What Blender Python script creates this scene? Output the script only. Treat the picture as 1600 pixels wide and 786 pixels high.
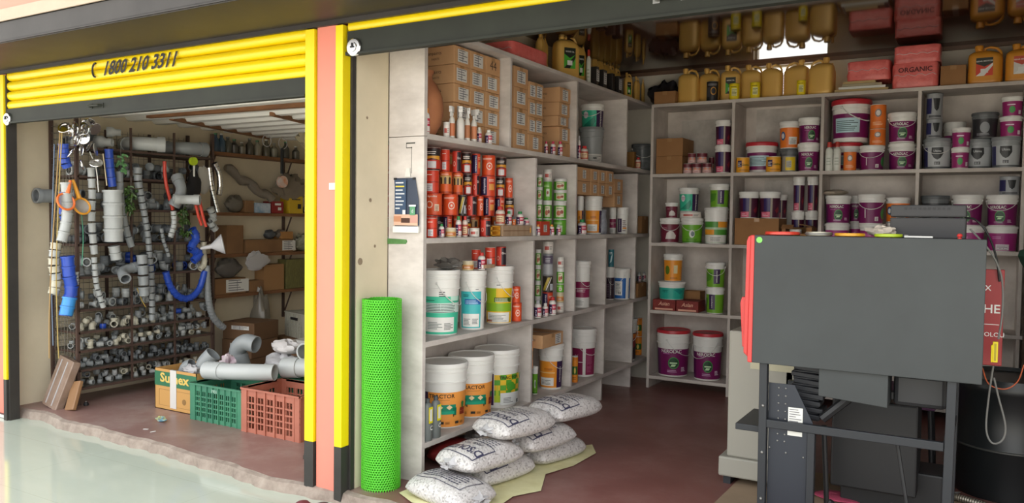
import bpy, math, random
import numpy as np
from math import sin, cos, pi, radians, atan2, sqrt, hypot
random.seed(7)
for o in list(bpy.data.objects): bpy.data.objects.remove(o)
SC = bpy.context.scene
COL = SC.collection
# ------------------------------------------------------------------ camera
CAM = np.array([0.0, 0.0, 1.45]); FPX = 1257.17
def _rot(y, x, z):
    f = np.array([sin(y)*cos(x), cos(y)*cos(x), sin(x)]); r = np.array([cos(y), -sin(y), 0.]); u = np.cross(r, f)
    return np.array([cos(z)*r+sin(z)*u, -(-sin(z)*r+cos(z)*u), f])
MR = _rot(-0.529, -0.03865514, 0.01260066)      # rows: right, down, forward
from mathutils import Matrix, Vector, Euler
cd = bpy.data.cameras.new('camera'); cam = bpy.data.objects.new('camera', cd); COL.objects.link(cam)
cd.sensor_fit = 'HORIZONTAL'; cd.sensor_width = 36; cd.lens = FPX/1600*36; cd.clip_start = .05
m4 = Matrix(((MR[0][0], -MR[1][0], -MR[2][0], CAM[0]), (MR[0][1], -MR[1][1], -MR[2][1], CAM[1]), (MR[0][2], -MR[1][2], -MR[2][2], CAM[2]), (0, 0, 0, 1)))
cam.matrix_world = m4; SC.camera = cam
# ------------------------------------------------------------------ light
SC.view_settings.view_transform = 'Standard'; SC.view_settings.look = 'None'; SC.view_settings.gamma = 1
SC.view_settings.use_curve_mapping = False
SC.view_settings.exposure = 0.85
W = bpy.data.worlds.new('sky'); SC.world = W; W.use_nodes = True
bgn = W.node_tree.nodes['Background']; bgn.inputs[1].default_value = 1.6
gt = W.node_tree.nodes.new('ShaderNodeTexCoord'); gs = W.node_tree.nodes.new('ShaderNodeSeparateXYZ'); gr = W.node_tree.nodes.new('ShaderNodeValToRGB')
W.node_tree.links.new(gt.outputs['Generated'], gs.inputs[0]); W.node_tree.links.new(gs.outputs[2], gr.inputs[0]); W.node_tree.links.new(gr.outputs[0], bgn.inputs[0])
gr.color_ramp.elements[0].position = 0.0; gr.color_ramp.elements[0].color = (1, .985, .95, 1)
gr.color_ramp.elements[1].position = .8; gr.color_ramp.elements[1].color = (.88, .92, .95, 1)
sd = bpy.data.lights.new('sun', 'SUN'); sd.energy = 9.0; sd.angle = radians(3); sd.color = (1, .95, .88)
so = bpy.data.objects.new('sun', sd); so.rotation_euler = (radians(-38), 0, radians(10)); COL.objects.link(so)

def ray(px, py): return MR.T @ np.array([(px-800)/FPX, (py-393)/FPX, 1.])
def pl(px, py, ax, v):            # the point a sight line meets on a world plane (used to read sizes off the shelves)
    d = ray(px, py); return CAM + d*((v-CAM[ax])/d[ax])
def depth(P): return float(MR[2] @ (np.array(P)-CAM))

# ------------------------------------------------------------------ materials
MATS = {}
def mat(name, col, rough=.55, metal=0, var=0, scale=6, bump=0, alpha=1, trans=0, emit=0, aniso=None, col2=None, spec=None, det=4):
    if name in MATS: return MATS[name]
    m = bpy.data.materials.new(name); m.use_nodes = True; nt = m.node_tree; b = nt.nodes['Principled BSDF']
    b.inputs['Base Color'].default_value = (*col, 1); b.inputs['Roughness'].default_value = rough; b.inputs['Metallic'].default_value = metal
    if alpha < 1: b.inputs['Alpha'].default_value = alpha
    if trans: b.inputs['Transmission Weight'].default_value = trans
    if spec is not None: b.inputs['Specular IOR Level'].default_value = spec
    if emit: b.inputs['Emission Color'].default_value = (*col, 1); b.inputs['Emission Strength'].default_value = emit
    if var or bump or col2:
        tc = nt.nodes.new('ShaderNodeTexCoord'); mp = nt.nodes.new('ShaderNodeMapping'); n = nt.nodes.new('ShaderNodeTexNoise')
        nt.links.new(tc.outputs['Object'], mp.inputs[0]); nt.links.new(mp.outputs[0], n.inputs[0])
        if aniso: mp.inputs['Scale'].default_value = aniso
        n.inputs['Scale'].default_value = scale; n.inputs['Detail'].default_value = det; n.inputs['Roughness'].default_value = .62
        c2 = col2 or tuple(c*(1-var) for c in col)
        r = nt.nodes.new('ShaderNodeValToRGB'); r.color_ramp.elements[0].position = .32; r.color_ramp.elements[1].position = .68
        r.color_ramp.elements[0].color = (*c2, 1); r.color_ramp.elements[1].color = (*col, 1)
        nt.links.new(n.outputs[0], r.inputs[0]); nt.links.new(r.outputs[0], b.inputs['Base Color'])
        if bump:
            bp = nt.nodes.new('ShaderNodeBump'); bp.inputs['Strength'].default_value = bump; bp.inputs['Distance'].default_value = .01
            nt.links.new(n.outputs[0], bp.inputs['Height']); nt.links.new(bp.outputs[0], b.inputs['Normal'])
    MATS[name] = m; return m
def srgb(h):
    h = h.lstrip('#'); c = [int(h[i:i+2], 16)/255 for i in (0, 2, 4)]
    return tuple(((x+.055)/1.055)**2.4 if x > .04045 else x/12.92 for x in c)
def pm(h, rough=.4, **k): return mat('paint_'+h+('_%d' % (rough*100)), srgb(h), rough, **k)
WHITE = pm('e6e6e2', .38); OFFW = pm('d6d6d0', .45)
M_wash = mat('whitewashed_board', srgb('ddd6d0'), .85, scale=2.2, col2=srgb('b2aaa4'), bump=.25, aniso=(1, 1, 2.2), det=9)
M_washd = mat('whitewashed_board_grey', srgb('dad2ca'), .85, scale=2.6, col2=srgb('b0a79f'), bump=.25, det=9)
M_wall = mat('cream_plaster', srgb('ddd0b6'), .9, scale=1.3, col2=srgb('c9bda4'), bump=.1, det=8)
M_wallw = mat('pale_plaster', srgb('cfcabe'), .9, scale=1.5, col2=srgb('b4aea2'), bump=.1, det=8)
M_pink = mat('pink_paint', srgb('dc8272'), .7, scale=2, col2=srgb('e28874'), det=6)
M_yel = mat('yellow_paint', srgb('f2d80a'), .38, var=.06, scale=5)
M_yels = mat('yellow_shutter', srgb('f0d20a'), .3, var=.05, scale=2)
M_rail = mat('olive_grey_paint', srgb('2f332c'), .6, scale=3, col2=srgb('272925'), spec=.3)
M_hood = mat('dark_grey_hood', srgb('3b3836'), .5, scale=4, col2=srgb('322f2d'), spec=.3)
M_blk = mat('black_paint', srgb('35322f'), .6, var=.3, scale=8)
M_dark = mat('charcoal_steel', srgb('292c31'), .5, var=.12, scale=3, metal=.15)
M_darker = mat('near_black', srgb('1d1e21'), .5)
M_carton = mat('carton_board', srgb('d2a67a'), .85, scale=3, col2=srgb('c29468'))
M_carton2 = mat('carton_board_dark', srgb('a0754a'), .85, scale=3, col2=srgb('8f663f'))
M_paper = mat('label_paper', srgb('d9d8d4'), .7)
M_ink = mat('black_ink', srgb('26242a'), .6)
M_inks = mat('grey_ink', srgb('77767a'), .7)
M_gold = mat('gold_plastic', srgb('dcb05c'), .34, metal=.1)
M_gold2 = mat('amber_plastic', srgb('da9434'), .36, metal=.05)
M_chrome = mat('chrome', (.75, .75, .76), .18, metal=1)
M_steel = mat('dull_steel', srgb('8d8d8a'), .4, metal=.6)
M_pvc = mat('grey_pvc', srgb('8f9497'), .4, var=.08, scale=5)
M_pvcl = mat('pale_grey_pvc', srgb('b4b8b8'), .38, var=.08, scale=5)
M_pvcd = mat('dark_grey_pvc', srgb('666b6f'), .42)
M_cpvc = mat('cream_cpvc', srgb('c6c2b0'), .4)
M_blue = mat('blue_plastic', srgb('2c50b8'), .35); M_bluel = mat('light_blue_plastic', srgb('3c8fd6'), .35)
M_wood = mat('brown_wood', srgb('8a5f3d'), .7, scale=4, col2=srgb('6d482c'), aniso=(1, 1, 6))
M_rust = mat('rusty_angle_iron', srgb('5a463e'), .7, var=.3, scale=9, metal=.2)
M_wire = mat('galvanised_wire', srgb('6f6a62'), .5, metal=.5)
M_rope = mat('tan_rope', srgb('a88a5c'), .9)
def poly_mat(name, col, alpha, rough=.2):    # thin clear plastic
    m = mat(name, col, rough, alpha=alpha, bump=.6, scale=25); return m
M_clear = poly_mat('clear_polythene', srgb('c9c6be'), .5, .22)
M_bagw = poly_mat('cloudy_polythene', srgb('c4c2c4'), .8, .28)

# ------------------------------------------------------------------ mesh builder
class MB:
    def __init__(s): s.v = []; s.f = []; s.m = []; s.sm = []
    def add(s, V, F, mi=0, smooth=False):
        o = len(s.v); s.v += [tuple(map(float, p)) for p in V]; s.f += [[i+o for i in f] for f in F]; s.m += [mi]*len(F); s.sm += [smooth]*len(F); return s
    def box(s, c, d, mi=0, rz=0, R=None):
        h = [x/2 for x in d]; V = []
        for x in (-1, 1):
            for y in (-1, 1):
                for z in (-1, 1): V.append(Vector((x*h[0], y*h[1], z*h[2])))
        if R is None: R = Matrix.Rotation(rz, 3, 'Z')
        V = [R @ v + Vector(c) for v in V]
        return s.add(V, [(0, 1, 3, 2), (4, 6, 7, 5), (0, 4, 5, 1), (2, 3, 7, 6), (0, 2, 6, 4), (1, 5, 7, 3)], mi)
    def bb(s, x0, x1, y0, y1, z0, z1, mi=0): return s.box(((x0+x1)/2, (y0+y1)/2, (z0+z1)/2), (x1-x0, y1-y0, z1-z0), mi)
    def lathe(s, prof, n=24, mi=0, c=(0, 0, 0), R=None, smooth=True, closed=False, ell=(1, 1)):
        V = []; F = []; R = R or Matrix.Identity(3)
        for r, z in prof:
            for k in range(n):
                a = 2*pi*k/n; V.append(R @ Vector((r*cos(a)*ell[0], r*sin(a)*ell[1], z)) + Vector(c))
        for i in range(len(prof)-1):
            for k in range(n): F.append((i*n+k, i*n+(k+1) % n, (i+1)*n+(k+1) % n, (i+1)*n+k))
        if not closed:
            if prof[0][0] > 1e-6: F.append(tuple(range(n-1, -1, -1)))
            if prof[-1][0] > 1e-6: F.append(tuple((len(prof)-1)*n+k for k in range(n)))
        return s.add(V, F, mi, smooth)
    def tube(s, pts, r, n=8, mi=0, cap=True, closed=False, rs=None):
        pts = [Vector(p) for p in pts]; L = len(pts); V = []; F = []
        up = Vector((0, 0, 1)); prev = None
        for i, p in enumerate(pts):
            if closed: t = pts[(i+1) % L]-pts[i-1]
            else: t = pts[min(i+1, L-1)]-pts[max(i-1, 0)]
            t = t.normalized() if t.length > 1e-9 else Vector((0, 0, 1))
            if prev is None:
                a = up if abs(t.dot(up)) < .9 else Vector((1, 0, 0)); a = (a-t*a.dot(t)).normalized()
            else:
                a = prev-t*prev.dot(t); a = a.normalized() if a.length > 1e-6 else t.orthogonal().normalized()
            prev = a; b = t.cross(a); rr = rs[i] if rs else r
            for k in range(n): V.append(p+(a*cos(2*pi*k/n)+b*sin(2*pi*k/n))*rr)
        for i in range(L if closed else L-1):
            j = (i+1) % L
            for k in range(n): F.append((i*n+k, i*n+(k+1) % n, j*n+(k+1) % n, j*n+k))
        if cap and not closed: F += [tuple(range(n-1, -1, -1)), tuple((L-1)*n+k for k in range(n))]
        return s.add(V, F, mi, True)
    def pipe(s, pts, r, ri, n=16, mi=0):           # hollow pipe with wall thickness
        s.tube(pts, r, n, mi, cap=False); o = len(s.v)-len(pts)*n; s.tube(pts, ri, n, mi, cap=False); i0 = len(s.v)-len(pts)*n
        e = (len(pts)-1)*n; F = []
        for k in range(n):
            q = (k+1) % n; F.append((o+k, i0+k, i0+q, o+q)); F.append((o+e+k, o+e+q, i0+e+q, i0+e+k))
        s.f += F; s.m += [mi]*len(F); s.sm += [False]*len(F)
        return s
    def sphere(s, c, r, n=12, mi=0, sc=(1, 1, 1)):
        pr = [(max(r*sin(pi*i/n), 1e-7), -r*cos(pi*i/n)) for i in range(n+1)]
        R = Matrix.Diagonal(sc); return s.lathe(pr, n*2 if n < 9 else n+6, mi, c, R)
    def text(s, st, place, size, mi=0, shear=0, off=0, align='CENTER', sx=1):
        V, F = text_mesh(st, shear, off, align); return s.add([place(x*size*sx, y*size) for x, y in V], F, mi)
    def mesh(s, name, mats):
        me = bpy.data.meshes.new(name); me.from_pydata(s.v, [], s.f)
        for m in (mats if isinstance(mats, (list, tuple)) else [mats]): me.materials.append(m)
        me.polygons.foreach_set('material_index', s.m); me.polygons.foreach_set('use_smooth', s.sm); me.update()
        return me
    def build(s, name, mats, parent=None, loc=(0, 0, 0), bevel=0, rot=None, sub=0, auto=True):
        me = s.mesh(name, mats)
        if any(s.sm) and auto:
            try: me.set_sharp_from_angle(angle=radians(38))
            except Exception: pass
        o = bpy.data.objects.new(name, me); COL.objects.link(o); o.location = loc
        if rot: o.rotation_euler = rot
        if parent: o.parent = parent
        if bevel:
            b = o.modifiers.new('bevel', 'BEVEL'); b.width = bevel; b.segments = 2; b.limit_method = 'ANGLE'
        return o
_T = {}
def text_mesh(st, shear=0, off=0, align='CENTER'):
    k = (st, shear, off, align)
    if k not in _T:
        c = bpy.data.curves.new('t', 'FONT'); c.body = st; c.size = 1; c.align_x = align; c.align_y = 'CENTER'; c.shear = shear; c.offset = off; c.resolution_u = 2
        o = bpy.data.objects.new('t', c); me = bpy.data.meshes.new_from_object(o)
        _T[k] = ([(v.co.x, v.co.y) for v in me.vertices], [tuple(p.vertices) for p in me.polygons])
        bpy.data.objects.remove(o); bpy.data.curves.remove(c); bpy.data.meshes.remove(me)
    return _T[k]
def tag(o, label, cat, group=None, kind=None):
    o['label'] = label; o['category'] = cat
    if group: o['group'] = group
    if kind: o['kind'] = kind
    return o
def thing(name, label, cat, loc=(0, 0, 0), rz=0, group=None):
    o = bpy.data.objects.new(name, None); o.empty_display_size = .05; COL.objects.link(o); o.location = tuple(map(float, loc)); o.rotation_euler = (0, 0, rz)
    return tag(o, label, cat, group)
def struct(name, mb, m, bevel=0):
    o = mb.build(name, m, bevel=bevel); o['kind'] = 'structure'; return o
def dup(o, parent=None):
    c = o.copy(); COL.objects.link(c)
    if parent: c.parent = parent
    for ch in list(o.children): dup(ch, c)
    return c
ORD = ['', 'first', 'second', 'third', 'fourth', 'fifth', 'sixth', 'seventh', 'eighth', 'ninth', 'tenth', 'eleventh', 'twelfth', 'thirteenth', 'fourteenth', 'fifteenth', 'sixteenth']
# ------------------------------------------------------------------ setting
FY = 3.22; GZ = -.06; HZ = 2.486
b = MB()
nx, ny = 60, 1
V = []; F = []
# shop floor slab with a rough broken front edge
xs_ = np.linspace(-9.4, 2.6, 181)
rag = np.convolve(np.random.RandomState(3).randn(220), np.ones(6)/6, 'same')[:181]*.035
def edge_y(x, i): return 3.20+.12*max(0, min(1, (-x-3.4)/2.6))+rag[i]-.02
for i, x in enumerate(xs_):
    ye = edge_y(x, i); V += [(x, 7.3, 0), (x, ye+.03, 0), (x, ye+.006*sin(i*1.7), -.008), (x, ye-.022+.008*sin(i*2.3), GZ-.01)]
for i in range(len(xs_)-1):
    for k in range(3): F.append((4*i+k, 4*i+k+1, 4*i+5+k, 4*i+4+k))
b = MB(); b.add(V, F, 0)
for k in range(len(b.f)): b.m[k] = 0 if k % 3 == 0 else 1
M_floor = mat('red_oxide_floor', srgb('8a5c56'), .38, scale=1.1, col2=srgb('70443f'), bump=.06, det=12)
nt = M_floor.node_tree; bs = nt.nodes['Principled BSDF']                      # dusty worn blotches over the red cement
n2 = nt.nodes.new('ShaderNodeTexNoise'); n2.inputs['Scale'].default_value = 2.2; n2.inputs['Detail'].default_value = 14; n2.inputs['Roughness'].default_value = .72
mr = nt.nodes.new('ShaderNodeMapRange'); mr.inputs[1].default_value = .47; mr.inputs[2].default_value = .68; mr.inputs[4].default_value = .6
tc = [n for n in nt.nodes if n.type == 'TEX_COORD'][0]; nt.links.new(tc.outputs['Object'], n2.inputs[0]); nt.links.new(n2.outputs[0], mr.inputs[0])
sx = nt.nodes.new('ShaderNodeSeparateXYZ'); nt.links.new(tc.outputs['Object'], sx.inputs[0])
m2 = nt.nodes.new('ShaderNodeMapRange'); m2.inputs[1].default_value = -2.0; m2.inputs[2].default_value = -3.6; nt.links.new(sx.outputs[0], m2.inputs[0]); m2.inputs[3].default_value = .35
mu = nt.nodes.new('ShaderNodeMath'); mu.operation = 'MULTIPLY'; nt.links.new(mr.outputs[0], mu.inputs[0]); nt.links.new(m2.outputs[0], mu.inputs[1])
ad = nt.nodes.new('ShaderNodeMath'); ad.operation = 'ADD'; ad.use_clamp = True
m3 = nt.nodes.new('ShaderNodeMapRange'); m3.inputs[1].default_value = -2.3; m3.inputs[2].default_value = -3.2; m3.inputs[4].default_value = .38; nt.links.new(sx.outputs[0], m3.inputs[0])
nt.links.new(mu.outputs[0], ad.inputs[0]); nt.links.new(m3.outputs[0], ad.inputs[1])
mx = nt.nodes.new('ShaderNodeMix'); mx.data_type = 'RGBA'; cr = [n for n in nt.nodes if n.type == 'VALTORGB'][0]
nt.links.new(ad.outputs[0], mx.inputs[0]); nt.links.new(cr.outputs[0], mx.inputs[6]); mx.inputs[7].default_value = (*srgb('a28f88'), 1)
nt.links.new(mx.outputs[2], bs.inputs['Base Color'])
M_edge = mat('broken_cement', srgb('a89a8e'), .9, scale=12, col2=srgb('85766c'), bump=.8, det=10)
struct('floor', b, [M_floor, M_edge])
# porch tiles, pale green-white polished marble look
M_tile = mat('polished_porch_tile', srgb('bfc6b8'), .07, scale=1.5, col2=srgb('b8c0b2'), det=12, aniso=(1, 3, 1), spec=.7)
nt = M_tile.node_tree; bs = nt.nodes['Principled BSDF']
br = nt.nodes.new('ShaderNodeTexBrick'); tc = [n for n in nt.nodes if n.type == 'TEX_COORD'][0]; nt.links.new(tc.outputs['Object'], br.inputs[0])
br.offset = 0; br.inputs['Scale'].default_value = 1; br.inputs['Brick Width'].default_value = 1.2; br.inputs['Row Height'].default_value = .6; br.inputs['Mortar Size'].default_value = .002
br.inputs['Color1'].default_value = (1, 1, 1, 1); br.inputs['Color2'].default_value = (1, 1, 1, 1); br.inputs['Mortar'].default_value = (.86, .86, .83, 1)
cr = [n for n in nt.nodes if n.type == 'VALTORGB'][0]
mx = nt.nodes.new('ShaderNodeMix'); mx.data_type = 'RGBA'; mx.blend_type = 'MULTIPLY'; mx.inputs[0].default_value = 1
nt.links.new(cr.outputs[0], mx.inputs[6]); nt.links.new(br.outputs[0], mx.inputs[7]); nt.links.new(mx.outputs[2], bs.inputs['Base Color'])
struct('floor_porch', MB().bb(-9.4, 3.0, 1.0, 3.6, -.16, GZ), M_tile)
struct('floor_street', MB().bb(-30, 30, -40, 8, -.5, -.3), mat('street_concrete', srgb('b8b2a6'), .9, var=.12, scale=1))
# pillar, walls
P0, P1 = -3.15, -2.87
struct('wall_middle', MB().bb(P0+.04, -2.985, FY+.04, 7.3, 0, 2.9).bb(P0-.0, P1, FY+.05, 3.53, GZ, HZ), [M_wall])
pm_ = MB().bb(-3.075, -2.935, FY-.03, FY+.05, GZ+.0, HZ)
o = struct('trim_middle_pillar', pm_, M_pink)
struct('wall_left', MB().bb(-6.45, -6.27, FY+.05, 7.3, GZ, 2.9), M_wall)
WX0, WX1, WZ0, WZ1 = -1.745, -1.135, 2.52, 2.80      # ventilator opening high in the back wall, behind the jerrycans
struct('wall_back', MB().bb(-6.45, WX0, 7.05, 7.25, 0, 2.9).bb(WX1, 2.4, 7.05, 7.25, 0, 2.9).bb(WX0, WX1, 7.05, 7.25, 0, WZ0).bb(WX0, WX1, 7.05, 7.25, WZ1, 2.9), M_wallw)
wf = MB().bb(WX0, WX0+.02, 7.10, 7.14, WZ0, WZ1).bb(WX1-.02, WX1, 7.10, 7.14, WZ0, WZ1).bb(WX0, WX1, 7.10, 7.14, WZ0, WZ0+.02).bb(WX0, WX1, 7.10, 7.14, WZ1-.02, WZ1)
struct('window_1', wf, M_wallw)
struct('wall_right', MB().bb(1.25, 1.4, FY+.05, 7.3, 0, 2.9), M_wallw)
struct('wall_facade_left', MB().bb(-9.4, -6.16, FY, FY+.045, GZ, HZ), M_pink)
struct('wall_facade_right', MB().bb(1.1, 3.0, FY, FY+.15, GZ, HZ), M_pink)
struct('wall_upper', MB().bb(-9.4, 3.0, 2.66, 7.3, 2.905, 4.2).bb(-9.4, 3.0, 2.665, 2.75, 2.67, 2.905), M_pink)
struct('trim_slab_edge', MB().bb(-9.4, 3.0, 2.64, 2.75, 2.60, 2.67), mat('beige_slab_edge', srgb('b5a390'), .8, var=.1))
# shutter hood (a folded steel box over both openings)
hd = MB().bb(-9.4, 3.0, 2.65, 2.67, HZ, 2.60).bb(-9.4, 3.0, 2.65, FY+.02, HZ-.006, HZ+.006).bb(-9.4, 3.0, 2.65, 3.4, 2.595, 2.60)
hd.bb(-9.4, 3.0, FY-.05, FY-.03, HZ-.03, HZ)
o = hd.build('shutter_hood', M_hood); tag(o, 'long dark grey steel shutter hood boxed out above both shop openings', 'shutter hood')
MB().bb(-9.4, 3.0, 2.658, 2.664, HZ-.012, HZ-.006).build('folded_seam', M_blk, o)
# ceilings
M_gloss = mat('glossy_brown_ceiling', srgb('4a2e22'), .06, scale=1.4, col2=srgb('2f1d17'), det=6, spec=.9)
struct('ceiling', MB().bb(P1-.11, 1.3, FY+.22, 7.1, 2.82, 2.86), M_gloss)
struct('wall_lintel', MB().bb(-6.5, 1.4, FY+.08, FY+.22, HZ+.0, 2.9), M_wallw)
struct('trim_ceiling_edge', MB().bb(-3.0, 1.3, 7.03, 7.05, 2.79, 2.82), mat('brown_cornice', srgb('6b5344'), .5))
# corrugated sheet under the left room's roof, ridges along X, purlins along Y
V = []; F = []; ys = []; y = 3.45
prof = [(0, 0), (.06, .06), (.14, .06), (.20, 0), (.25, 0)]
k = 0
while y < 6.9:
    for dy, dz in prof[:-1]: ys.append((y+dy, 2.31-dz))
    y += .25
for yy, zz in ys: V += [(-6.27, yy, zz), (P0+.04, yy, zz+.0)]
for i in range(len(ys)-1): F.append((2*i, 2*i+1, 2*i+3, 2*i+2))
F2 = F
ob = MB().add(V, F, 0)
V3 = [(x, y, z+.004) for x, y, z in V]; ob.add(V3, [f[::-1] for f in F], 0)
struct('ceiling_left', ob, mat('white_corrugated_sheet', srgb('f0f0ec'), .35, var=.05, scale=2))
struct('ceiling_left_slab', MB().bb(-6.45, P0+.04, FY+.2, 7.1, 2.82, 2.9), M_wallw)
def lpt(px, py, z): return pl(px, py, 2, z)
for i, (a, c2, nm) in enumerate([((232, 182), (489, 163), 'brown wooden batten under the corrugated sheet, running level just behind the shutter'), ((268, 185), (470, 226), 'brown wooden batten under the corrugated sheet, slanting towards the hanging bottles'), ((425, 178), (520, 201), 'short brown batten under the corrugated sheet near the yellow guide')]):
    A = lpt(*a, 2.255); B = lpt(*c2, 2.255); A[0] = max(A[0], -6.2)
    d = Vector(B-A); L = d.length; ang = atan2(d.y, d.x)
    o = MB().box((0, 0, 0), (L, .045, .03)).build('ceiling_batten', M_wood, loc=tuple((A+B)/2+np.array([0, 0, .0])), rot=(0, 0, ang)); tag(o, nm, 'batten', 'battens under the corrugated sheet')
# guides (yellow channels) and black feet
def guide(x0, x1, dark_left, label, s2=-.03):
    t = thing('shutter_guide', label, 'shutter guide', ((x0+x1)/2, FY, GZ), group='yellow shutter guides')
    w = x1-x0
    MB().bb(-w/2, w/2, -.045, .03, .30, HZ-GZ-.035).build('channel', M_yel, t, bevel=.003)
    MB().bb(-w/2, w/2, -.045, .03, 0, .30).build('black_foot', M_blk, t)['label'] = 'black painted foot of the guide'
    dx = -w/2-.012 if dark_left else w/2+.002
    if dark_left is not None: MB().bb(dx, dx+.014, s2, .04, .0, HZ-GZ-.04).build('dark_slot', M_blk, t)
    return t
guide(-6.155, -6.115, False, 'yellow shutter guide at the far left end of the left opening')
guide(-3.15, -3.085, None, 'yellow shutter guide on the left side of the pink middle pillar')
guide(-2.935, -2.885, False, 'yellow shutter guide on the right side of the pink middle pillar', .012)
g4 = guide(1.03, 1.1, None, 'yellow shutter guide at the right end of the right opening')
# shutters: interlocking curved slats
def shutter(x0, x1, z0, z1, n, label, rail0, rail1, handle, locks):
    t = thing('roller_shutter', label, 'shutter', ((x0+x1)/2, FY, 0))
    w = x1-x0; h = (z1-z0)/n
    for k in range(n):
        V = []; F = []
        pr = [(.006, 0), (-.010, .05), (-.022, .2), (-.027, .45), (-.024, .72), (-.012, .90), (.004, .955), (.008, 1.0)]
        for dy, f in pr: V += [(-w/2, dy, z0+h*(k+f)), (w/2, dy, z0+h*(k+f))]
        for i in range(len(pr)-1): F.append((2*i, 2*i+1, 2*i+3, 2*i+2))
        V += [(x, .012, z) for x, y, z in V[:]]; nn = 2*len(pr)
        F += [tuple(nn+q for q in f[::-1]) for f in F[:]]
        o = MB().add(V, F, 0, True).build('slat', M_yels, t)
    rh = rail1-rail0
    rl = MB().bb(-w/2, w/2, -.03, -.004, rail0, rail1).bb(-w/2, w/2, -.045, -.03, rail0, rail0+.012)
    r = rl.build('bottom_rail', M_rail, t)
    if handle is not None:
        hx = handle-(x0+x1)/2; zc = rail0+rh*.6
        hb = MB().tube([(hx-.06, -.03, zc), (hx-.055, -.055, zc), (hx+.055, -.055, zc), (hx+.06, -.03, zc)], .008, 8)
        hb.bb(hx-.075, hx-.045, -.034, -.03, zc-.015, zc+.015).bb(hx+.045, hx+.075, -.034, -.03, zc-.015, zc+.015); hb.build('handle', M_rail if x0 < -4 else M_steel, r)
    for lx in locks:
        q = lx-(x0+x1)/2; zc = rail0+rh*.30
        Ry = Matrix.Rotation(pi/2, 3, 'X'); rr = .045 if x0 < -4 else .046
        lk = MB().lathe([(rr, 0), (rr, .012), (rr*.9, .016), (rr*.55, .016), (rr*.5, .022), (.001, .022)], 20, 0, (q, -.03, zc), Ry)
        l = lk.build('lock', M_chrome, r); MB().bb(q-.012, q+.012, -.056, -.050, zc-.004, zc+.004).bb(q-.004, q+.004, -.058, -.050, zc+.004, zc+.02).build('keyhole', M_darker, l)
        MB().bb(q-.10, q-.02, -.025, -.012, zc-.028, zc-.014).build('bolt', M_darker, r)
    return t
sh = shutter(-6.098, -3.155, 2.20, HZ-.01, 4, 'left yellow roller shutter half lowered with painted phone number', 2.10, 2.205, -5.02, [-6.075])
cx_ = (-6.098-3.155)/2
# painted phone number on the slats; the strokes miss the seams as on the real shutter
tx = MB()
def onsh(dx, dz): return lambda u, v: (dx+u-cx_, -.0335, dz+v)
tx.text('1800 210 3311', onsh(-4.59, 2.392), .122, 0, shear=.42, off=.025, sx=1.0)
tx.build('phone_number', M_ink, sh); tx = MB()
gl = [(-5.03+.03*cos(a)-cx_, -.0335, 2.395+.045*sin(a)) for a in np.linspace(pi*.45, pi*1.5, 9)]
for i in range(len(gl)-1): tx.tube([gl[i], gl[i+1]], .006, 5)
tx.build('phone_symbol', M_ink, sh)
shutter(-2.867, 1.028, 2.41, HZ-.01, 1, 'right yellow roller shutter rolled up with wide dark bottom rail', 2.29, 2.415, -1.13, [-2.815])
# left pillar edge things and door stop
o = MB().bb(-9.4, -6.155, FY-.04, FY, .0, 1.5).mesh
# small marks on the pillars
mk = MB().bb(-2.985, -2.945, FY-.035, FY-.031, 1.60, 1.635).build('wall_sticker', mat('white_sticker', srgb('f0efe8'), .6)); tag(mk, 'small blank white sticker on the pink middle pillar', 'sticker')
t = thing('adhesive_tape', 'dark green tape strip stuck across cream wall and whitewashed end panel', 'tape', (-2.80, 3.5275, 1.325))
rnd = random.Random(2)
V = [(-.068, 0, -.015), (.06, 0, -.012), (.07, 0, .0), (.065, 0, .012), (-.068, 0, .016)]
MB().add(V+[(x, -.0012, z) for x, y, z in V], [(0, 1, 2, 3, 4), (9, 8, 7, 6, 5)]+[(i, 5+i, 5+(i+1) % 5, (i+1) % 5) for i in range(5)]).build('strip', mat('green_tape', srgb('5a8a50'), .5, scale=30, col2=srgb('49753f')), t)
# bullet marks in cream plaster
for i, (yy, zz, r) in enumerate([(3.35, 1.99, .008), (3.38, 1.55, .011), (3.42, 1.30, .009), (3.30, 1.22, .02)]):
    o = MB().lathe([(r*.4, -.001), (r, .0015), (r*.8, .003), (r*.3, .001)], 9, 0, (0, 0, 0), Matrix.Rotation(pi/2, 3, 'Y')).build('plaster_chip', mat('plaster_chip', srgb('8b7a66'), .9), loc=(P1, yy, zz)); tag(o, ['small chip in the cream wall high beside the yellow guide', 'chip in the cream wall left of the hanging poster', 'chip in the cream wall just under the green tape', 'largest pale chip in the cream wall beside the black slot'][i], 'wall chip')
# ------------------------------------------------------------------ shelving
XS, XB = -2.623, -2.975
YBF, YBB = 6.66, 7.03
LZ = {1: (1.917, 2.485), 2: (1.347, 1.873), 3: (.775, 1.314), 4: (.214, .745)}
DIV = {1: [4.45, 5.42, 6.39], 2: [4.80, 5.43, 6.66], 3: [4.78, 5.43, 6.0, 6.64], 4: [4.77, 5.39, 5.99, 6.6]}
ls = thing('paint_shelf_unit', 'long whitewashed board shelving down the left side of the paint shop, five shelves high', 'shelving', (XS, 3.52, 0))
def L(name, x0, x1, y0, y1, z0, z1, m=M_wash): return MB().bb(x0-XS, x1-XS, y0-3.52, y1-3.52, z0, z1).build(name, m, ls, bevel=.002)
L('end_panel', -2.865, XS, 3.53, 3.56, 0, 1.90); L('end_panel', -2.865, XS, 3.53, 3.56, 1.903, 2.485)
L('board', XB, XS, 3.56, 7.02, 2.485, 2.512)
for r in (1, 2, 3, 4): L('board', XB, XS, 3.56, 7.02, LZ[r][0]-.03, LZ[r][0])
for r in DIV:
    z0, z1 = LZ[r]
    for y in DIV[r]: L('divider', XB, XS+.0, y-.012, y+.012, z0, z1 if r == 1 else z1, M_wash)
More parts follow.
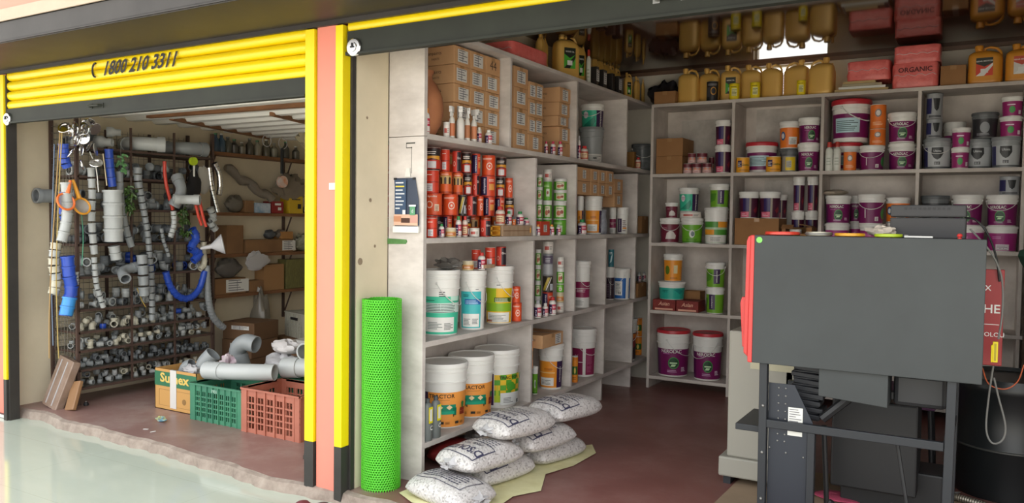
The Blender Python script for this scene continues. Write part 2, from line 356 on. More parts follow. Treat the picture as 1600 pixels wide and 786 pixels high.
for y in (4.77, 5.97, 6.59): L('leg_panel', XB, XS-.01, y-.012, y+.012, 0, .184)
L('back_panel', XB-.004, XB, 3.56, 7.02, .184, 2.485, M_washd)
MB().bb(-.12, -.06, 3.5285-3.52, 3.53-3.52, 1.862, 1.868).bb(-.12, -.118, .0085, .01, 1.84, 1.868).bb(-.085, -.083, .0085, .01, 1.70, 1.845).bb(-.12, -.08, .0085, .01, 1.838, 1.842).build('scratched_notch', M_rail, ls)
bs_ = thing('paint_shelf_unit', 'whitewashed board shelving across the back wall of the paint shop, four bays wide', 'shelving', (-2.50, YBF, 0))
BZ = [.109, .685, 1.272, 1.867, 2.469]
BX = [-2.50, -1.80, -1.105, -.43, .235, .92]
def Bd(name, x0, x1, y0, y1, z0, z1, m=M_washd): return MB().bb(x0+2.5, x1+2.5, y0-YBF, y1-YBF, z0, z1).build(name, m, bs_, bevel=.002)
for z in BZ: Bd('board', BX[0]-.012, BX[-1]+.012, YBF, YBB, z-.028, z)
for i, x in enumerate(BX):
    for k in range(4): Bd('divider', x-.012, x+.012, YBF, YBB, BZ[k], BZ[k+1]-.028)
    Bd('leg_panel', x-.012, x+.012, YBF, YBB, 0, BZ[0]-.028)
Bd('back_panel', BX[0], BX[-1], YBB, YBB+.004, BZ[0], BZ[-1]-.028)
pc = [(-2.36, -1.98, 2.0, 2.36), (-1.70, -1.16, 1.9, 2.42), (-2.30, -1.84, 1.33, 1.80), (-1.62, -1.30, 1.33, 1.82)]
for i, (x0, x1, z0, z1) in enumerate(pc): Bd('pale_patch', x0, x1, YBB-.002, YBB, z0, z1, mat('pale_lime_patch', srgb('c9c5be'), .9, scale=6, col2=srgb('a59e97'), det=9))

# ------------------------------------------------------------------ containers
# per type: reference radius, height, body profile (fractions), label surface radius at z fraction
def cyl_profile(t):
    if t == 'pail': return .14, .39, [(.0, .0), (.84, 0), (.86, .012), (.93, .70), (.93, .705), (1.0, .705), (1.0, .725), (.955, .73), (.965, .80), (.97, .86), (1.0, .865), (1.0, .89), (.975, .895), (.98, .93)], [(0, .93), (.98, .93), (1.02, .935), (1.02, .965), (.99, 1.0), (.95, 1.0), (.90, .985), (0, .985)]
    if t == 'tub': return .11, .20, [(0, 0), (.86, 0), (.88, .012), (.955, .78), (1.0, .785), (1.0, .83), (.965, .835), (.97, .88)], [(0, .88), (1.02, .88), (1.04, .90), (1.04, .97), (1.01, 1.0), (.95, 1.0), (.92, .985), (0, .985)]
    if t == 'tin': return .05, .125, [(0, 0), (1.0, 0), (1.03, .01), (1.03, .03), (1.0, .04), (1.0, .94), (1.03, .95), (1.03, .975)], [(0, .965), (.96, .965), (1.03, .975), (1.03, .995), (.98, 1.0), (.93, .985), (0, .98)]
    if t == 'jar': return .04, .09, [(0, 0), (.95, 0), (1.0, .03), (1.0, .70), (.96, .74)], [(0, .74), (1.04, .74), (1.05, .76), (1.05, .97), (1.0, 1.0), (0, 1.0)]
    if t == 'bottle': return .024, .105, [(0, 0), (.93, 0), (1.0, .03), (1.0, .66), (.9, .75), (.48, .82), (.48, .84)], [(0, .82), (.58, .82), (.6, .83), (.56, .98), (.5, 1.0), (0, 1.0)]
def surf_r(prof, z):
    pr = [p for p in prof if p[0] > .7]
    for (r0, z0), (r1, z1) in zip(pr, pr[1:]):
        if z0 <= z <= z1 and z1 > z0: return r0+(r1-r0)*(z-z0)/(z1-z0)
    return pr[-1][0]
def base_r(t, prof, z):           # radius without rings
    if t == 'pail': return .86+.10*z
    if t == 'tub': return .88+.0962*z
    return surf_r(prof, min(max(z, .05), .6))
def label_art(t, art, name, parent, r0, h0, prof):
    cols = []; b = MB()
    def ci(c):
        if c not in cols: cols.append(c)
        return cols.index(c)
    def P(a, z, lay):
        rr = base_r(t, prof, z)*r0+.0005*lay+.0002; aa = radians(a)
        return (rr*cos(aa), rr*sin(aa), z*h0)
    lay = 1
    def clip(pts, lim, keep_low):
        out = []
        for (a0, y0), (a1, y1) in zip(pts, pts[1:]+pts[:1]):
            i0 = (a0 <= lim) if keep_low else (a0 >= lim); i1 = (a1 <= lim) if keep_low else (a1 >= lim)
            if i0: out.append((a0, y0))
            if i0 != i1: f = (lim-a0)/(a1-a0); out.append((lim, y0+(y1-y0)*f))
        return out
    def strips(pts, c):            # lay a flat outline on the curved surface, strip by strip
        lo, hi = min(p[0] for p in pts), max(p[0] for p in pts); n = max(1, int((hi-lo)/8)); w = (hi-lo)/n
        for i in range(n):
            q = clip(clip(list(pts), lo+w*i, False), lo+w*(i+1), True)
            if len(q) > 2: b.add([P(a, z, lay) for a, z in q], [tuple(range(len(q)))], ci(c), True)
    for e in art:
        k = e[0]
        if k == 'r':
            _, a0, a1, z0, z1, c = e; n = max(1, int(abs(a1-a0)/9)); V = []
            for i in range(n+1):
                a = a0+(a1-a0)*i/n; V += [P(a, z0, lay), P(a, z1, lay)]
            b.add(V, [(2*i, 2*i+2, 2*i+3, 2*i+1) for i in range(n)], ci(c), True); lay += 1
        elif k in 'de':            # disc (d) with radius in units of the container's radius
            _, a, z, rad, c = e; n = 20; dz = rad*r0/h0; da = math.degrees(rad)
            strips([(a+da*cos(2*pi*i/n), z+dz*sin(2*pi*i/n)) for i in range(n)], c); lay += 1
        elif k == 'p':             # polygon in angle / height
            _, pts, c = e; strips(pts, c); lay += 1
        elif k == 'l':             # block of fine print, n lines
            _, a0, a1, z0, z1, n, c = e; rn = random.Random(len(art)+n); st = (z1-z0)/n
            for q in range(n):
                zz = z0+st*q; ae = a0+(a1-a0)*(1-.35*rn.random()); m = max(1, int(abs(ae-a0)/10)); V = []
                for i in range(m+1): a = a0+(ae-a0)*i/m; V += [P(a, zz, lay), P(a, zz+st*.45, lay)]
                b.add(V, [(2*i, 2*i+2, 2*i+3, 2*i+1) for i in range(m)], ci(c))
        elif k == 't':             # text: string, angle, z, size (of h), colour, vertical?
            _, s, a, z, sz, c, vert = e; zz = z
            def pf(u, v):
                if vert: u, v = -v, u
                return P(a+math.degrees(u/(r0*.93)), z+v/h0, lay+1.4)
            b.text(s, pf, sz*h0, ci(c), off=.015); lay += 1
    return b.build(name, [pm(c) if isinstance(c, str) else c for c in cols], parent)
TL, PU, YE, GR, OR, MA, RE, WH, NA, BL, SI = '3fc4a0', '3c2450', 'f0c020', '6aa828', 'f08c2a', '8a1c50', 'e0482c', 'ecebe6', '2c2c5c', '1f5fae', '8f9496'
HER = '7a1a5c'
def A_nero(big=True):
    a = [('r', -100, 100, .03, .70 if not big else .60, HER), ('r', -100, -55, .03, .60, '5a1050'), ('d', 2, .30, .36, '3d9a48'), ('d', 2, .30, .31, '1f4a2c'), ('r', -12, 16, .285, .315, 'bfe0b0'), ('p', [(-10, .22), (6, .22), (12, .27), (-4, .27)], 'bfe0b0'),
         ('l', -22, 22, .10, .16, 2, 'd0a0c8'), ('l', 32, 52, .12, .22, 4, 'e8d8e4'), ('l', -40, -8, .49, .53, 1, 'c070b0')]
    a += [('t', 'NEROLAC', -8, .55 if big else .60, .10 if big else .13, WH, False)]
    return a
VAR = {
 'pail_teal': ('pail', WH, WH, [('r', -75, 75, .02, .60, '49c7a2'), ('r', -60, 42, .03, .28, WH), ('r', -75, 75, .02, .055, '49c7a2'), ('r', -60, 75, .35, .50, 'd8ece4'), ('l', -55, 60, .355, .50, 6, '4a5a58'), ('l', -50, 0, .10, .22, 5, '88908c'), ('l', 5, 38, .09, .20, 5, '5a605c'), ('l', -55, -20, .535, .56, 1, '2b6f5c'), ('r', 25, 60, .53, .60, 'c9efe0'), ('l', -12, 12, .60, .69, 3, '333840')], 0),
 'pail_aqua': ('pail', WH, WH, [('r', -50, 48, .03, .65, '44bcc0'), ('r', -40, 40, .05, .27, WH), ('r', -28, 48, .43, .52, '2b66ae'), ('l', -24, 44, .44, .51, 3, 'b0d8ee'), ('l', -34, 0, .08, .20, 5, '70787a'), ('l', 6, 36, .10, .2, 4, '50585a'), ('l', -35, -5, .56, .61, 2, '17595c'), ('l', 20, 36, .68, .70, 1, '333840')], 0),
 'pail_yellowgreen': ('pail', WH, WH, [('r', -70, 70, .02, .62, YE), ('r', -70, -12, .36, .62, 'a8c428'), ('r', -70, 70, .22, .36, '8ab82c'), ('r', -20, 60, .38, .46, '3f5a1c'), ('l', -16, 56, .385, .455, 3, 'e0e8c0'), ('r', -55, 50, .03, .20, WH), ('l', -45, 40, .05, .17, 5, '8a8e88'), ('r', -60, -30, .04, .07, 'b05030'), ('l', -10, 12, .67, .70, 1, '333840')], 0),
 'pail_sofa': ('pail', WH, WH, [('r', -55, 70, .02, .56, 'f3a04a'), ('r', -85, -55, .02, .56, PU), ('t', 'TRACTOR', -18, .50, .085, '2a2018', False), ('l', -34, 5, .44, .455, 1, 'b06a2a'),
        ('r', -42, 20, .22, .37, '178c6c'), ('r', -44, -36, .20, .32, '117458'), ('r', 12, 22, .20, .32, '117458'), ('r', -38, 16, .22, .27, '24a884'), ('r', -36, -33, .18, .22, '6a4020'), ('r', 12, 15, .18, .22, '6a4020'),
        ('p', [(-22, .29), (-14, .33), (-22, .37), (-30, .33)], 'f0d8a8'), ('p', [(2, .29), (10, .33), (2, .37), (-6, .33)], 'f0d8a8'), ('r', 32, 50, .20, .31, '8a2c1c'), ('r', 34, 48, .25, .26, 'd08050'), ('p', [(38, .31), (44, .31), (46, .39), (41, .41), (36, .39)], '2a7a40'),
        ('r', -24, -12, .07, .11, '33302a'), ('l', -8, 8, .07, .11, 3, '7a4a20'), ('r', 18, 28, .07, .11, '33302a'), ('l', 32, 48, .07, .11, 3, '7a4a20'), ('l', -45, -30, .07, .11, 3, '7a4a20')], -18),
 'pail_check': ('pail', WH, WH, [('r', -70, -38, .05, .60, PU), ('t', 'asianpaints', -54, .32, .085, WH, True), ('r', -36, 60, .10, .58, 'b8cc30')]+[('r', -36+16*i, -20+16*i, .22+.09*j, .31+.09*j, ['5fa838', 'e8c030'][(i+j) % 2]) for i in range(6) for j in range(4)]+[('r', -20, 55, .06, .27, 'dfe2e0'), ('t', 'TRACTOR', 4, .535, .07, '2a3018', False), ('d', 8, .38, .22, '4f9c30'), ('l', -12, 20, .10, .2, 4, '888888'), ('r', 30, 38, .08, .14, '55585a')], 0),
 'pail_orange': ('pail', WH, WH, [('r', -80, 30, .04, .62, 'f09a30'), ('r', 30, 75, .04, .62, PU), ('t', 'asianpaints', 50, .33, .08, WH, True), ('r', -70, 20, .36, .38, 'f8d090'), ('l', -35, 15, .42, .48, 3, 'b05a18'), ('r', -60, 14, .08, .26, WH), ('l', -50, 8, .11, .22, 4, '80847c')], 0),
 'pail_maroonblocks': ('pail', WH, WH, [('r', -70, 0, .04, .60, '8c2450'), ('r', 14, 70, .04, .60, '8c2450'), ('t', 'APEX', -28, .33, .12, 'd8a8b8', True), ('l', 20, 50, .1, .5, 14, 'b06080'), ('r', -70, 0, .30, .315, WH)], 0),
 'pail_dark': ('pail', WH, WH, [('r', -90, 90, .03, .66, '382028'), ('r', -10, 80, .42, .64, 'e07828'), ('d', -40, .42, .28, 'b8b0a8'), ('d', -32, .12, .22, 'e8e0d8'), ('d', 22, .15, .26, '2c6c90'), ('p', [(0, .45), (60, .55), (70, .35), (20, .25)], '8c2c30'), ('l', -25, 20, .30, .36, 2, 'e0c8b0')], 0),
 'pail_maroonband': ('pail', WH, WH, [('r', -110, 110, .22, .56, '8c2250'), ('r', -110, 110, .41, .42, WH), ('l', -40, 30, .34, .40, 3, 'e8d0d8'), ('r', -70, 70, .03, .20, 'dcdcd8'), ('l', -50, 20, .05, .17, 5, '90908c')], 0),
 'pail_darkpurple': ('pail', WH, WH, [('r', -110, 110, .03, .68, '332030'), ('t', 'asianpaints', 10, .36, .10, 'e0dcd8', True), ('l', -50, -10, .1, .5, 8, '806878')], 0),
 'pail_blue': ('pail', WH, WH, [('r', -70, 30, .04, .72, '2468b4'), ('r', -60, 2, .14, .60, WH), ('l', -50, -6, .20, .56, 9, '78807c'), ('r', -24, -8, .18, .26, '404448'), ('r', 60, 110, .04, .72, '2468b4')], 0),
 'pail_purplestrip': ('pail', WH, WH, [('r', -55, -8, .06, .58, PU), ('t', 'asianpaints', -32, .32, .10, WH, True), ('l', 0, 45, .10, .55, 6, '6a4a58'), ('r', 2, 45, .18, .24, 'f0a040')], 0),
 'nero_pail': ('pail', WH, 'c02c38', A_nero(), 0), 'nero_pail_white': ('tub', WH, 'c02c38', [('r', -80, 80, .10, .66, HER), ('r', -55, 28, .22, .56, 'b8d8e0'), ('l', -50, 22, .26, .52, 6, '607880')], 0),
 'nero_tub': ('tub', WH, WH, A_nero(False), 0),
 'nero_tub_side': ('tub', WH, WH, [('r', -110, 110, .03, .72, HER), ('r', -30, -26, .2, .5, WH), ('d', 70, .35, .36, '3d9a48'), ('r', 18, 36, .10, .24, 'e8e4e0'), ('l', 22, 34, .12, .22, 3, '605060')], 0),
 'silver_tub': ('tub', 'a4a8aa', '8c9092', [('r', -100, 100, .03, .72, 'bcc0c2'), ('r', -80, -44, .06, .70, NA), ('p', [(-24, .70), (24, .70), (26, .5), (14, .36), (0, .30), (-14, .36), (-26, .5)], '26282a'), ('t', 'Ultima', 0, .58, .11, 'c8ccce', False), ('r', -12, 12, .14, .24, '3a3c3e'), ('l', -9, 9, .16, .23, 2, 'c8ccce'), ('r', -100, 100, .03, .08, '5a5e60')], 0),
 'purple_tub': ('tub', WH, WH, [('r', -110, 110, .03, .72, 'a02c78'), ('r', -25, 30, .05, .28, 'd8d0d4'), ('l', -20, 25, .07, .25, 4, '806878'), ('l', -40, 10, .5, .62, 2, 'd080b8')], 0),
 'grey_tub': ('tub', '6f7476', '5e6264', [('r', -70, 70, .10, .40, '83888a'), ('l', -40, 40, .16, .34, 4, '5a5e60')], 0),
 'grey_pail': ('pail', '8d9090', '808384', [('r', -40, 70, .03, .24, 'c8c6c0'), ('l', -30, 60, .06, .21, 4, '7a7a76'), ('r', 10, 30, .10, .16, '4a4a48')], 0),
 'teal_tub': ('tub', WH, WH, [('r', -110, 22, .03, .74, '35bd98'), ('r', 22, 110, .03, .74, PU), ('t', 'asianpaints', 48, .38, .15, WH, True), ('d', -38, .56, .26, 'e8e4e8'), ('l', -52, -20, .5, .62, 3, 'b05a90'), ('p', [(-60, .1), (0, .1), (18, .3), (10, .5), (-20, .3)], '178e74')], 0),
 'green_tub': ('tub', WH, WH, [('r', -110, 110, .03, .74, '74ac2c'), ('r', -12, 30, .16, .74, PU), ('t', 'asianpaints', 8, .45, .11, WH, True), ('p', [(-80, .2), (-30, .3), (-20, .6), (-60, .6)], '4c8c24')], 0),
 'green_tub_kid': ('tub', WH, WH, [('r', -110, 110, .03, .74, '6aac28'), ('d', 0, .38, .28, 'e0e4dc'), ('d', 4, .38, .18, '6a7a80'), ('l', -35, 35, .12, .2, 2, '3c6c1c'), ('r', -110, 110, .03, .08, '3c7820')], 0),
 'maroon_tub': ('tub', WH, WH, [('r', -110, 110, .03, .76, '6e1c34'), ('p', [(-30, .16), (35, .16), (40, .3), (20, .46), (0, .50), (-20, .40)], 'd8d0cc'), ('l', -50, -10, .56, .66, 2, 'c08090')], 0),
 'pail_patch': ('pail', WH, WH, [('r', -100, 100, .04, .62, '4c9434'), ('r', -100, -10, .26, .44, 'f0a030'), ('r', 10, 100, .46, .62, 'f0a030'), ('r', -100, 100, .40, .46, 'b8d0b0'), ('r', -80, 70, .05, .25, 'e4e2dc'), ('l', -30, 30, .08, .2, 4, '80847c')], 0),
 'wine_tub': ('tub', WH, WH, [('r', -110, 110, .03, .76, '4c1a34'), ('r', -38, 2, .26, .76, '30205c'), ('r', -60, 0, .04, .24, 'd8607c'), ('l', -50, -10, .08, .20, 2, 'f0c8d0'), ('p', [(30, .3), (52, .45), (60, .3), (44, .18)], '8c2c38'), ('r', 2, 14, .04, .76, '9c9080')], 0),
 'orange_tub': ('tub', WH, WH, [('r', -110, 110, .03, .76, 'f0802c'), ('d', -44, .46, .30, '2c5a90'), ('d', -44, .46, .18, 'e0e0e0'), ('r', -6, 44, .14, .42, 'e0e0dc'), ('l', -2, 40, .18, .38, 4, '807870')], 0),
 'amber_tub': ('tub', WH, WH, [('r', -110, 110, .03, .78, 'f09a28'), ('d', -40, .42, .30, '5c7c20'), ('r', 4, 30, .30, .60, 'e8d8a8'), ('l', -20, 50, .10, .18, 2, 'b06018')], 0),
 'teal_low_tub': ('tub', WH, WH, [('r', -110, 110, .03, .66, '2cb09c'), ('l', -50, -10, .42, .56, 3, '14504c'), ('p', [(10, .55), (40, .3), (60, .5), (30, .62)], '1c8c84')], 0),
 'orange_tin': ('tin', 'e07a2c', WH, [('r', -110, 110, .03, .96, 'ec7a2c'), ('d', 0, .64, .42, '8a8480'), ('d', 0, .64, .28, 'e8e0d8'), ('l', -40, 40, .15, .3, 3, 'f8c8a0')], 0),
 'yellow_tin': ('tin', 'e8a82c', WH, [('r', -120, 120, .04, .84, 'f0a828'), ('r', -50, -10, .34, .78, PU), ('l', -46, -14, .4, .7, 3, 'e8e4d8'), ('t', 'Gattu', 22, .50, .20, '38501c', False), ('l', -30, 60, .12, .22, 2, '9c5a18')], 0),
 'silveryellow_tin': ('tin', '9c9a92', '8a8a86', [('r', -30, 60, .08, .92, 'e8c82c'), ('r', -24, 20, .26, .70, 'b8b4a8'), ('l', -20, 16, .3, .66, 5, '807c70')], 0),
 'bright_yellow_tin': ('tin', 'e8d020', 'b8a820', [('r', -60, 60, .10, .90, 'f0d818'), ('r', -30, 30, .20, .68, 'e8e4a8'), ('l', -26, 26, .24, .64, 5, '807c40'), ('l', -40, 40, .76, .84, 1, '705c10')], 0),
 'pink_small_tin': ('tin', 'b09a98', '9a9490', [('r', -110, 110, .60, .94, '6c2430'), ('r', -110, 110, .04, .34, 'd8b4b0'), ('p', [(-50, .36), (-20, .58), (10, .36), (40, .58), (60, .36)], 'e09070'), ('l', -30, 30, .12, .26, 2, 'a05058')], 0),
 'red_tin': ('tin', 'd8402a', 'c8b8b0', [('r', -120, 120, .05, .94, 'dc442c'), ('l', -40, 30, .78, .86, 1, 'f4d8cc'), ('r', -40, 16, .08, .42, 'd8d4d6'), ('l', -34, 10, .14, .36, 3, 'a8a0a8'), ('r', -120, 120, .46, .50, 'a02c20')], 0),
 'red_ring_tin': ('tin', 'd84a28', 'dc5030', [('r', -120, 120, .05, .94, 'e45428'), ('d', 14, .46, .46, 'f4d8c8'), ('d', 14, .46, .34, 'e45428'), ('d', 14, .46, .14, 'f4d8c8'), ('l', -50, 40, .78, .88, 2, 'f4d8c8')], 0),
 'red_big_ring_tin': ('tin', 'd84a28', 'c84028', [('r', -120, 120, .05, .94, 'e05a30'), ('d', -18, .48, .42, 'f4ccb8'), ('d', -18, .48, .30, 'e05a30'), ('r', 18, 50, .18, .5, 'e8ccb0'), ('t', 'Apcolite', 0, .86, .13, 'f8e0d4', False), ('l', 22, 46, .2, .46, 4, '905040')], 0),
 'arch_tin': ('tin', 'd05a28', 'c84a28', [('r', -120, 120, .05, .94, 'e06028'), ('r', -60, 60, .44, .82, 'c8a468')]+[('r', a-10, a+10, .44, .68, '3a2418') for a in (-40, 0, 40)]+[('d', a, .68, .17, '3a2418') for a in (-40, 0, 40)]+[('l', -40, 40, .86, .92, 1, 'f4d8c8'), ('r', -120, 120, .05, .10, 'a83820')], 0),
 'dark_red_tin': ('tin', '5a2424', 'a09088', [('r', -120, 120, .62, .94, '2c2020'), ('l', -50, 40, .70, .86, 2, 'e8dcd4'), ('p', [(-70, .62), (70, .62), (70, .44), (0, .52), (-70, .44)], 'e09c30'), ('r', -120, 120, .05, .44, 'c83c2c'), ('r', -30, 36, .08, .38, 'dcd8da')], 0),
 'purple_text_tin': ('tin', 'd0442c', 'b83c2c', [('r', 0, 120, .05, .94, 'dc4c2c'), ('r', -120, 0, .05, .94, '2e2450'), ('t', 'asianpaints', -22, .50, .17, 'e8e4ee', True), ('r', 16, 60, .30, .6, 'e8a050'), ('l', 14, 60, .72, .86, 2, 'f4d8c8')], 0),
 'two_tone_tin': ('tin', 'c83c2c', 'a83428', [('r', -120, 4, .05, .94, 'd84030'), ('r', 4, 120, .05, .94, '30242c'), ('t', 'Gloss', 34, .66, .16, 'e8dcd8', False), ('d', -34, .40, .30, 'f0c4b4'), ('d', -34, .40, .20, 'd84030')], 0),
 'striped_black_tin': ('tin', '3c3430', '8a8680', [('r', -120, 120, .05, .94, '383028'), ('p', [(-60, .1), (-30, .1), (30, .9), (0, .9)], 'c8b048'), ('p', [(-24, .1), (-14, .1), (46, .9), (36, .9)], 'e8e4dc'), ('r', 26, 70, .1, .5, 'c8ccd4')], 0),
 'green_face_tin': ('tin', 'e4e4de', WH, [('r', -120, 120, .03, .76, '5aa82c'), ('r', -36, 36, .12, .70, 'dcd8b8'), ('d', -10, .34, .34, 'c8704c'), ('d', 16, .40, .26, '9c4838'), ('l', -30, 30, .58, .66, 1, '4c5c2c')], 0),
 'green_plain_tin': ('tin', '5aa034', WH, [('r', -120, 120, .02, .92, '68b030'), ('r', -20, 24, .20, .60, 'd8dcc8'), ('d', 0, .40, .22, '9c4a38'), ('l', -60, 50, .7, .84, 2, 'c8e8a0')], 0),
 'white_tin': ('tin', 'd8d4cc', 'c8c4be', [('r', -60, 60, .18, .78, 'e8e0d8'), ('r', -40, 10, .3, .6, 'c05a50'), ('l', 14, 50, .3, .66, 3, '908880')], 0),
 'cream_tin': ('tin', 'd0c4a4', WH, [('r', -90, 90, .12, .6, 'd8a860'), ('r', -60, 60, .2, .5, 'c87848'), ('l', -40, 40, .26, .46, 2, 'f0e0c8')], 0),
 'silver_can': ('tin', '9a9da0', '85888a', [('r', -60, 60, .06, .5, 'b4b6ba'), ('r', -80, 60, .55, .92, '62586c'), ('l', -30, 40, .62, .84, 3, 'c8c8cc')], 0),
 'black_can': ('tin', '2a2a2c', '5c5c5e', [('r', -80, 80, .05, .94, '242428'), ('d', 10, .5, .52, 'c08c3c'), ('d', 10, .5, .38, '242428'), ('l', -50, 50, .78, .9, 2, '9c9ca0'), ('r', -60, -26, .2, .7, '4a4a50')], 0),
 'orange_band_tin': ('tin', 'e8882c', WH, [('r', -120, 120, .03, .86, 'f09428'), ('r', -60, 60, .3, .62, '3c6c2c'), ('d', 0, .46, .3, 'e8d060'), ('l', -50, 50, .12, .24, 2, '905018')], 0),
 'dark_tub': ('tub', '6c7072', '5a5e60', [('r', -110, 110, .03, .74, '2c2c30'), ('d', 0, .4, .4, '8c9094'), ('l', -40, 40, .1, .2, 2, '9ca0a4')], 0),
 'silver_small_tin': ('tin', '9a9da0', '75787a', [('r', -70, -20, .2, .8, NA), ('p', [(-10, .8), (40, .8), (30, .4), (15, .3), (0, .4)], '2c2e30'), ('r', -40, 50, .06, .14, '5a5c60')], 0),
 'nero_small': ('tub', WH, WH, [('r', -110, 110, .03, .76, 'a02a70'), ('d', 0, .34, .32, '3d9a48'), ('r', 40, 60, .1, .3, 'e8e0e4'), ('l', -30, 30, .56, .68, 1, 'f0d8e8')], 0),
}
BOT = {'green': '2f8c4c', 'red': 'c83430', 'white': 'e8e6e0', 'orange': 'e8963c', 'silver': 'b0b0b4', 'pink': 'd04060'}
for c, h in BOT.items():
    VAR['bottle_'+c] = ('bottle', 'e0dcd6', h, [('r', -100, 100, .08, .60, 'c0304c'), ('r', -100, -6, .08, .60, PU), ('l', -40, -12, .14, .5, 3, 'e8e0ee'), ('l', 4, 60, .40, .54, 2, 'f0e0e4'), ('r', 0, 80, .10, .30, 'e4dcd8')], 0)
VAR['bottle_brown'] = ('bottle', 'd8ccc0', 'c83430', [('r', -100, 100, .08, .60, 'b8503c'), ('r', -50, 50, .16, .5, 'e0c8a0'), ('l', -40, 40, .2, .46, 3, '8c4030')], 0)
VAR['tall_white_bottle'] = ('bottle', 'd8dad0', 'b83c30', [('r', -60, 60, .1, .55, 'dcded6'), ('l', -40, 40, .2, .5, 3, 'b8beb0')], 0)
VAR['teal_can_tall'] = ('tin', '2c7c88', 'b8bcbc', [('r', -80, 80, .1, .9, '1f7484'), ('p', [(-30, .2), (10, .3), (40, .8), (0, .6)], 'b8dce0'), ('l', -40, 40, .72, .86, 2, 'd8ecf0')], 0)
PROTO = {}
REG = []
def container(var, name, label, cat, loc, r, h, turn=0, group=None, handle=None, face=None):
    t, bc, lc, art, off = VAR[var]; r0, h0, prof, lidp = cyl_profile(t)
    hk = (var, handle)
    loc = (float(loc[0]), float(loc[1]), float(loc[2])+.0007); h -= .0009
    a = atan2(CAM[1]-loc[1], CAM[0]-loc[0]) if face is None else face
    a += radians(turn)
    if hk in PROTO:
        T = dup(PROTO[hk])
        if name != T.name.split('.')[0]: T.name = name
        for k in ('group',):
            if k in T: del T[k]
        T.location = loc; T.rotation_euler = (0, 0, a); tag(T, label, cat, group)
    else:
        T = thing(name, label, cat, loc, a, group); PROTO[hk] = T
        n = 28 if t in ('pail', 'tub') else 18
        MB().lathe([(p[0]*r0, p[1]*h0) for p in prof], n).build('body', pm(bc, .36), T)
        MB().lathe([(p[0]*r0, p[1]*h0) for p in lidp], n).build('cap' if t in ('bottle', ) else 'lid', pm(lc, .4), T)
        if art: label_art(t, art, 'paper_label', T, r0, h0, prof)
        if handle is not None:
            zt = .80*h0 if t == 'pail' else .81*h0; R1 = r0*1.02; drop = h0*(.34 if t == 'pail' else .32); pts = []
            for i in range(13):
                q = pi*i/12; aa = radians(-78+156*i/12)+radians(handle); rr = R1*(1+.015*sin(q)); pts.append((rr*cos(aa), rr*sin(aa), zt-drop*sin(q)**.8 if drop else zt))
            hb = MB().tube(pts, .0026, 6)
            hb.sphere(pts[0], .007, 6).sphere(pts[-1], .007, 6); hb.build('wire_handle' if t == 'pail' else 'handle', pm('dcdcd8', .4), T)
    T.scale = (r/r0, r/r0, h/h0)
    REG.append(dict(o=T, k='c', x=loc[0], y=loc[1], r=r, f=(1.10 if handle is not None else 1.045) if t in ('pail', 'tub') else 1.07 if t != 'bottle' else 1.02, z0=loc[2], z1=loc[2]+h, hh=handle is not None))
    return T
# placing on a shelf: sight line through px fixes the position along the shelf, d is how far behind the front edge
def on_left(px, w, yt, yb, d, zb):
    x = XS-d; P = pl(px, (yt+yb)/2, 0, x); T = pl(px, yt, 0, x); D = depth(P); r = w/2*D/FPX*.985
    return (x, P[1], zb), r, T[2]-zb
def on_back(px, w, yt, yb, d, zb):
    y = YBF+d; P = pl(px, (yt+yb)/2, 1, y); T = pl(px, yt, 1, y); D = depth(P); r = w/2*D/FPX*.985
    return (P[0], y, zb), r, T[2]-zb
def LC(var, name, label, cat, x0, x1, yt, yb, zb, d=None, h=None, turn=0, group=None, handle=None, rmax=.165, dx=0):
    dd = .16 if d is None else d
    (p, r, hh) = on_left((x0+x1)/2, x1-x0, yt, yb, dd, zb); r = min(r, rmax)
    if d is None: dd = r*1.05+.012; (p, r, hh) = on_left((x0+x1)/2, x1-x0, yt, yb, dd, zb); r = min(r, rmax)
    hh = h or hh; container(var, name, label, cat, (p[0], p[1]+dx, p[2]), r, hh, turn, group, handle); return zb+hh
def BC(var, name, label, cat, x0, x1, yt, yb, zb, d=None, h=None, turn=0, group=None, handle=None):
    dd = .14 if d is None else d
    (p, r, hh) = on_back((x0+x1)/2, x1-x0, yt, yb, dd, zb)
    if d is None: dd = r*1.05+.012; (p, r, hh) = on_back((x0+x1)/2, x1-x0, yt, yb, dd, zb)
    hh = h or hh; container(var, name, label, cat, p, r, hh, turn, group, handle); return zb+hh
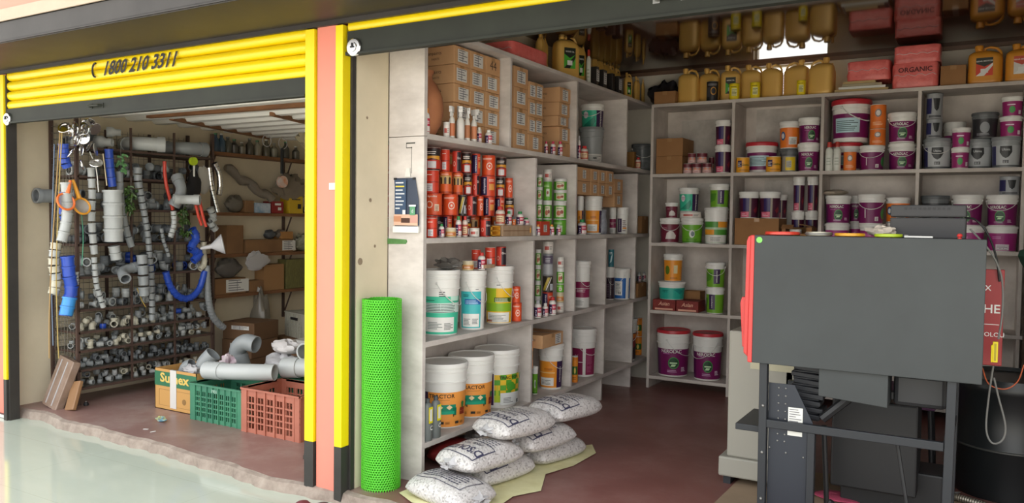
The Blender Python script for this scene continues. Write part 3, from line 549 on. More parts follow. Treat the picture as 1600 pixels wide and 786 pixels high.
# cartons
def carton(label, loc, d, rz=0, group=None, m=None, sticker=None, tape='x', text=None, open_=False, cat='box', name='carton'):
    """loc = base centre, d = (dx, dy, dz); sticker = list of (face, u, v, w, h)"""
    loc = (loc[0], loc[1], loc[2]+.0007)
    t = thing(name, label, cat, loc, rz, group); m = m or M_carton; X, Y, Z = d[0]/2, d[1]/2, d[2]-.0009
    if abs(rz) < .01 and loc[1] > 3.5 and loc[0] > -3.1: REG.append(dict(o=t, k='b', x=loc[0], y=loc[1], hx=X, hy=Y, z0=loc[2], z1=loc[2]+Z))
    if open_:
        th = .004; b = MB().bb(-X, X, -Y, Y, 0, th).bb(-X, -X+th, -Y, Y, 0, Z).bb(X-th, X, -Y, Y, 0, Z).bb(-X, X, -Y, -Y+th, 0, Z).bb(-X, X, Y-th, Y, 0, Z); b.build('body', m, t)
    else:
        MB().bb(-X, X, -Y, Y, 0, Z).build('body', m, t, bevel=.003)
        if tape: (MB().bb(-X-.0006, X+.0006, -.02, .02, Z-.03, Z+.0006) if tape == 'x' else MB().bb(-.02, .02, -Y-.0006, Y+.0006, Z-.03, Z+.0006)).build('packing_tape', mat('parcel_tape', srgb('a37a4c'), .3), t)
    for (f, u, v, w, h) in (sticker or []):
        def P(uu, vv, e):
            if f == '+x': return (X+e, uu, vv)
            if f == '-y': return (uu, -Y-e, vv)
        b = MB(); e = .001
        b.add([P(u-w/2, v-h/2, e), P(u+w/2, v-h/2, e), P(u+w/2, v+h/2, e), P(u-w/2, v+h/2, e)], [(0, 1, 2, 3)], 0)
        rn = random.Random(int((u+v)*997)+3)
        for i in range(5):
            vv = v-h*.38+h*.19*i; a = u-w*.40; bb_ = a+w*(.45+.38*rn.random())
            b.add([P(a, vv, e*1.8), P(bb_, vv, e*1.8), P(bb_, vv+h*.07, e*1.8), P(a, vv+h*.07, e*1.8)], [(0, 1, 2, 3)], 1)
        b.add([P(u-.006, v-h*.45, e*1.9), P(u+.0, v-h*.45, e*1.9), P(u+.0, v+h*.42, e*1.9), P(u-.006, v+h*.42, e*1.9)], [(0, 1, 2, 3)], 1)
        b.build('printed_sticker', [M_paper, M_inks], t)
    if text:
        b = MB()
        for (f, s, u, v, sz) in text:
            if f == '+x': b.text(s, lambda a, c: (X+.0012, u+a, v+c), sz, 0)
            else: b.text(s, lambda a, c: (u+a, -Y-.0012, v+c), sz, 0)
        b.build('printing', mat('brown_print', srgb('5a4636'), .8), t)
    return t
# ------------------------------------------------------------------ left shelf, top row
def ly(px, py, x=XS-.02): return pl(px, py, 0, x)[1]
z0 = LZ[1][0]
S = [('+x', 0, .055, .062, .062)]
G1 = 'brown cartons in the top left compartment'
cols = [(709, 737), (737.5, 764), (764.5, 789)]
hts = .1105; nm = ['left column', 'middle column', 'right column']
for c, (a, b_) in enumerate(cols):
    ya_ = ly(709, 150, XS-.07); cw_ = (4.432-ya_)/3; y0 = ya_+cw_*c; y1 = y0+cw_-.003
    for k in range(5):
        lab = f"brown carton with white sticker, {['lowest', 'second from bottom', 'third from bottom', 'second from top', 'topmost'][k]} in the {nm[c]} behind the spray bottles"
        dz = 0
        st = [('+x', (.0 if c else .005)+.01*((k*7+c*3) % 3-1), .055, cw_*.62, .074)] if not (c == 2 and k == 4) else None
        tx = [('-y', 'asianpaints', -.02, .07, .03), ('-y', 'PAINTS', .0, .035, .018)] if c == 0 else ([('+x', '44', .0, .055, .08)] if c == 2 and k == 4 else None)
        carton(lab, (XS-.07-.135, (y0+y1)/2, z0+k*hts+.0004*(k+1)), (.27, (y1-y0)-.004, hts-.0008), group=G1, sticker=st, text=tx, tape='x')
# terracotta pot
t = thing('clay_pot', 'tall terracotta pot standing at the left end of the top shelf', 'pot', (XS-.128, 3.690, z0+.0007))
t.scale = (1.02, 1.02, .87); y_p = t.location[1]
pr = [(0, 0), (.055, 0), (.075, .01), (.108, .08), (.122, .17), (.115, .26), (.085, .335), (.055, .375), (.052, .40), (.064, .42), (.064, .432), (.05, .425), (.045, .40), (0, .39)]
MB().lathe([(r*.93, z*.98) for r, z in pr], 32).build('body', mat('terracotta', srgb('b0744e'), .8, scale=5, col2=srgb('9c6242'), bump=.1), t)
REG.append(dict(o=t, k='c', x=t.location[0], y=t.location[1], r=.114, f=1, z0=z0, z1=z0+.4, fix=1))
# spray bottles
def spray(px, yt, yb, d, label, art='c87850', w=10, turn=0, body='dcd8d0'):
    (p, r, h) = on_left(px, w, yt, yb, d, z0); r = min(r, .03); t = thing('spray_bottle', label, 'spray bottle', (p[0], p[1], p[2]+.0007), radians(turn), 'spray bottles on the top shelf'); REG.append(dict(o=t, k='c', x=p[0], y=p[1], r=r*1.2, f=1, z0=z0, z1=z0+h, noscale=1))
    MB().lathe([(0, 0), (r*.95, 0), (r, .006), (r, h*.52), (r*.8, h*.60), (r*.38, h*.68), (r*.38, h*.70)], 16).build('body', pm(body, .4), t)
    MB().lathe([(r*1.02, h*.08), (r*1.02, h*.46)], 16, closed=True).build('paper_label', pm(art, .5), t)
    hd = MB().lathe([(0, h*.70), (r*.5, h*.70), (r*.5, h*.78), (0, h*.78)], 10); hd.box((.006, 0, h*.88), (r*2.6, r*1.0, h*.17)).box((r*1.8, 0, h*.92), (r*1.2, r*.6, h*.08)).box((r*1.1, 0, h*.74), (.007, r*.6, h*.18), R=Matrix.Rotation(radians(-25), 3, 'Y')); hd.box((-r*.9, 0, h*.84), (r*.8, r*.6, h*.06))
    hd.build('trigger_head', pm('e0dedb', .35), t)
spray(706, 165, 219, .045, 'white trigger spray bottle with orange label, leftmost of the spray bottles', turn=-70)
spray(719.5, 166, 220, .034, 'white trigger spray bottle with plain white body, second of the spray bottles', 'ddd8d2', 13, -55)
spray(730, 168, 222, .032, 'trigger spray bottle with tan label, third of the spray bottles', 'b87850', 10, -40)
spray(740.5, 170, 224, .03, 'trigger spray bottle with orange-brown label, nearest the purple bottles', 'c88058', 10, -20)
LC('bottle_orange', 'paint_bottle', 'white bottle with purple label and cream cap in front of the terracotta pot', 'bottle', 662.5, 671.5, 169, 207, z0, d=.03)
LC('white_tin', 'paint_tin', 'small white tin with red and green print, left of the spray bottles', 'paint tin', 692.5, 703, 191, 213, z0, d=.05)
LC('bottle_white', 'paint_bottle', 'small purple-labelled white bottle right of the spray bottles', 'bottle', 745, 752.5, 199, 224, z0, d=.035)
LC('bottle_white', 'paint_bottle', 'small purple-labelled white bottle at the right end of the spray bottle row', 'bottle', 758, 769, 203, 226, z0, d=.028)
# compartment 2
c2 = [(803, 824, 4, 2.44), (826, 849, 4, 2.40), (851, 866, 4, 2.40)]
G2 = 'brown cartons in the second top compartment'
for c, (a, b_, n, ztop) in enumerate([(803, 825, 4, 2.455), (826, 849, 4, 2.385)]):
    y0 = ly(a, 170, XS-.03); y1 = ly(b_, 175, XS-.03)-.004; hh = (ztop-z0)/n; cw_ = y1-y0
    for k in range(n):
        st = [('+x', .0 if not (c and k) else cw_*.22, hh*.5, cw_*(.6 if not c else .38), .078)]+([('+x', -cw_*.24, hh*.47, cw_*.36, .075)] if c and k > 0 else [])
        carton(f"brown carton with paper sticker, {['lowest', 'second from bottom', 'second from top', 'topmost'][k]} of the {['first', 'second'][c]} column, second top compartment", (XS-.03-.16, (y0+y1)/2, z0+k*hh+.0004*(k+1)), (.32, (y1-y0)-.004, hh-.0008), group=G2, sticker=st, tape='x')
y0 = ly(880, 180, XS-.03); y1 = ly(897.5, 180, XS-.03)
zz = z0+.105
for k, hh in enumerate([.115, .075, .10, .11]):
    off = [.0, -.03, -.015, 0][k]
    carton(f"brown carton lying endwise, {['lowest', 'second from bottom', 'second from top', 'topmost'][k]} of the stack against the divider", (XS-.045-.16, (y0+y1)/2+off-.02, zz+.0004*(k+1)), (.30, (y1-y0)-.01, hh-.0008), group=G2, sticker=[('+x', 0, hh*.5, .09, hh*.7)], text=[('-y', 'asianpaints', -.01, hh*.6, .026), ('-y', 'PAINTS', 0, hh*.3, .016)])
    zz += hh
carton('plain brown carton under the endwise carton stack beside the red bottles', (XS-.045-.15, ly(889, 222, XS-.05), z0), (.30, .20, .104), group=G2)
for i, (a, b_) in enumerate([(850.5, 856), (860, 868), (869.5, 877)]): LC('bottle_pink', 'paint_bottle', ['red-capped white bottle half hidden by the second carton column', 'red-capped white bottle in the middle of the three below the endwise cartons', 'red-capped white bottle rightmost of the three below the endwise cartons'][i], 'bottle', a, b_, 221, 244, z0, d=.04, group='red-capped bottles on the top shelf')
# compartment 3
zt = LC('grey_pail', 'paint_bucket', 'dusty grey bucket with pale label under the teal and purple bucket', 'bucket', 904, 944, 186, 252, z0, h=.285)
LC('teal_tub', 'paint_bucket', 'teal and purple bucket standing on the dusty grey bucket', 'bucket', 908, 944, 144, 188, zt, h=.20, handle=-20, d=.17)
LC('bottle_brown', 'paint_bottle', 'small red and white bottle in front of the dusty grey bucket', 'bottle', 907, 919, 228, 253, z0, d=.03)
LC('bottle_silver', 'paint_bottle', 'slim pale bottle against the divider beside the dusty grey bucket', 'bottle', 903, 908, 212, 248, z0, d=.06)
# compartment 4
LC('grey_tub', 'paint_bucket', 'dark grey metal bucket in the last top compartment by the corner', 'bucket', 987, 1020, 226, 268, z0, handle=10)
LC('bottle_brown', 'paint_bottle', 'small red and white bottle in front of the dark grey metal bucket', 'bottle', 992, 1000, 246, 268, z0, d=.03)
carton('narrow brown and black carton left of the dark grey metal bucket', (XS-.10, ly(981.5, 240, XS-.1)+.03, z0), (.12, .05, .15), m=pm('8c6430', .7), tape=None)
# ------------------------------------------------------------------ left shelf, second row: the red tins
z0 = LZ[2][0]
T4, T3, T2, T1 = .128, .128, .134, .132
X0 = 650; 
def cpx(c): return X0+c/4.625
tiers = [
 ('bottom', T4, [(64, 150, 'red_tin'), (196, 262, 'purple_text_tin'), (268, 330, 'red_ring_tin'), (332, 398, 'dark_red_tin'), (470, 540, 'arch_tin'), (545, 610, 'orange_tin'), (615, 680, 'dark_red_tin'), (690, 750, 'red_tin')]),
 ('second', T3, [(66, 188, 'red_big_ring_tin'), (194, 302, 'red_ring_tin'), (306, 362, 'striped_black_tin'), (366, 436, 'two_tone_tin'), (438, 488, 'red_ring_tin'), (490, 570, 'purple_text_tin'), (574, 640, 'purple_text_tin'), (642, 708, 'dark_red_tin'), (710, 770, 'two_tone_tin')]),
 ('third', T2, [(66, 166, 'red_tin'), (170, 262, 'arch_tin'), (265, 340, 'arch_tin'), (344, 404, 'dark_red_tin'), (406, 458, 'two_tone_tin'), (466, 574, 'purple_text_tin'), (578, 642, 'dark_red_tin'), (645, 700, 'red_ring_tin'), (702, 770, 'purple_text_tin')]),
 ('top', T1, [(66, 178, 'dark_red_tin'), (180, 245, 'red_tin'), (262, 326, 'two_tone_tin'), (328, 400, 'dark_red_tin'), (405, 466, 'purple_text_tin'), (476, 574, 'red_ring_tin'), (578, 655, 'dark_red_tin')])]
DESC = {'red_tin': 'red tin with a pale panel', 'purple_text_tin': 'red and navy tin with upright lettering', 'red_ring_tin': 'orange-red tin with a white ring', 'dark_red_tin': 'black-topped red tin', 'arch_tin': 'orange tin printed with dark arches', 'orange_tin': 'orange tin', 'red_big_ring_tin': 'wide red tin with a large pale ring', 'striped_black_tin': 'black tin with slanting gold stripe', 'two_tone_tin': 'tin half red and half black'}
zz = z0
ytop_tin = {}
for ti, (tn, hh, L_) in enumerate(tiers):
    # widths from the picture; positions along the shelf kept clear of one another
    prev = 3.575
    pyv = [345, 305, 273, 240][ti]
    for i, (a, c, v) in enumerate(L_):
        x = XS-.20 if ti == 0 else XS-.165
        pa = pl(cpx(a), pyv, 0, x)[1]; pb = pl(cpx(c), pyv, 0, x)[1]; D = depth(pl(cpx((a+c)/2), pyv, 0, x))
        r = (c-a)/4.625*D/FPX/2*.97
        yc = max((pa+pb)/2, prev+r+.001); prev = yc+r
        if yc+r > 4.78: continue
        container(v, 'paint_tin', f'{DESC[v]}, {ORD[i+1]} from left, {tn} tier of red tins', 'paint tin', (x, yc, zz), min(r, .075), hh-.0005, turn=(i*37 % 30)-12, group='red tins stacked in the big compartment')
        ytop_tin[(ti, i)] = yc
    zz += hh
rb = random.Random(5); zz = z0
for ti, hh in enumerate((T4, T3, T2, T1)):
    y = 3.64
    while y < [4.72, 4.70, 4.66, 4.45][ti]:
        container(rb.choice(['red_tin', 'two_tone_tin', 'dark_red_tin', 'red_ring_tin', 'arch_tin']), 'paint_tin', f"red tin {ORD[int((y-3.64)/.1045+.5)+1]} from left, rear row of the {['bottom', 'second', 'third', 'top'][ti]} red tier", 'paint tin', (XB+.052, y, zz), .048, hh-.0005, turn=rb.uniform(-30, 30), group=f"rear row red tins, {['bottom', 'second', 'third', 'top'][ti]} tier"); y += .1045
    zz += hh
LC('red_tin', 'paint_tin', 'small white-lidded red tin at the right end of the top tier of red tins', 'paint tin', cpx(702), cpx(778), 259, 273, z0+T4+T3+T2, d=.165, h=.07)
fr = [('red_tin', 'paint_tin', 'red tin at the far left front of the red tin compartment', 70, 154, 558, 705), ('bottle_green', 'paint_bottle', 'small bottle with green cap and pale label, leftmost in front of the red tins', 162, 206, 600, 705), ('cream_tin', 'paint_tin', 'low cream tin right of the leftmost green-capped bottle', 210, 292, 628, 703), ('bottle_green', 'paint_bottle', 'green-capped purple bottle between the two low tins', 284, 330, 545, 703), ('bottle_brown', 'paint_bottle', 'red-capped brown and white bottle between the two low tins', 332, 376, 545, 700), ('white_tin', 'paint_tin', 'low white tin left of the front two-tone tin', 380, 462, 630, 703), ('two_tone_tin', 'paint_tin', 'tall red and black tin left of the wooden drawer', 463, 540, 570, 705)]
prev = 3.57
for v, n, lb, a, c, t_, b_ in fr:
    x = XS-.052; P = pl(cpx((a+c)/2), 220+(t_+b_)/2/4.625, 0, x); D = depth(P); r = min((c-a)/4.625*D/FPX/2*.93, .047); zt = pl(cpx((a+c)/2), 220+t_/4.625, 0, x)[2]
    yc = max(P[1], prev+r+.001); prev = yc+r
    container(v, n, lb, 'paint tin' if n == 'paint_tin' else 'bottle', (x, yc, z0), r, zt-z0)
# yellow caddy and wooden drawer with bottles on top
y0 = ly(cpx(545), 365); y1 = ly(cpx(612), 365)
t = thing('wire_rack', 'small yellow plastic rack between the front red tin and the wooden drawer', 'rack', (XS-.05, (y0+y1)/2, z0+.0007))
w = (y1-y0)/2-.004; b = MB()
for zz_ in (.004, .032, .06): b.bb(-.03, .03, -w, w, zz_, zz_+.007)
b.bb(-.03, .03, -w, -w+.006, 0, .067).bb(-.03, .03, w-.006, w, 0, .067); b.build('frame', pm('d89a34', .5), t)
y0 = ly(cpx(616), 365); y1 = ly(cpx(826), 365)
t = thing('wooden_tray', 'shallow pale wooden drawer box under the row of small capped bottles', 'box', (XS-.058, (y0+y1)/2, z0+.0007)); w = (y1-y0)/2-.002
M_pale = mat('pale_wood', srgb('b49a80'), .8, scale=4, col2=srgb('a08468'), aniso=(1, 6, 1))
MB().bb(-.05, .05, -w, w, 0, .070).build('body', M_pale, t, bevel=.002)
MB().bb(.05, .052, -w+.005, w-.03, .033, .037).build('shadow_gap', M_wood, t); MB().bb(.05, .056, w-.025, w-.02, .02, .055).build('side_strip', pm('c89040', .6), t)
for v, lb, a, c, t_ in [('bottle_brown', 'brown and white bottle with red cap, largest on the wooden drawer', 572, 644, 475), ('bottle_green', 'green-capped bottle second from left on the wooden drawer', 650, 692, 510), ('orange_tin', 'small orange tin on the wooden drawer', 693, 722, 568), ('bottle_green', 'green-capped white bottle third bottle from left on the wooden drawer', 724, 778, 512), ('bottle_green', 'low green-capped bottle at the right end of the wooden drawer', 782, 828, 558)]:
    x = XS-.055; P = pl(cpx((a+c)/2), 220+600/4.625, 0, x); D = depth(P); r = (c-a)/4.625*D/FPX/2*.95; zt = pl(cpx((a+c)/2), 220+t_/4.625, 0, x)[2]
    container(v, 'paint_tin' if 'tin' in v else 'paint_bottle', lb, 'paint tin' if 'tin' in v else 'bottle', (x, P[1], z0+.0712), r, zt-z0-.07)
# second row compartment b: green tins
def stack_left(px0, px1, items, zb, d, grp, lbl, py=300, cat='paint tin', name='paint_tin'):
    x = XS-d; P = pl((px0+px1)/2, py, 0, x); D = depth(P); r = (px1-px0)*D/FPX/2*.97; z = zb
    for i, (v, hh, ds) in enumerate(items):
        container(v, name, ds, cat, (x, P[1], z), r, hh-.0005, group=grp); z += hh
    return z
GG = 'green tins in the second compartment of the second row'
stack_left(864.5, 885.5, [('green_plain_tin', .115, 'green tin at the foot of the right-hand green stack'), ('green_face_tin', .135, 'green tin with a face picture, second up in the right-hand green stack'), ('green_face_tin', .08, 'white-lidded green tin, third up in the right-hand green stack'), ('green_face_tin', .085, 'topmost white-lidded tin of the right-hand green stack')], z0, .10, GG, '', 320)
stack_left(848.5, 862.5, [('green_plain_tin', .115, 'green tin at the foot of the middle green stack'), ('green_face_tin', .135, 'green tin with a face picture in the middle green stack'), ('green_plain_tin', .14, 'tall green tin in the middle green stack'), ('white_tin', .085, 'white tin topping the middle green stack')], z0, .06+.045, GG, '', 320)
stack_left(838.5, 847.5, [('green_plain_tin', .115, 'narrow green tin at the foot of the left green stack'), ('green_face_tin', .135, 'narrow green tin with face picture in the left green stack'), ('green_face_tin', .09, 'narrow white-lidded tin upper in the left green stack'), ('green_face_tin', .09, 'topmost narrow tin of the left green stack')], z0, .10, GG, '', 320)
carton('small flat red box standing in front of the green stacks', (XS-.035, ly(851, 355), z0), (.04, .14, .10), m=pm('c8442c', .6), tape=None, sticker=[('+x', 0, .05, .05, .05)])
for v, a, c, lb in [('bottle_orange', 838, 845, 'small bottle with cream cap left of the red box under the green tins'), ('bottle_orange', 859.5, 867.5, 'small bottle with orange cap right of the red box under the green tins'), ('bottle_silver', 870, 877.5, 'small dark-capped bottle in front of the right-hand green stack')]:
    LC(v, 'paint_bottle', lb, 'bottle', a, c, 353, 370, z0, d=.012+.0, h=.078)
# second row compartment c: buckets with cartons on top
zt = LC('pail_orange', 'paint_bucket', 'white bucket with orange band carrying the small cartons, second row', 'bucket', 912.5, 941.5, 308, 368, z0, h=.305, turn=15)
LC('pail_orange', 'paint_bucket', 'white bucket against the divider, left of the orange-banded bucket', 'bucket', 901.5, 912, 308, 368, z0, h=.30, d=.10)
LC('bottle_green', 'paint_bottle', 'green-capped purple and red bottle in front of the orange-banded bucket', 'bottle', 903.5, 917, 343, 370, z0, d=.03)
z2 = LC('pail_purplestrip', 'paint_bucket', 'white bucket with purple strip at the right of the second row', 'bucket', 963, 982.5, 320, 366, z0, h=.225)
LC('pail_maroonband', 'paint_bucket', 'white bucket between the white pouch and the purple-strip bucket', 'bucket', 952, 963, 320, 366, z0, h=.225, d=.12)
for k in range(2):
    for j, (a, c) in enumerate([(902, 924), (925, 936), (937, 948), (949, 960)]):
        yy0 = ly(a, 270, XS-.02)+.012*(j == 0); yy1 = ly(c+.6, 270, XS-.02)
        carton(f"small stickered carton, {['leftmost', 'second', 'third', 'fourth'][j]} of the {['lower', 'upper'][k]} four above the orange-banded bucket", (XS-.02-.15, (yy0+yy1)/2, z0+.306+.105*k), (.28, yy1-yy0-.006, .104), group='small cartons above the orange-banded bucket', sticker=[('+x', .01, .052, min(.06, (yy1-yy0)*.7), .065)], tape=None)
for k in range(2):
    yy0 = ly(962, 290, XS-.05); yy1 = ly(975, 290, XS-.05)
    carton(f"small brown carton, {['lower', 'upper'][k]} of the pair on the purple-strip bucket", (XS-.05-.12, (yy0+yy1)/2, z2+.0004+.12*k), (.22, (yy1-yy0)-.005, .118), group='small cartons above the purple-strip bucket', sticker=[('+x', .0, .06, .06, .07)], tape=None)
t = thing('plastic_pouch', 'crumpled white printed pouch standing between the second-row buckets', 'pouch', (XS-.035, ly(945, 350), z0+.0007))
V = []; F = []; rn = random.Random(4); nU, nV = 7, 9
for j in range(nV):
    for i in range(nU):
        u = (i/(nU-1)-.5)*.13; v = j/(nV-1)*.20; V.append((.016*(1-(2*i/(nU-1)-1)**2)*(1-(2*j/(nV-1)-1)**4)+rn.uniform(-.003, .003)+.004, u+.01*sin(v*30), v))
n = len(V); V += [(-x+.004, y, z) for x, y, z in V]
for j in range(nV-1):
    for i in range(nU-1):
        q = j*nU+i; F += [(q, q+1, q+nU+1, q+nU), (n+q, n+q+nU, n+q+nU+1, n+q+1)]
MB().add(V, F, 0, True).build('film', mat('pouch_film', srgb('b8bcc8'), .3, scale=30, col2=srgb('8890a0')), t)
carton('dark brown carton alone in the last second-row compartment', (XS-.12, ly(1004, 350, XS-.05)-.02, z0), (.2, .16, .155), m=M_carton2)
# ------------------------------------------------------------------ third row
z0 = LZ[3][0]
zt1 = LC('pail_teal', 'paint_bucket', 'white bucket with teal label, leftmost of the three big third-row buckets', 'bucket', 656, 719.5, 421, 531, z0, turn=8, handle=60)
zt2 = LC('pail_aqua', 'paint_bucket', 'white bucket with aqua and blue label, middle of the three big third-row buckets', 'bucket', 715, 760, 422, 521, z0, turn=-5, handle=60)
zt3 = LC('pail_yellowgreen', 'paint_bucket', 'white bucket with yellow and green label, third-row bucket beside the red ring tins', 'bucket', 756, 803, 415, 513, z0, turn=0, handle=70)
x = XS-.12
ZC = zt3
LC('two_tone_tin', 'paint_tin', 'red and black tin on the lid of the yellow and green bucket', 'paint tin', 775, 791, 381, 415, ZC, d=.10, h=.125)
LC('red_tin', 'paint_tin', 'red tin left on the lid of the yellow and green bucket', 'paint tin', 758, 774, 381, 415, ZC, d=.10, h=.125)
LC('red_tin', 'paint_tin', 'red tin far back on the middle third-row bucket lid', 'paint tin', 737, 751, 382, 415, zt2, d=.15, h=.125)
LC('bottle_red', 'paint_bottle', 'white-capped dark red bottle on the lid of the middle bucket', 'bottle', 746.5, 758.5, 388, 420, zt2, d=.06, h=.11)
LC('cream_tin', 'paint_tin', 'low cream tin with brown band on the middle bucket lid', 'paint tin', 722, 740.5, 405, 421, zt2, d=.11, h=.06)
t = thing('wood_offcut', 'small pale wood offcut lying on the bucket lid in front of the red tins', 'wood piece', (XS-.028, ly(766, 414), ZC)); MB().bb(-.012, .012, -.05, .05, 0, .022).build('block', M_pale, t, bevel=.002)
# ring-logo tins right of the buckets
LC('red_ring_tin', 'paint_tin', 'orange-red ring tin at the bottom right of the third row big compartment', 'paint tin', 799.5, 815, 473, 506, z0, d=.06, h=.125)
LC('red_ring_tin', 'paint_tin', 'orange-red ring tin standing on the bottom right ring tin', 'paint tin', 799.5, 813, 445, 473, z0+.126, d=.06, h=.108)
LC('red_ring_tin', 'paint_tin', 'orange-red tin behind and right of the lower ring tin', 'paint tin', 813, 823, 475, 504, z0, d=.17, h=.12)
LC('purple_text_tin', 'paint_tin', 'navy and red tin behind the two ring tins, halfway up', 'paint tin', 810, 824, 450, 475, z0+.121, d=.17, h=.10)
LC('red_ring_tin', 'paint_tin', 'topmost orange-red ring tin beside the divider, third row', 'paint tin', 809, 824.5, 424, 452, z0+.222, d=.17, h=.115)
# dark crumpled bag on first bucket: defined with the soft things
# third row compartment b
GB = 'small tins in the second compartment of the third row'
stack_left(836.5, 845.5, [('green_face_tin', .115, 'dark green tin at the foot of the narrow green column, third row'), ('green_face_tin', .115, 'green tin second up in the narrow column, third row'), ('green_face_tin', .115, 'green tin third up in the narrow column, third row'), ('green_face_tin', .12, 'topmost green tin of the narrow column, third row')], z0, .20, GB, '', 420)
stack_left(847.5, 864.5, [('purple_text_tin', .155, 'orange and purple tin under the silver can'), ('striped_black_tin', .12, 'dark tin below the tall silver can'), ('silver_can', .16, 'tall silver can in the middle of the third-row small tins'), ('white_tin', .09, 'white tin topping the silver can')], z0, .12, GB, '', 430)
stack_left(869.5, 881.5, [('white_tin', .075, 'low white tin at the foot of the right-hand small stack'), ('cream_tin', .075, 'cream-banded tin second up in the right-hand small stack'), ('green_plain_tin', .06, 'low green tin third up in the right-hand small stack'), ('green_face_tin', .12, 'green tin with picture high in the right-hand small stack'), ('white_tin', .08, 'white tin topping the right-hand small stack')], z0, .06, GB, '', 440)
LC('bottle_silver', 'paint_bottle', 'large purple bottle with silver cap at the left front, third row', 'bottle', 834.5, 846, 469, 500, z0, d=.035)
LC('bottle_white', 'paint_bottle', 'white and grey bottle beside the silver-capped purple bottle', 'bottle', 847.5, 856.5, 474, 496, z0, d=.03)
LC('bottle_red', 'paint_bottle', 'red-labelled white bottle in front of the silver can', 'bottle', 857.5, 869, 464, 494, z0, d=.03)
LC('pail_maroonband', 'paint_bucket', 'white bucket with maroon band and slanting wire handle', 'bucket', 895, 923, 408, 487, z0, handle=40)
zt = LC('pail_darkpurple', 'paint_bucket', 'dark purple bucket left of the blue-labelled bucket', 'bucket', 949, 963, 417, 476, z0, d=.14, handle=30)
LC('teal_can_tall', 'paint_tin', 'tall teal can standing on the dark purple bucket', 'can', 950.5, 959.5, 378, 417, zt, d=.14, h=.155)
LC('pail_blue', 'paint_bucket', 'white bucket with blue label in the third row', 'bucket', 962.5, 990, 419, 472, z0, handle=-60)
carton('brown carton in the last third-row compartment by the corner', (XS-.10, ly(1003, 450, XS-.02)-.03, z0), (.19, .20, .13), m=M_carton2)
for i, (a, c) in enumerate([(996, 1001.5), (1003.5, 1009)]): LC('bottle_silver', 'paint_bottle', ['dark small bottle left on the corner carton', 'dark small bottle right on the corner carton'][i], 'bottle', a, c, 424, 441, z0+.13, d=.07, h=.085)
# ------------------------------------------------------------------ fourth row
z0 = LZ[4][0]
LC('pail_sofa', 'paint_bucket', 'orange-labelled sofa bucket nearest the end panel on the bottom shelf', 'bucket', 661, 737.5, 562, 679, z0, turn=14, d=.17, dx=.02)
LC('pail_sofa', 'paint_bucket', 'orange-labelled sofa bucket in the middle of the three bottom shelf buckets', 'bucket', 706, 778, 551, 657, z0, turn=24, d=.17, dx=.03)
LC('pail_check', 'paint_bucket', 'green and yellow check bucket, rightmost of the three bottom shelf buckets', 'bucket', 748, 819.5, 541, 640, z0, turn=30, d=.17, dx=.03)
# grey oil bottles
for i, (a, c, lb) in enumerate([(662, 673.5, 'flat grey oil bottle with yellow label, against the end panel on the bottom shelf'), (673.5, 688, 'flat grey oil bottle with yellow label, right one in front of the first sofa bucket')]):
    x = XS-.025; P = pl((a+c)/2, 660, 0, x); D = depth(P); w = (c-a)*D/FPX
    t = thing('oil_bottle', lb, 'bottle', (x, max(P[1], 3.598+i*.070), z0+.0007), 0, 'grey oil bottles')
    Hh = .235; pr = [(0, 0), (.95, 0), (1, .02), (1, .74), (.8, .86), (.45, .90), (.42, .90)]
    MB().lathe([(r*.033, z*Hh) for r, z in pr], 16, ell=(.8, 1)).build('body', pm('6f7472', .45), t)
    MB().lathe([(0, .9*Hh), (.013, .9*Hh), (.013, Hh), (0, Hh)], 12).build('cap', pm('4a4e50', .5), t)
    b = MB().bb(.0250, .0272, -.020, .014, .10, .19, 0); b.text('C', lambda u, v: (.0285, u, .072+v), .035, 1, off=.02); b.bb(.0272, .0276, -.013, .007, .112, .178, 1); b.build('paper_label', [pm('e8d820'), WHITE], t)
z_ = stack_left(831.5, 840.5, [('green_tub_kid', .20, 'green tub at the foot of the pair behind the bottom shelf divider')], z0, .10, None, '', 590, 'tub', 'paint_tub')
stack_left(831.5, 840.5, [('orange_band_tin', .20, 'orange tub on the green tub behind the bottom shelf divider')], z_, .10, None, '', 540, 'tub', 'paint_tub')
zt = LC('pail_orange', 'paint_bucket', 'orange bucket with purple side under the flat carton', 'bucket', 841, 881, 532, 615, z0, h=.335, handle=50)
carton('long flat brown carton lying on the orange and purple bucket', (XS-.155, ly(864, 520, XS-.02)-.02, zt+.001), (.28, .32, .095), sticker=[('+x', .08, .048, .09, .07)], text=[('-y', 'asianpaints', .02, .06, .03)])
LC('orange_band_tin', 'paint_tin', 'orange tin left of the maroon block bucket on the bottom shelf', 'paint tin', 893.5, 903, 552, 600, z0, d=.05, h=.20)
LC('pail_maroonblocks', 'paint_bucket', 'white bucket with maroon block label and upright lettering', 'bucket', 896, 938.5, 511, 592, z0, handle=40)
LC('pail_dark', 'paint_bucket', 'bucket with dark picture label on the bottom shelf', 'bucket', 946, 987, 499, 574, z0, handle=20)
GE = 'yellow and green tins at the far end of the bottom shelf'
stack_left(990.5, 1003, [('orange_band_tin', .175, 'yellow and green tin at the foot of the far stack, bottom shelf'), ('orange_band_tin', .175, 'yellow and green tin on top of the far stack, bottom shelf')], z0, .12, GE, '', 530)
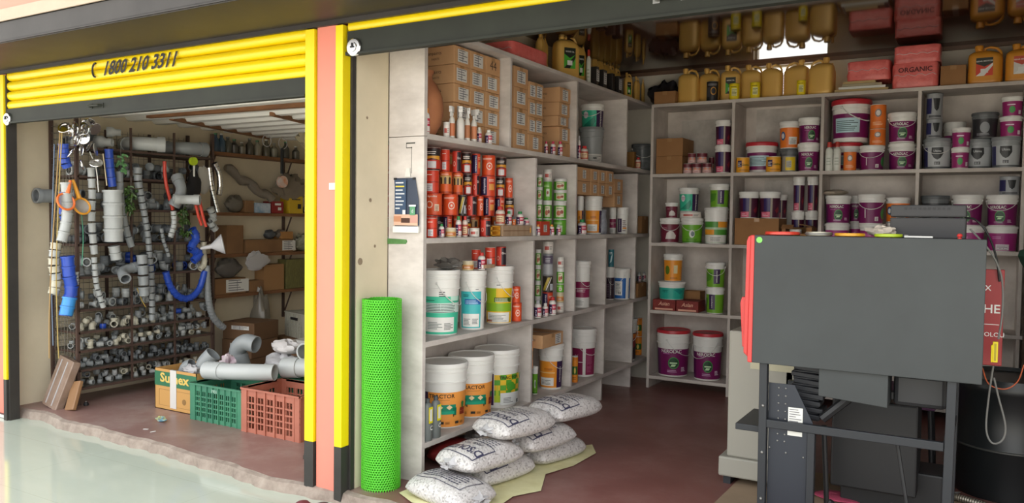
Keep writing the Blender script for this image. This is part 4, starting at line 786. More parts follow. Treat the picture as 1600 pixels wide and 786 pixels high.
# ------------------------------------------------------------------ things on top of the left shelf
z0 = 2.512
def jug_proto(m, art):
    t = thing('jerrycan', 'x', 'jerrycan', (0, 0, 0)); w, d, h = .095, .06, .27
    n = 28; V = []; F = []; lv = [(0, .90), (.012, .98), (.03, 1)]+[(.05+.14*i/14, 1 if i % 2 else .975) for i in range(15)]+[(.205, .97), (.225, .86), (.24, .62), (.247, .40)]
    for z, s in lv:
        for k in range(n):
            a = 2*pi*k/n; ca, sa = cos(a), sin(a); e = .55; V.append((w*s*abs(ca)**e*(1 if ca > 0 else -1)-(.0 if z < .21 else (z-.205)*.35), d*min(1, s*1.02)*abs(sa)**e*(1 if sa > 0 else -1), z))
    for i in range(len(lv)-1):
        for k in range(n): F.append((i*n+k, i*n+(k+1) % n, (i+1)*n+(k+1) % n, (i+1)*n+k))
    F += [tuple(range(n-1, -1, -1)), tuple((len(lv)-1)*n+k for k in range(n))]
    MB().add(V, F, 0, True).build('body', m, t)
    MB().lathe([(0, .24), (.021, .24), (.021, .262), (.024, .264), (.024, .287), (.02, .292), (0, .292)], 16, 0, (-.035, 0, 0)).build('cap', m, t)
    MB().tube([(-.008, 0, .243), (.0, 0, .268), (.025, 0, .274), (.062, 0, .262), (.080, 0, .235), (.084, 0, .205)], .009, 8).build('handle', m, t)
    if art:
        b = MB(); y = -d-.0015
        def q(x0, x1, z0_, z1_, mi, e=0): b.add([(x0, y-e, z0_), (x1, y-e, z0_), (x1, y-e, z1_), (x0, y-e, z1_)], [(0, 1, 2, 3)], mi)
        q(-.045, .045, .06, .19, 0); b.add([(-.045, y-.0005, .19), (.045, y-.0005, .19), (.045, y-.0005, .15), (0, y-.0005, .125), (-.045, y-.0005, .15)], [(0, 4, 3, 2, 1)], 1)
        b.add([(-.045, y-.0006, .06), (.0, y-.0006, .06), (.045, y-.0006, .13), (.045, y-.0006, .15)], [(0, 1, 2, 3)], 1 if art == 'green' else 2)
        b.text('NGINE OIL' if art == 'green' else 'GEAR MOTOR', lambda u, v: (u, y-.001, .165+v), .014, 2, off=.02); q(-.02, .02, .08, .11, 2, .0007)
        b.build('paper_label', [pm('4fae3c') if art == 'green' else (pm('d8452c') if art == 'red' else pm('d8d6d0')), pm('1f2620') if art != 'white' else pm('c8523c'), WHITE], t)
    return t
JP = {}
def jug(key, loc, rz, sc, label, cat='jerrycan', group='gold jerrycans'):
    if key in JP: t = dup(JP[key])
    else: t = jug_proto({'g': M_gold, 'a': M_gold2}[key[0]], {'n': None, 'g': 'green', 'r': 'red', 'w': 'white'}[key[1]]); JP[key] = t
    t.location = (float(loc[0]), float(loc[1]), float(loc[2])+.0007); t.rotation_euler = (0, 0, rz); t.scale = sc; tag(t, label, cat, group)
    w, d_ = .096*sc[0], .061*sc[1]; REG.append(dict(o=t, k='b', x=loc[0], y=loc[1], hx=abs(cos(rz))*w+abs(sin(rz))*d_, hy=abs(sin(rz))*w+abs(cos(rz))*d_, z0=loc[2], z1=loc[2]+.29*sc[2])); return t
def TL_(px, yt, d=.16): x = XS-d; return pl(px, yt, 0, x)
def jl(px, w, yt, key, rz, lb, d=.16, ty=None, dw=1):
    x = XS-d; P = pl(px, yt+30, 0, x); D = depth(P); s = w*D/FPX/2/.095; zt = pl(px, yt, 0, x)[2]; jug(key, (x, P[1], z0), rz, (s, s*dw, (zt-z0)/.29), lb)
jl(845, 20, 50, 'gn', radians(100), 'gold ribbed jerrycan half hidden by the shutter rail, leftmost on the shelf top', .18)
jl(856, 22, 50, 'gn', radians(75), 'gold ribbed jerrycan between the leftmost one and the big labelled one', .22)
jl(881, 42, 53, 'gg', radians(55), 'largest gold jerrycan with green and black label on the left shelf top', .13)
jl(905, 24, 63, 'gg', radians(62), 'gold jerrycan with green label partly behind the largest one', .15)
LC('tall_white_bottle', 'plastic_bottle', 'slim white bottle right of the labelled gold jerrycans', 'bottle', 914, 921.5, 78, 126, z0, d=.08)
for i, (a, c, t_, v) in enumerate([(922, 931, 103, 'black_can'), (932, 946, 106, 'silver_small_tin'), (948, 957, 110, 'black_can'), (958, 968, 112, 'black_can')]):
    x = XS-.06; P = pl((a+c)/2, 120, 0, x); D = depth(P)
    carton(f"black and white oil pack, {['leftmost', 'second', 'third', 'rightmost'][i]} of the four packs on the left shelf top", (x, P[1], z0), (.075, (c-a)*D/FPX*1.0, .15), m=pm('2a2624', .4), sticker=[('+x', 0, .08, .05, .09)] if i in (0, 1, 3) else None, tape=None, group='black oil packs', name='oil_pack')
for i, (px, t_) in enumerate([(928, 82), (937, 86), (946, 92), (955, 100), (964, 106)]): jl(px, 15, t_, 'gn', radians(70), f"gold jerrycan {['first', 'second', 'third', 'fourth', 'fifth'][i]} from the left standing behind the black oil packs", .25)
for i, (a, c, t_, k) in enumerate([(974, 988, 114, 'gg'), (989, 1000, 120, 'gn'), (1001, 1008, 124, 'gn')]): jl((a+c)/2, c-a, t_, k, radians(50+20*i), ['small gold oil bottle with green label near the corner', 'plain small gold oil bottle near the corner', 'last small gold oil bottle before the corner'][i], .10)
# ------------------------------------------------------------------ back shelf contents
z0 = 1.867
def bx(px, py, y=YBF+.03): return pl(px, py, 1, y)[0]
def crate_b(label, a, c, yt, zb, d0, dy, m=None, h=None, **k):
    x0 = bx(a, yt+10, YBF+d0); x1 = bx(c, yt+10, YBF+d0); zt = pl((a+c)/2, yt, 1, YBF+d0)[2]
    hh = h or zt-zb
    carton(label, ((x0+x1)/2, YBF+d0+dy/2, zb), (x1-x0, dy, hh), m=m or M_carton2, tape='y', **k); return zb+hh
zt = crate_b('lower of two brown cartons in the top left back compartment', 1025, 1066, 244, z0, .02, .3, name='carton')
crate_b('upper of two brown cartons in the top left back compartment', 1025.5, 1067, 216, zt+.001, .03, .3)
GP = 'little tins beside the two back cartons'
for i, (a, c) in enumerate([(1067.5, 1081), (1082, 1096), (1097.5, 1112)]): zz = BC('pink_small_tin', 'paint_tin', f"little pink and white tin, {['left', 'middle', 'right'][i]} one of the lower three beside the back cartons", 'paint tin', a, c, 250, 269, z0, d=.05, h=.086, group=GP)
for i, (a, c) in enumerate([(1075, 1087.5), (1089, 1105)]): BC('pink_small_tin', 'paint_tin', f"little pink and white tin, {['left', 'right'][i]} one of the upper pair beside the back cartons", 'paint tin', a, c, 232, 250, zz+.0005, d=.05, h=.086, group=GP)
BC('pink_small_tin', 'paint_tin', 'little tin behind the others next to the wine-coloured tubs', 'paint tin', 1108, 1116, 236, 262, z0, d=.2, h=.15)
zz = BC('wine_tub', 'paint_tub', 'wine-coloured tub, lower of two beside the first back divider', 'tub', 1117, 1143, 228, 267, z0)
BC('wine_tub', 'paint_tub', 'wine-coloured tub, upper of two beside the first back divider', 'tub', 1118, 1142.5, 189, 228, zz)
BC('nero_pail_white', 'paint_bucket', 'wide bucket with red lid behind the yellow tins', 'bucket', 1162, 1214, 216, 264, z0, d=.22, h=.255)
GYT = 'yellow tins in front of the red-lid bucket'
for i, (a, c, v, lb) in enumerate([(1159, 1180, 'yellow_tin', 'yellow and purple tin, left one in front of the wide red-lid bucket'), (1186, 1209.5, 'yellow_tin', 'yellow and purple tin, middle one in front of the wide red-lid bucket'), (1210, 1215.5, 'yellow_tin', 'narrow yellow tin squeezed in beside the middle yellow tin')]): BC(v, 'paint_tin', lb, 'paint tin', a, c, 241, 267, z0, d=.06 if i < 2 else .13, h=.125)
BC('silveryellow_tin', 'paint_tin', 'silver and yellow tin below the orange tub', 'paint tin', 1216, 1237, 240, 266, z0, d=.055, h=.125)
zz = BC('grey_tub', 'paint_tub', 'grey-lidded tub supporting the orange tub', 'tub', 1215, 1245, 231, 262, z0, d=.235, h=.195)
BC('orange_tub', 'paint_tub', 'orange tub with white lid on the grey-lidded tub', 'tub', 1215.5, 1247.5, 191, 231, zz, d=.2)
zz = BC('nero_tub', 'paint_tub', 'purple tub with white lid, lower of two beside the second back divider', 'tub', 1247, 1280, 225, 266, z0)
BC('nero_tub', 'paint_tub', 'purple tub with white lid, upper of two beside the second back divider', 'tub', 1248.5, 1281, 185, 225, zz, turn=12)
# third bay
zz = BC('nero_pail_white', 'paint_bucket', 'bucket with red lid, partly behind the two white bottles', 'bucket', 1304, 1356, 211, 262, z0, h=.225, d=.19)
BC('nero_pail_white', 'paint_bucket', 'wide purple bucket with red lid and pale blue label, upper left of the third bay', 'bucket', 1301, 1359, 158, 212, zz, handle=50, d=.19)
for i, (a, c) in enumerate([(1290, 1301.5), (1302.5, 1314)]): BC('tall_white_bottle', 'plastic_bottle', ['tall white bottle with red cap next to the second back divider', 'tall white bottle with red cap in front of the lower red-lid bucket'][i], 'bottle', a, c, 217, 265, z0, d=.035, h=.225)
BC('orange_tin', 'paint_tin', 'orange tin standing in front of the lower red-lid bucket', 'paint tin', 1326.5, 1347, 237, 264, z0, d=.055)
z1 = BC('nero_tub_side', 'paint_tub', 'purple tub seen from its side, middle of the third bay', 'tub', 1348, 1389, 222, 263, z0, handle=-10, h=.19)
z2 = BC('nero_tub', 'paint_tub', 'purple tub with handle drooping over its label, lower right of the third bay', 'tub', 1391.5, 1433, 218, 263, z0, handle=0, h=.205)
BC('nero_tub', 'paint_tub', 'purple tub, upper right of the third bay against the divider', 'tub', 1394, 1435, 177, 220, z2, handle=0)
za = BC('orange_tin', 'paint_tin', 'orange tin, lower of the two above the side-turned purple tub', 'paint tin', 1361, 1384, 194, 222, z1, d=.10, h=.125)
BC('orange_tin', 'paint_tin', 'orange tin, upper of the two above the side-turned purple tub', 'paint tin', 1361, 1384, 164, 194, za, d=.10)
# big red-lid bucket behind
# fourth bay
z1 = BC('silver_tub', 'paint_tub', 'silver tub with black shield, leftmost of the three in the fourth bay', 'tub', 1441, 1482, 217, 262, z0, handle=0)
z1b = BC('silver_small_tin', 'paint_tin', 'silver tin with navy stripe on the leftmost silver tub', 'paint tin', 1448, 1471, 187, 217, z1, d=.11)
BC('silver_small_tin', 'paint_tin', 'silver tin topping the stack beside the third back divider', 'paint tin', 1448.5, 1472, 147, 187, z1b, d=.11)
z2 = BC('nero_small', 'paint_tub', 'small purple tub, lower of two between the silver tubs', 'tub', 1483.5, 1509, 231, 262, z0, h=.15, d=.08)
z2 = BC('nero_small', 'paint_tub', 'small purple tub, upper of two between the silver tubs', 'tub', 1484, 1510.5, 201, 231, z2, d=.08)
BC('purple_tub', 'paint_bucket', 'plain purple bucket standing behind the small purple tubs', 'bucket', 1474, 1505, 168, 215, z0, d=.25, h=.36) 
z3 = BC('silver_tub', 'paint_tub', 'silver tub with black shield, middle of the three in the fourth bay', 'tub', 1511, 1555, 217, 261, z0)
BC('dark_tub', 'paint_tub', 'grey and black tub on the middle silver tub', 'tub', 1516, 1553, 177, 217, z3)
z4 = BC('silver_tub', 'paint_tub', 'silver tub with black shield, rightmost of the three in the fourth bay', 'tub', 1559, 1600, 215, 260, z0)
z4 = BC('nero_small', 'paint_tub', 'small purple tub, lower of two on the rightmost silver tub', 'tub', 1568, 1599, 183, 214, z4)
BC('nero_small', 'paint_tub', 'small purple tub, upper of two on the rightmost silver tub', 'tub', 1571, 1600, 152, 183, z4)
# ---- second row of bays
z0 = 1.272
z1 = BC('maroon_tub', 'paint_tub', 'maroon tub with white flower print, lower one, second back row', 'tub', 1032, 1063, 341, 379, z0, handle=0)
BC('maroon_tub', 'paint_tub', 'small maroon tub on the larger maroon tub', 'tub', 1040.5, 1060, 317, 341, z1)
z1 = BC('green_tub_kid', 'paint_tub', 'green tub with pale round picture and wire handle', 'tub', 1064.5, 1098, 341, 379, z0, handle=0)
z1 = BC('white_tin', 'paint_tin', 'low white tin pressed between the green tub and the teal tub', 'paint tin', 1062, 1096.5, 330, 342, z1, h=.055, d=.12)
BC('teal_tub', 'paint_tub', 'teal and purple tub on top of the green tub stack', 'tub', 1060, 1091, 294, 330, z1, d=.12)
z1 = BC('pail_patch', 'paint_bucket', 'white bucket with green and orange patch label, second back row', 'bucket', 1099.5, 1137, 325, 379, z0)
BC('green_tub', 'paint_tub', 'green and purple tub on the patch-label bucket', 'tub', 1109, 1139.5, 288, 325, z1)
zc = crate_b('long brown carton carrying the wine-coloured tubs', 1148, 1217, 341, z0, .015, .30, text=None)
GW = 'wine-coloured tubs on the long carton'
z1 = BC('wine_tub', 'paint_tub', 'wine-coloured tub, left one at the front on the long carton', 'tub', 1155, 1185.5, 300, 341, zc)
BC('wine_tub', 'paint_tub', 'wine-coloured tub, right one at the front on the long carton', 'tub', 1187, 1219, 300, 341, zc)
for i, (a, c) in enumerate([(1164, 1184), (1187, 1207), (1210, 1230)]): BC('wine_tub', 'paint_tub', f"wine-coloured tub, {['left', 'middle', 'right'][i]} one of the three at the back of the long carton", 'tub', a, c, 290, 325, zc, d=.285 if i < 2 else .285, h=.20)
t = thing('carton', 'torn open brown carton with a small green tub showing through', 'box', (bx(1249, 340, YBF+.12), YBF+.13, z0+.0007)); REG.append(dict(o=t, k='b', x=t.location[0], y=t.location[1], hx=.116, hy=.112, z0=z0+.006, z1=z0+.15, fix=1)); w = .115; TC = t
b = MB().bb(-w, w, -.11, -.106, 0, .05).bb(-w, -w+.03, -.11, -.106, .05, .145).bb(w-.10, w, -.11, -.106, .05, .10).bb(w-.04, w, -.11, -.106, .1, .15).bb(-w, w, .106, .11, 0, .15).bb(-w, -w+.004, -.106, .106, 0, .15).bb(w-.004, w, -.106, .106, 0, .15).bb(-w, w, -.106, .106, 0, .004)
b.build('body', M_carton2, t); MB().box((-.07, -.115, .155), (.09, .004, .05), R=Matrix.Rotation(radians(-55), 3, 'X')).box((.06, .0, .165), (.10, .19, .004), R=Matrix.Rotation(radians(12), 3, 'Y')).build('flap', M_carton2, t)
container('green_tub_kid', 'paint_tub', 'small green tub inside the torn open carton', 'tub', (TC.location[0]-.02, YBF+.09, z0+.0045), .045, .13); REG.pop()
for i, (a, c) in enumerate([(1237, 1256.5), (1259, 1278)]):
    zz = BC('wine_tub', 'paint_tub', f"tall wine-coloured tub {['left', 'right'][i]} behind the torn carton, lower pair", 'tub', a, c, 302, 355, z0, h=.28, d=.29)
    BC('wine_tub', 'paint_tub', f"wine-coloured tub {['left', 'right'][i]} behind the torn carton, upper pair", 'tub', a+3, c+1, 275, 302, zz, d=.29)
# third bay
z1 = BC('purple_tub', 'paint_tub', 'white-lidded purple tub under the left lettered purple tub', 'tub', 1284, 1321, 346, 385, z0, h=.185, d=.13)
z1 = BC('nero_tub', 'paint_tub', 'lettered purple tub under the white cloth, third bay of the second back row', 'tub', 1285, 1323, 306, 346, z1, d=.13)
zcl = z1; pcl = (bx(1303, 306, YBF+.13), YBF+.13)
z1 = BC('purple_tub', 'paint_tub', 'white-lidded purple tub under the handled purple tub', 'tub', 1346, 1384, 346, 385, z0, h=.185, d=.13)
BC('nero_tub_side', 'paint_tub', 'handled purple tub with its white label turned forward', 'tub', 1345, 1384, 304, 346, z1, handle=0, d=.13)
z1 = BC('purple_tub', 'paint_tub', 'lower purple tub in the gap behind the cloth-covered tub', 'tub', 1328, 1347, 345, 380, z0, h=.20, d=.29)
BC('nero_tub', 'paint_tub', 'purple tub in the gap behind, between the cloth-covered and the handled tub', 'tub', 1328, 1347.5, 306, 345, z1, d=.28)
z1 = BC('orange_tub', 'paint_tub', 'orange tub mostly hidden behind the dark printer', 'tub', 1383, 1419, 330, 380, z0, h=.20, d=.2)
BC('orange_tub', 'paint_tub', 'orange tub with white lid above the dark printer', 'tub', 1383, 1419, 294, 325, z1, d=.2, h=.19)
z1 = BC('dark_tub', 'paint_tub', 'dark tub hidden low behind the printer', 'tub', 1441, 1481, 345, 380, z0, h=.18)
BC('dark_tub', 'paint_tub', 'grey-lidded dark tub showing above the printer in the fourth bay', 'tub', 1441, 1481, 306, 345, z1)
for i, (a, c) in enumerate([(1506, 1549), (1552, 1595)]):
    z1 = BC('purple_tub', 'paint_tub', ['white-lidded purple tub at the foot of the left pair, fourth bay', 'white-lidded purple tub at the foot of the right pair, fourth bay'][i], 'tub', a, c, 346, 380, z0, h=.18)
    z1 = BC('nero_tub', 'paint_tub', ['purple tub with handle right of the printer, fourth bay', 'purple tub nearest the right end of the second back row'][i], 'tub', a, c, 305, 346, z1, handle=0, turn=-10)
BC('silver_small_tin', 'paint_tin', 'dark silver can on the right-hand purple tub, fourth bay', 'can', 1564, 1592, 276, 306, z1, d=.12)
# ---- third row of bays
z0 = .685
for i, (a, c) in enumerate([(1020, 1055), (1056.5, 1091)]):
    x0 = bx(a, 475, YBF+.02); x1 = bx(c, 475, YBF+.02)
    t = carton(['red printed flat carton, left one, third back row', 'red printed flat carton, right one, third back row'][i], ((x0+x1)/2, YBF+.12, z0), (x1-x0, .2, .095), m=mat('red_print_carton', srgb('8c2c24'), .6, scale=14, col2=srgb('6c1c1c')), tape=None)
    b = MB(); b.text('Asian', lambda u, v: (u+.0, -.1012, .058+v), .045, 0, shear=.3, off=.02); b.add([(-.08, -.1008, .005), (.08, -.1008, .005), (.08, -.1008, .02), (-.08, -.1008, .02)], [(0, 1, 2, 3)], 0); b.build('printing', pm('e0a890', .6), t)
z1 = z0+.0955
z1 = BC('teal_low_tub', 'paint_tub', 'low wide teal tub standing on the red printed cartons', 'tub', 1032, 1074, 432, 466, z1, h=.155)
BC('amber_tub', 'paint_tub', 'amber tub with white lid on the low teal tub', 'tub', 1037, 1066.5, 397, 432, z1, d=.13)
crate_b('open brown carton behind the red printed cartons', 1066, 1094, 455, z0, .222, .13, open_=True)
z1 = BC('green_tub', 'paint_tub', 'green tub, lower of two in the third back row', 'tub', 1103, 1131.5, 449, 488, z0, turn=-30)
BC('green_tub', 'paint_tub', 'green and purple tub, upper of two in the third back row', 'tub', 1103, 1133, 410, 449, z1, handle=0)
# ---- bottom row
z0 = .109
BC('nero_pail', 'paint_bucket', 'big purple bucket with red lid, left one on the bottom back shelf', 'bucket', 1025, 1077, 514, 588, z0, handle=55)
BC('nero_pail', 'paint_bucket', 'big purple bucket with red lid, right one on the bottom back shelf', 'bucket', 1082, 1129, 519, 594, z0, handle=-40)
BC('pail_orange', 'paint_bucket', 'orange and purple bucket half hidden behind the tinting machine', 'bucket', 1146, 1190, 520, 595, z0, turn=-60)
# ---- on top of the back shelf
z0 = 2.469
def jb(px, w, yt, key, rz, lb, d=.13, dw=1):
    y = YBF+d; P = pl(px, yt+25, 1, y); D = depth(P); s = w*D/FPX/2/.095; zt = pl(px, yt, 1, y)[2]; jug(key, (P[0], y, z0), rz, (s, min(s*dw, 1.6), (zt-z0)/.29), lb)
jb(1072, 33, 108, 'gn', radians(-5), 'gold jerrycan nearest the black bag on the back shelf top')
jb(1110, 33, 107, 'gn', radians(-8), 'gold jerrycan behind the black can on the back shelf top', .17)
jb(1140, 32, 103, 'gg', radians(10), 'gold jerrycan with cap at its left, third along the back shelf top', .16)
jb(1172, 33, 102, 'gn', radians(0), 'gold jerrycan between the two left yellow tins', .17)
jb(1207, 33, 99, 'gn', radians(-5), 'plain gold jerrycan with oval grip, fifth along the back shelf top', .15)
jb(1243, 38, 95, 'gg', radians(172), 'gold jerrycan with green label behind the right yellow tin', .17)
jb(1285, 38, 92, 'gw', radians(170), 'gold jerrycan with white label beside the pink packs', .12)
jb(1314, 20, 97, 'gn', radians(200), 'gold jerrycan with open handle just left of the pink pack', .2)
jb(1545, 48, 71, 'ar', radians(-4), 'amber jerrycan with red label on the right of the back shelf top', .13)
jb(1592, 46, 69, 'aw', radians(-4), 'amber jerrycan with white label at the right edge of the back shelf top', .13)
BC('black_can', 'oil_can', 'black can with gold ring in front of the second gold jerrycan', 'can', 1106, 1124, 128, 156, z0, d=.05)
BC('bright_yellow_tin', 'paint_tin', 'bright yellow tin, left one on the back shelf top', 'paint tin', 1139, 1155, 131, 154, z0, d=.04)
BC('bright_yellow_tin', 'paint_tin', 'bright yellow tin, middle one on the back shelf top', 'paint tin', 1172, 1187.5, 129, 151, z0, d=.04)
BC('bright_yellow_tin', 'paint_tin', 'bright yellow tin, right one on the back shelf top', 'paint tin', 1252, 1269, 125, 147, z0, d=.04)
crate_b('small brown carton under the black bag in the corner', 1010, 1043, 139, z0, .03, .14, h=.11)
crate_b('brown open-flap carton between the pink packs and the amber jerrycans', 1470, 1510, 108, z0, .05, .22, h=.15)
# pink wrapped packs
M_pinkp = mat('pink_wrap', srgb('ee7c76'), .3, scale=18, col2=srgb('dc625e'), bump=.7, det=8)
def wrapped(label, loc, d, text=None, seed=1):
    loc = (loc[0], loc[1], loc[2]+.0008); t = thing('wrapped_pack', label, 'wrapped pack', loc, 0, 'pink wrapped packs'); REG.append(dict(o=t, k='b', x=loc[0], y=loc[1], hx=d[0]/2+.003, hy=d[1]/2+.004, z0=loc[2], z1=loc[2]+d[2], fix=1)); rn = random.Random(seed); X, Y, Z = d[0]/2, d[1]/2, d[2]; V = []; F = []; n = 36; lv = [(0, .96), (.04, .995), (.3, 1.0), (.5, .985), (.7, 1.0), (.95, .995), (1, .95)]
    for z, s in lv:
        for k in range(n):
            a = 2*pi*k/n; ca, sa = cos(a), sin(a); e = .22; j = rn.uniform(-.003, .003); V.append(((X*s)*abs(ca)**e*(1 if ca > 0 else -1)+j, (Y*s)*abs(sa)**e*(1 if sa > 0 else -1)+j, Z*z))
    for i in range(len(lv)-1):
        for k in range(n): F.append((i*n+k, i*n+(k+1) % n, (i+1)*n+(k+1) % n, (i+1)*n+k))
    F += [tuple(range(n-1, -1, -1)), tuple((len(lv)-1)*n+k for k in range(n))]
    MB().add(V, F, 0, True).build('body', M_pinkp, t)
    MB().tube([(-X*.9+X*1.8*i/12, -Y-.002, Z*(.52+.05*sin(i*1.9))) for i in range(13)], .003, 5).build('film_seam', mat('film_seam', srgb('e0b0ae'), .25), t)
    if text: MB().text(text, lambda u, v: (u, -Y-.005, Z*.72+v), .05, 0, off=.02).build('printing', pm('5a1c20', .6), t)
    return t
def wb(lb, a, c, yt, zb, text=None, dy=.26, seed=1, h=None):
    x0 = bx(a, yt+10, YBF+.04); x1 = bx(c, yt+10, YBF+.04); zt = pl((a+c)/2, yt, 1, YBF+.04)[2]; hh = h or zt-zb; wrapped(lb, ((x0+x1)/2, YBF+.04+dy/2, zb), (x1-x0, dy, hh), text, seed); return zb+hh
t = thing('paper_stack', 'low stack of folded papers and sacks under the left pink pack', 'paper stack', (bx(1345, 135, YBF+.05), YBF+.16, z0+.0007)); REG.append(dict(o=t, k='b', x=t.location[0], y=t.location[1], hx=.20, hy=.14, z0=z0, z1=z0+.08, fix=1)); rn = random.Random(5)
for i in range(4): MB().box((rn.uniform(-.01, .01), 0, .012+.02*i), (.38-.05*i, .26, .018), rz=rn.uniform(-.03, .03)).build('folded_sheet', [mat('kraft_paper', srgb('b8a070'), .8), OFFW, mat('old_paper', srgb('a89c80'), .8)][i % 3], t)
wb('low pink wrapped pack lying on the paper stack', 1323, 1391, 97, z0+.083, seed=2, h=.15)
z1 = wb('pink wrapped pack with dark printing, lower of two', 1394, 1467, 98, z0, 'ORGANIC', seed=3)
wb('pink wrapped pack on top of the printed one', 1397, 1470, 70, z1, seed=4)
t2 = wrapped('pink wrapped pack on the left shelf top beside the gold jerrycans', (XS-.16, TL_(805, 80)[1], 2.512), (.26, .50, .105), seed=5)
# ------------------------------------------------------------------ tinting machine seen from behind
MY = 3.80
M_mach = mat('machine_grey', srgb('3e4243'), .55, scale=2.2, col2=srgb('383b3c'), spec=.35, det=5)
M_tinr = mat('machine_red', srgb('cc3c3a'), .35)
mc = thing('tinting_machine', 'large grey paint tinting machine on a black frame, seen from behind', 'machine', (-.45, MY, 0)); OX = -.45
def Mb(name, mb, m, bevel=.003, parent=None, lab=None):
    o = mb.build(name, m, parent or mc, bevel=bevel)
    if lab: o['label'] = lab
    return o
def B(x0, x1, y0, y1, z0, z1): return MB().bb(x0-OX, x1-OX, y0-MY, y1-MY, z0, z1)
XL, XR, ZB, ZT = -.915, .016, .80, 1.396
back = Mb('back_panel', B(XL, XR, MY, MY+.02, ZB, ZT), M_mach)
Mb('cabinet', B(XL+.01, XR-.01, MY+.02, MY+.44, ZB+.04, ZT-.005), M_dark)
MB().lathe([(0, 0), (.014, 0), (.014, .001), (0, .001)], 16, 0, (XL+.022-OX, -.001, ZT-.022), Matrix.Rotation(pi/2, 3, 'X')).build('round_sticker', mat('green_sticker', srgb('7cc860'), .5), back)
# red moulded side
b = MB()
def prism(poly, y0, y1):     # poly in (x, z)
    n = len(poly); V = [(x-OX, y0-MY, z) for x, z in poly]+[(x-OX, y1-MY, z) for x, z in poly]
    return V, [tuple(range(n)), tuple(range(2*n-1, n-1, -1))]+[(i, n+i, n+(i+1) % n, (i+1) % n) for i in range(n)]
b.add(*prism([(XL, ZT), (XL, ZB-.002), (XL-.022, ZB-.0), (XL-.018, ZT)], MY, MY+.5))
b.add(*prism([(XL-.019, ZT), (XL-.024, ZB+.02), (XL-.046, ZB+.04), (XL-.042, ZT-.03), (XL-.034, ZT-.006)], MY+.02, MY+.5))
b.add(*prism([(XL-.046, ZB+.30), (XL-.046, ZB+.06), (XL-.062, ZB+.06), (XL-.076, ZB+.27), (XL-.068, ZB+.30)], MY+.06, MY+.5))
Mb('side_moulding', b, M_tinr, .005, lab='red moulded side cover')
# red right flank with lettering, a hinged front door standing open beyond the right edge
q = B(XR+.0, XR+.006, MY+.05, MY+.30, ZB+.0, ZT-.12); q = MB().bb(XR-.02-OX, XR+.075-OX, .43, .445, ZB+.02, ZT-.14)
dr_ = Mb('front_door', q, mat('machine_dark_red', srgb('9c2428'), .4), .003, lab='dark red front door with white lettering')
yy = .43-.0012
for s, x, z, sz in [('X', XR+.012, ZB+.37, .036), ('HEI', XR+.036, ZB+.275, .055), ('COLOU', XR+.032, ZB+.16, .028)]: MB().text(s, lambda u, v: (x-OX+u, yy, z+v), sz, 0, off=.01).build('lettering', WHITE, dr_)
tb = MB().add([(XR+.0-OX, yy, ZB+.205), (XR+.06-OX, yy, ZB+.205), (XR+.06-OX, yy, ZB+.208), (XR+.0-OX, yy, ZB+.208)], [(0, 1, 2, 3)]); tb.build('white_rule', WHITE, dr_)
# frame
def leg(xb, xt, y0, name='leg', w=.036, z0=.009, z1=ZB):
    b = MB(); V = []
    for x, z in ((xb, z0), (xt, z1)):
        for dx, dy in ((-w/2, 0), (w/2, 0), (w/2, .04), (-w/2, .04)): V.append((x+dx-OX, y0+dy-MY, z))
    b.add(V, [(3, 2, 1, 0), (4, 5, 6, 7)]+[(i, (i+1) % 4, 4+(i+1) % 4, 4+i) for i in range(4)]); return Mb(name, b, M_dark, .003)
M_frame = M_dark
lg = leg(-.862, -.866, MY+.02); leg(-.10, -.092, MY+.02); leg(-.862, -.866, MY+.62, z1=.80); leg(-.10, -.092, MY+.62, z1=.80)
for zz in (.60, .38, .16): MB().sphere((-.862-OX, .018, zz), .007, 6).build('bolt', M_steel, lg)
Mb('crossbar', B(-.85, -.115, MY+.025, MY+.05, .497, .535), M_dark)
Mb('crossbar', B(-.85, -.10, MY+.50, MY+.54, .60, .64), M_dark)
for xx in (-.862, -.10): Mb('side_bar', B(xx-.018, xx+.018, MY+.06, MY+.62, .50, .535), M_dark)
Mb('upright_post', B(-.665, -.632, MY+.03, MY+.07, .04, .497), M_dark)
# perforated bracket plates, printed rating sticker
V, F = prism([(-.846, .705), (-.73, .705), (-.645, .535), (-.645, .50), (-.846, .50)], MY+.055, MY+.060); b = MB().add(V, F)
pl1 = Mb('bracket_plate', b, mat('blue_black_steel', srgb('2b2f38'), .4, metal=.3), .001)
for i in range(5):
    for j in range(2): MB().sphere((-.80+.032*j-OX+.006*i*0, .054, .685-.036*i), .0042, 6).build('rivet', M_steel, pl1)
b = MB().bb(-.775-OX+.02, -.690-OX+.0, .0525, .0535, .515, .600, 0)
for i in range(7): b.bb(-.75-OX, -.75-OX+[.05, .04, .055, .03, .05, .045, .04][i], .0518, .0524, .523+.011*i, .527+.011*i, 1)
b.build('rating_sticker', [OFFW, M_inks], pl1)
Mb('lower_plate', B(-.842, -.668, MY+.05, MY+.056, .10, .497), mat('blue_black_steel', srgb('2b2f38'), .4, metal=.3), .001)
for x, z in [(-.80, .47), (-.768, .47), (-.80, .437), (-.768, .437), (-.835, .40), (-.76, .385), (-.682, .375)]: MB().sphere((x-OX, .049, z), .0045, 6).build('rivet', M_steel, mc)
MB().bb(-.755-OX, -.690-OX, .047, .0495, .470, .490).build('rating_sticker', OFFW, mc)
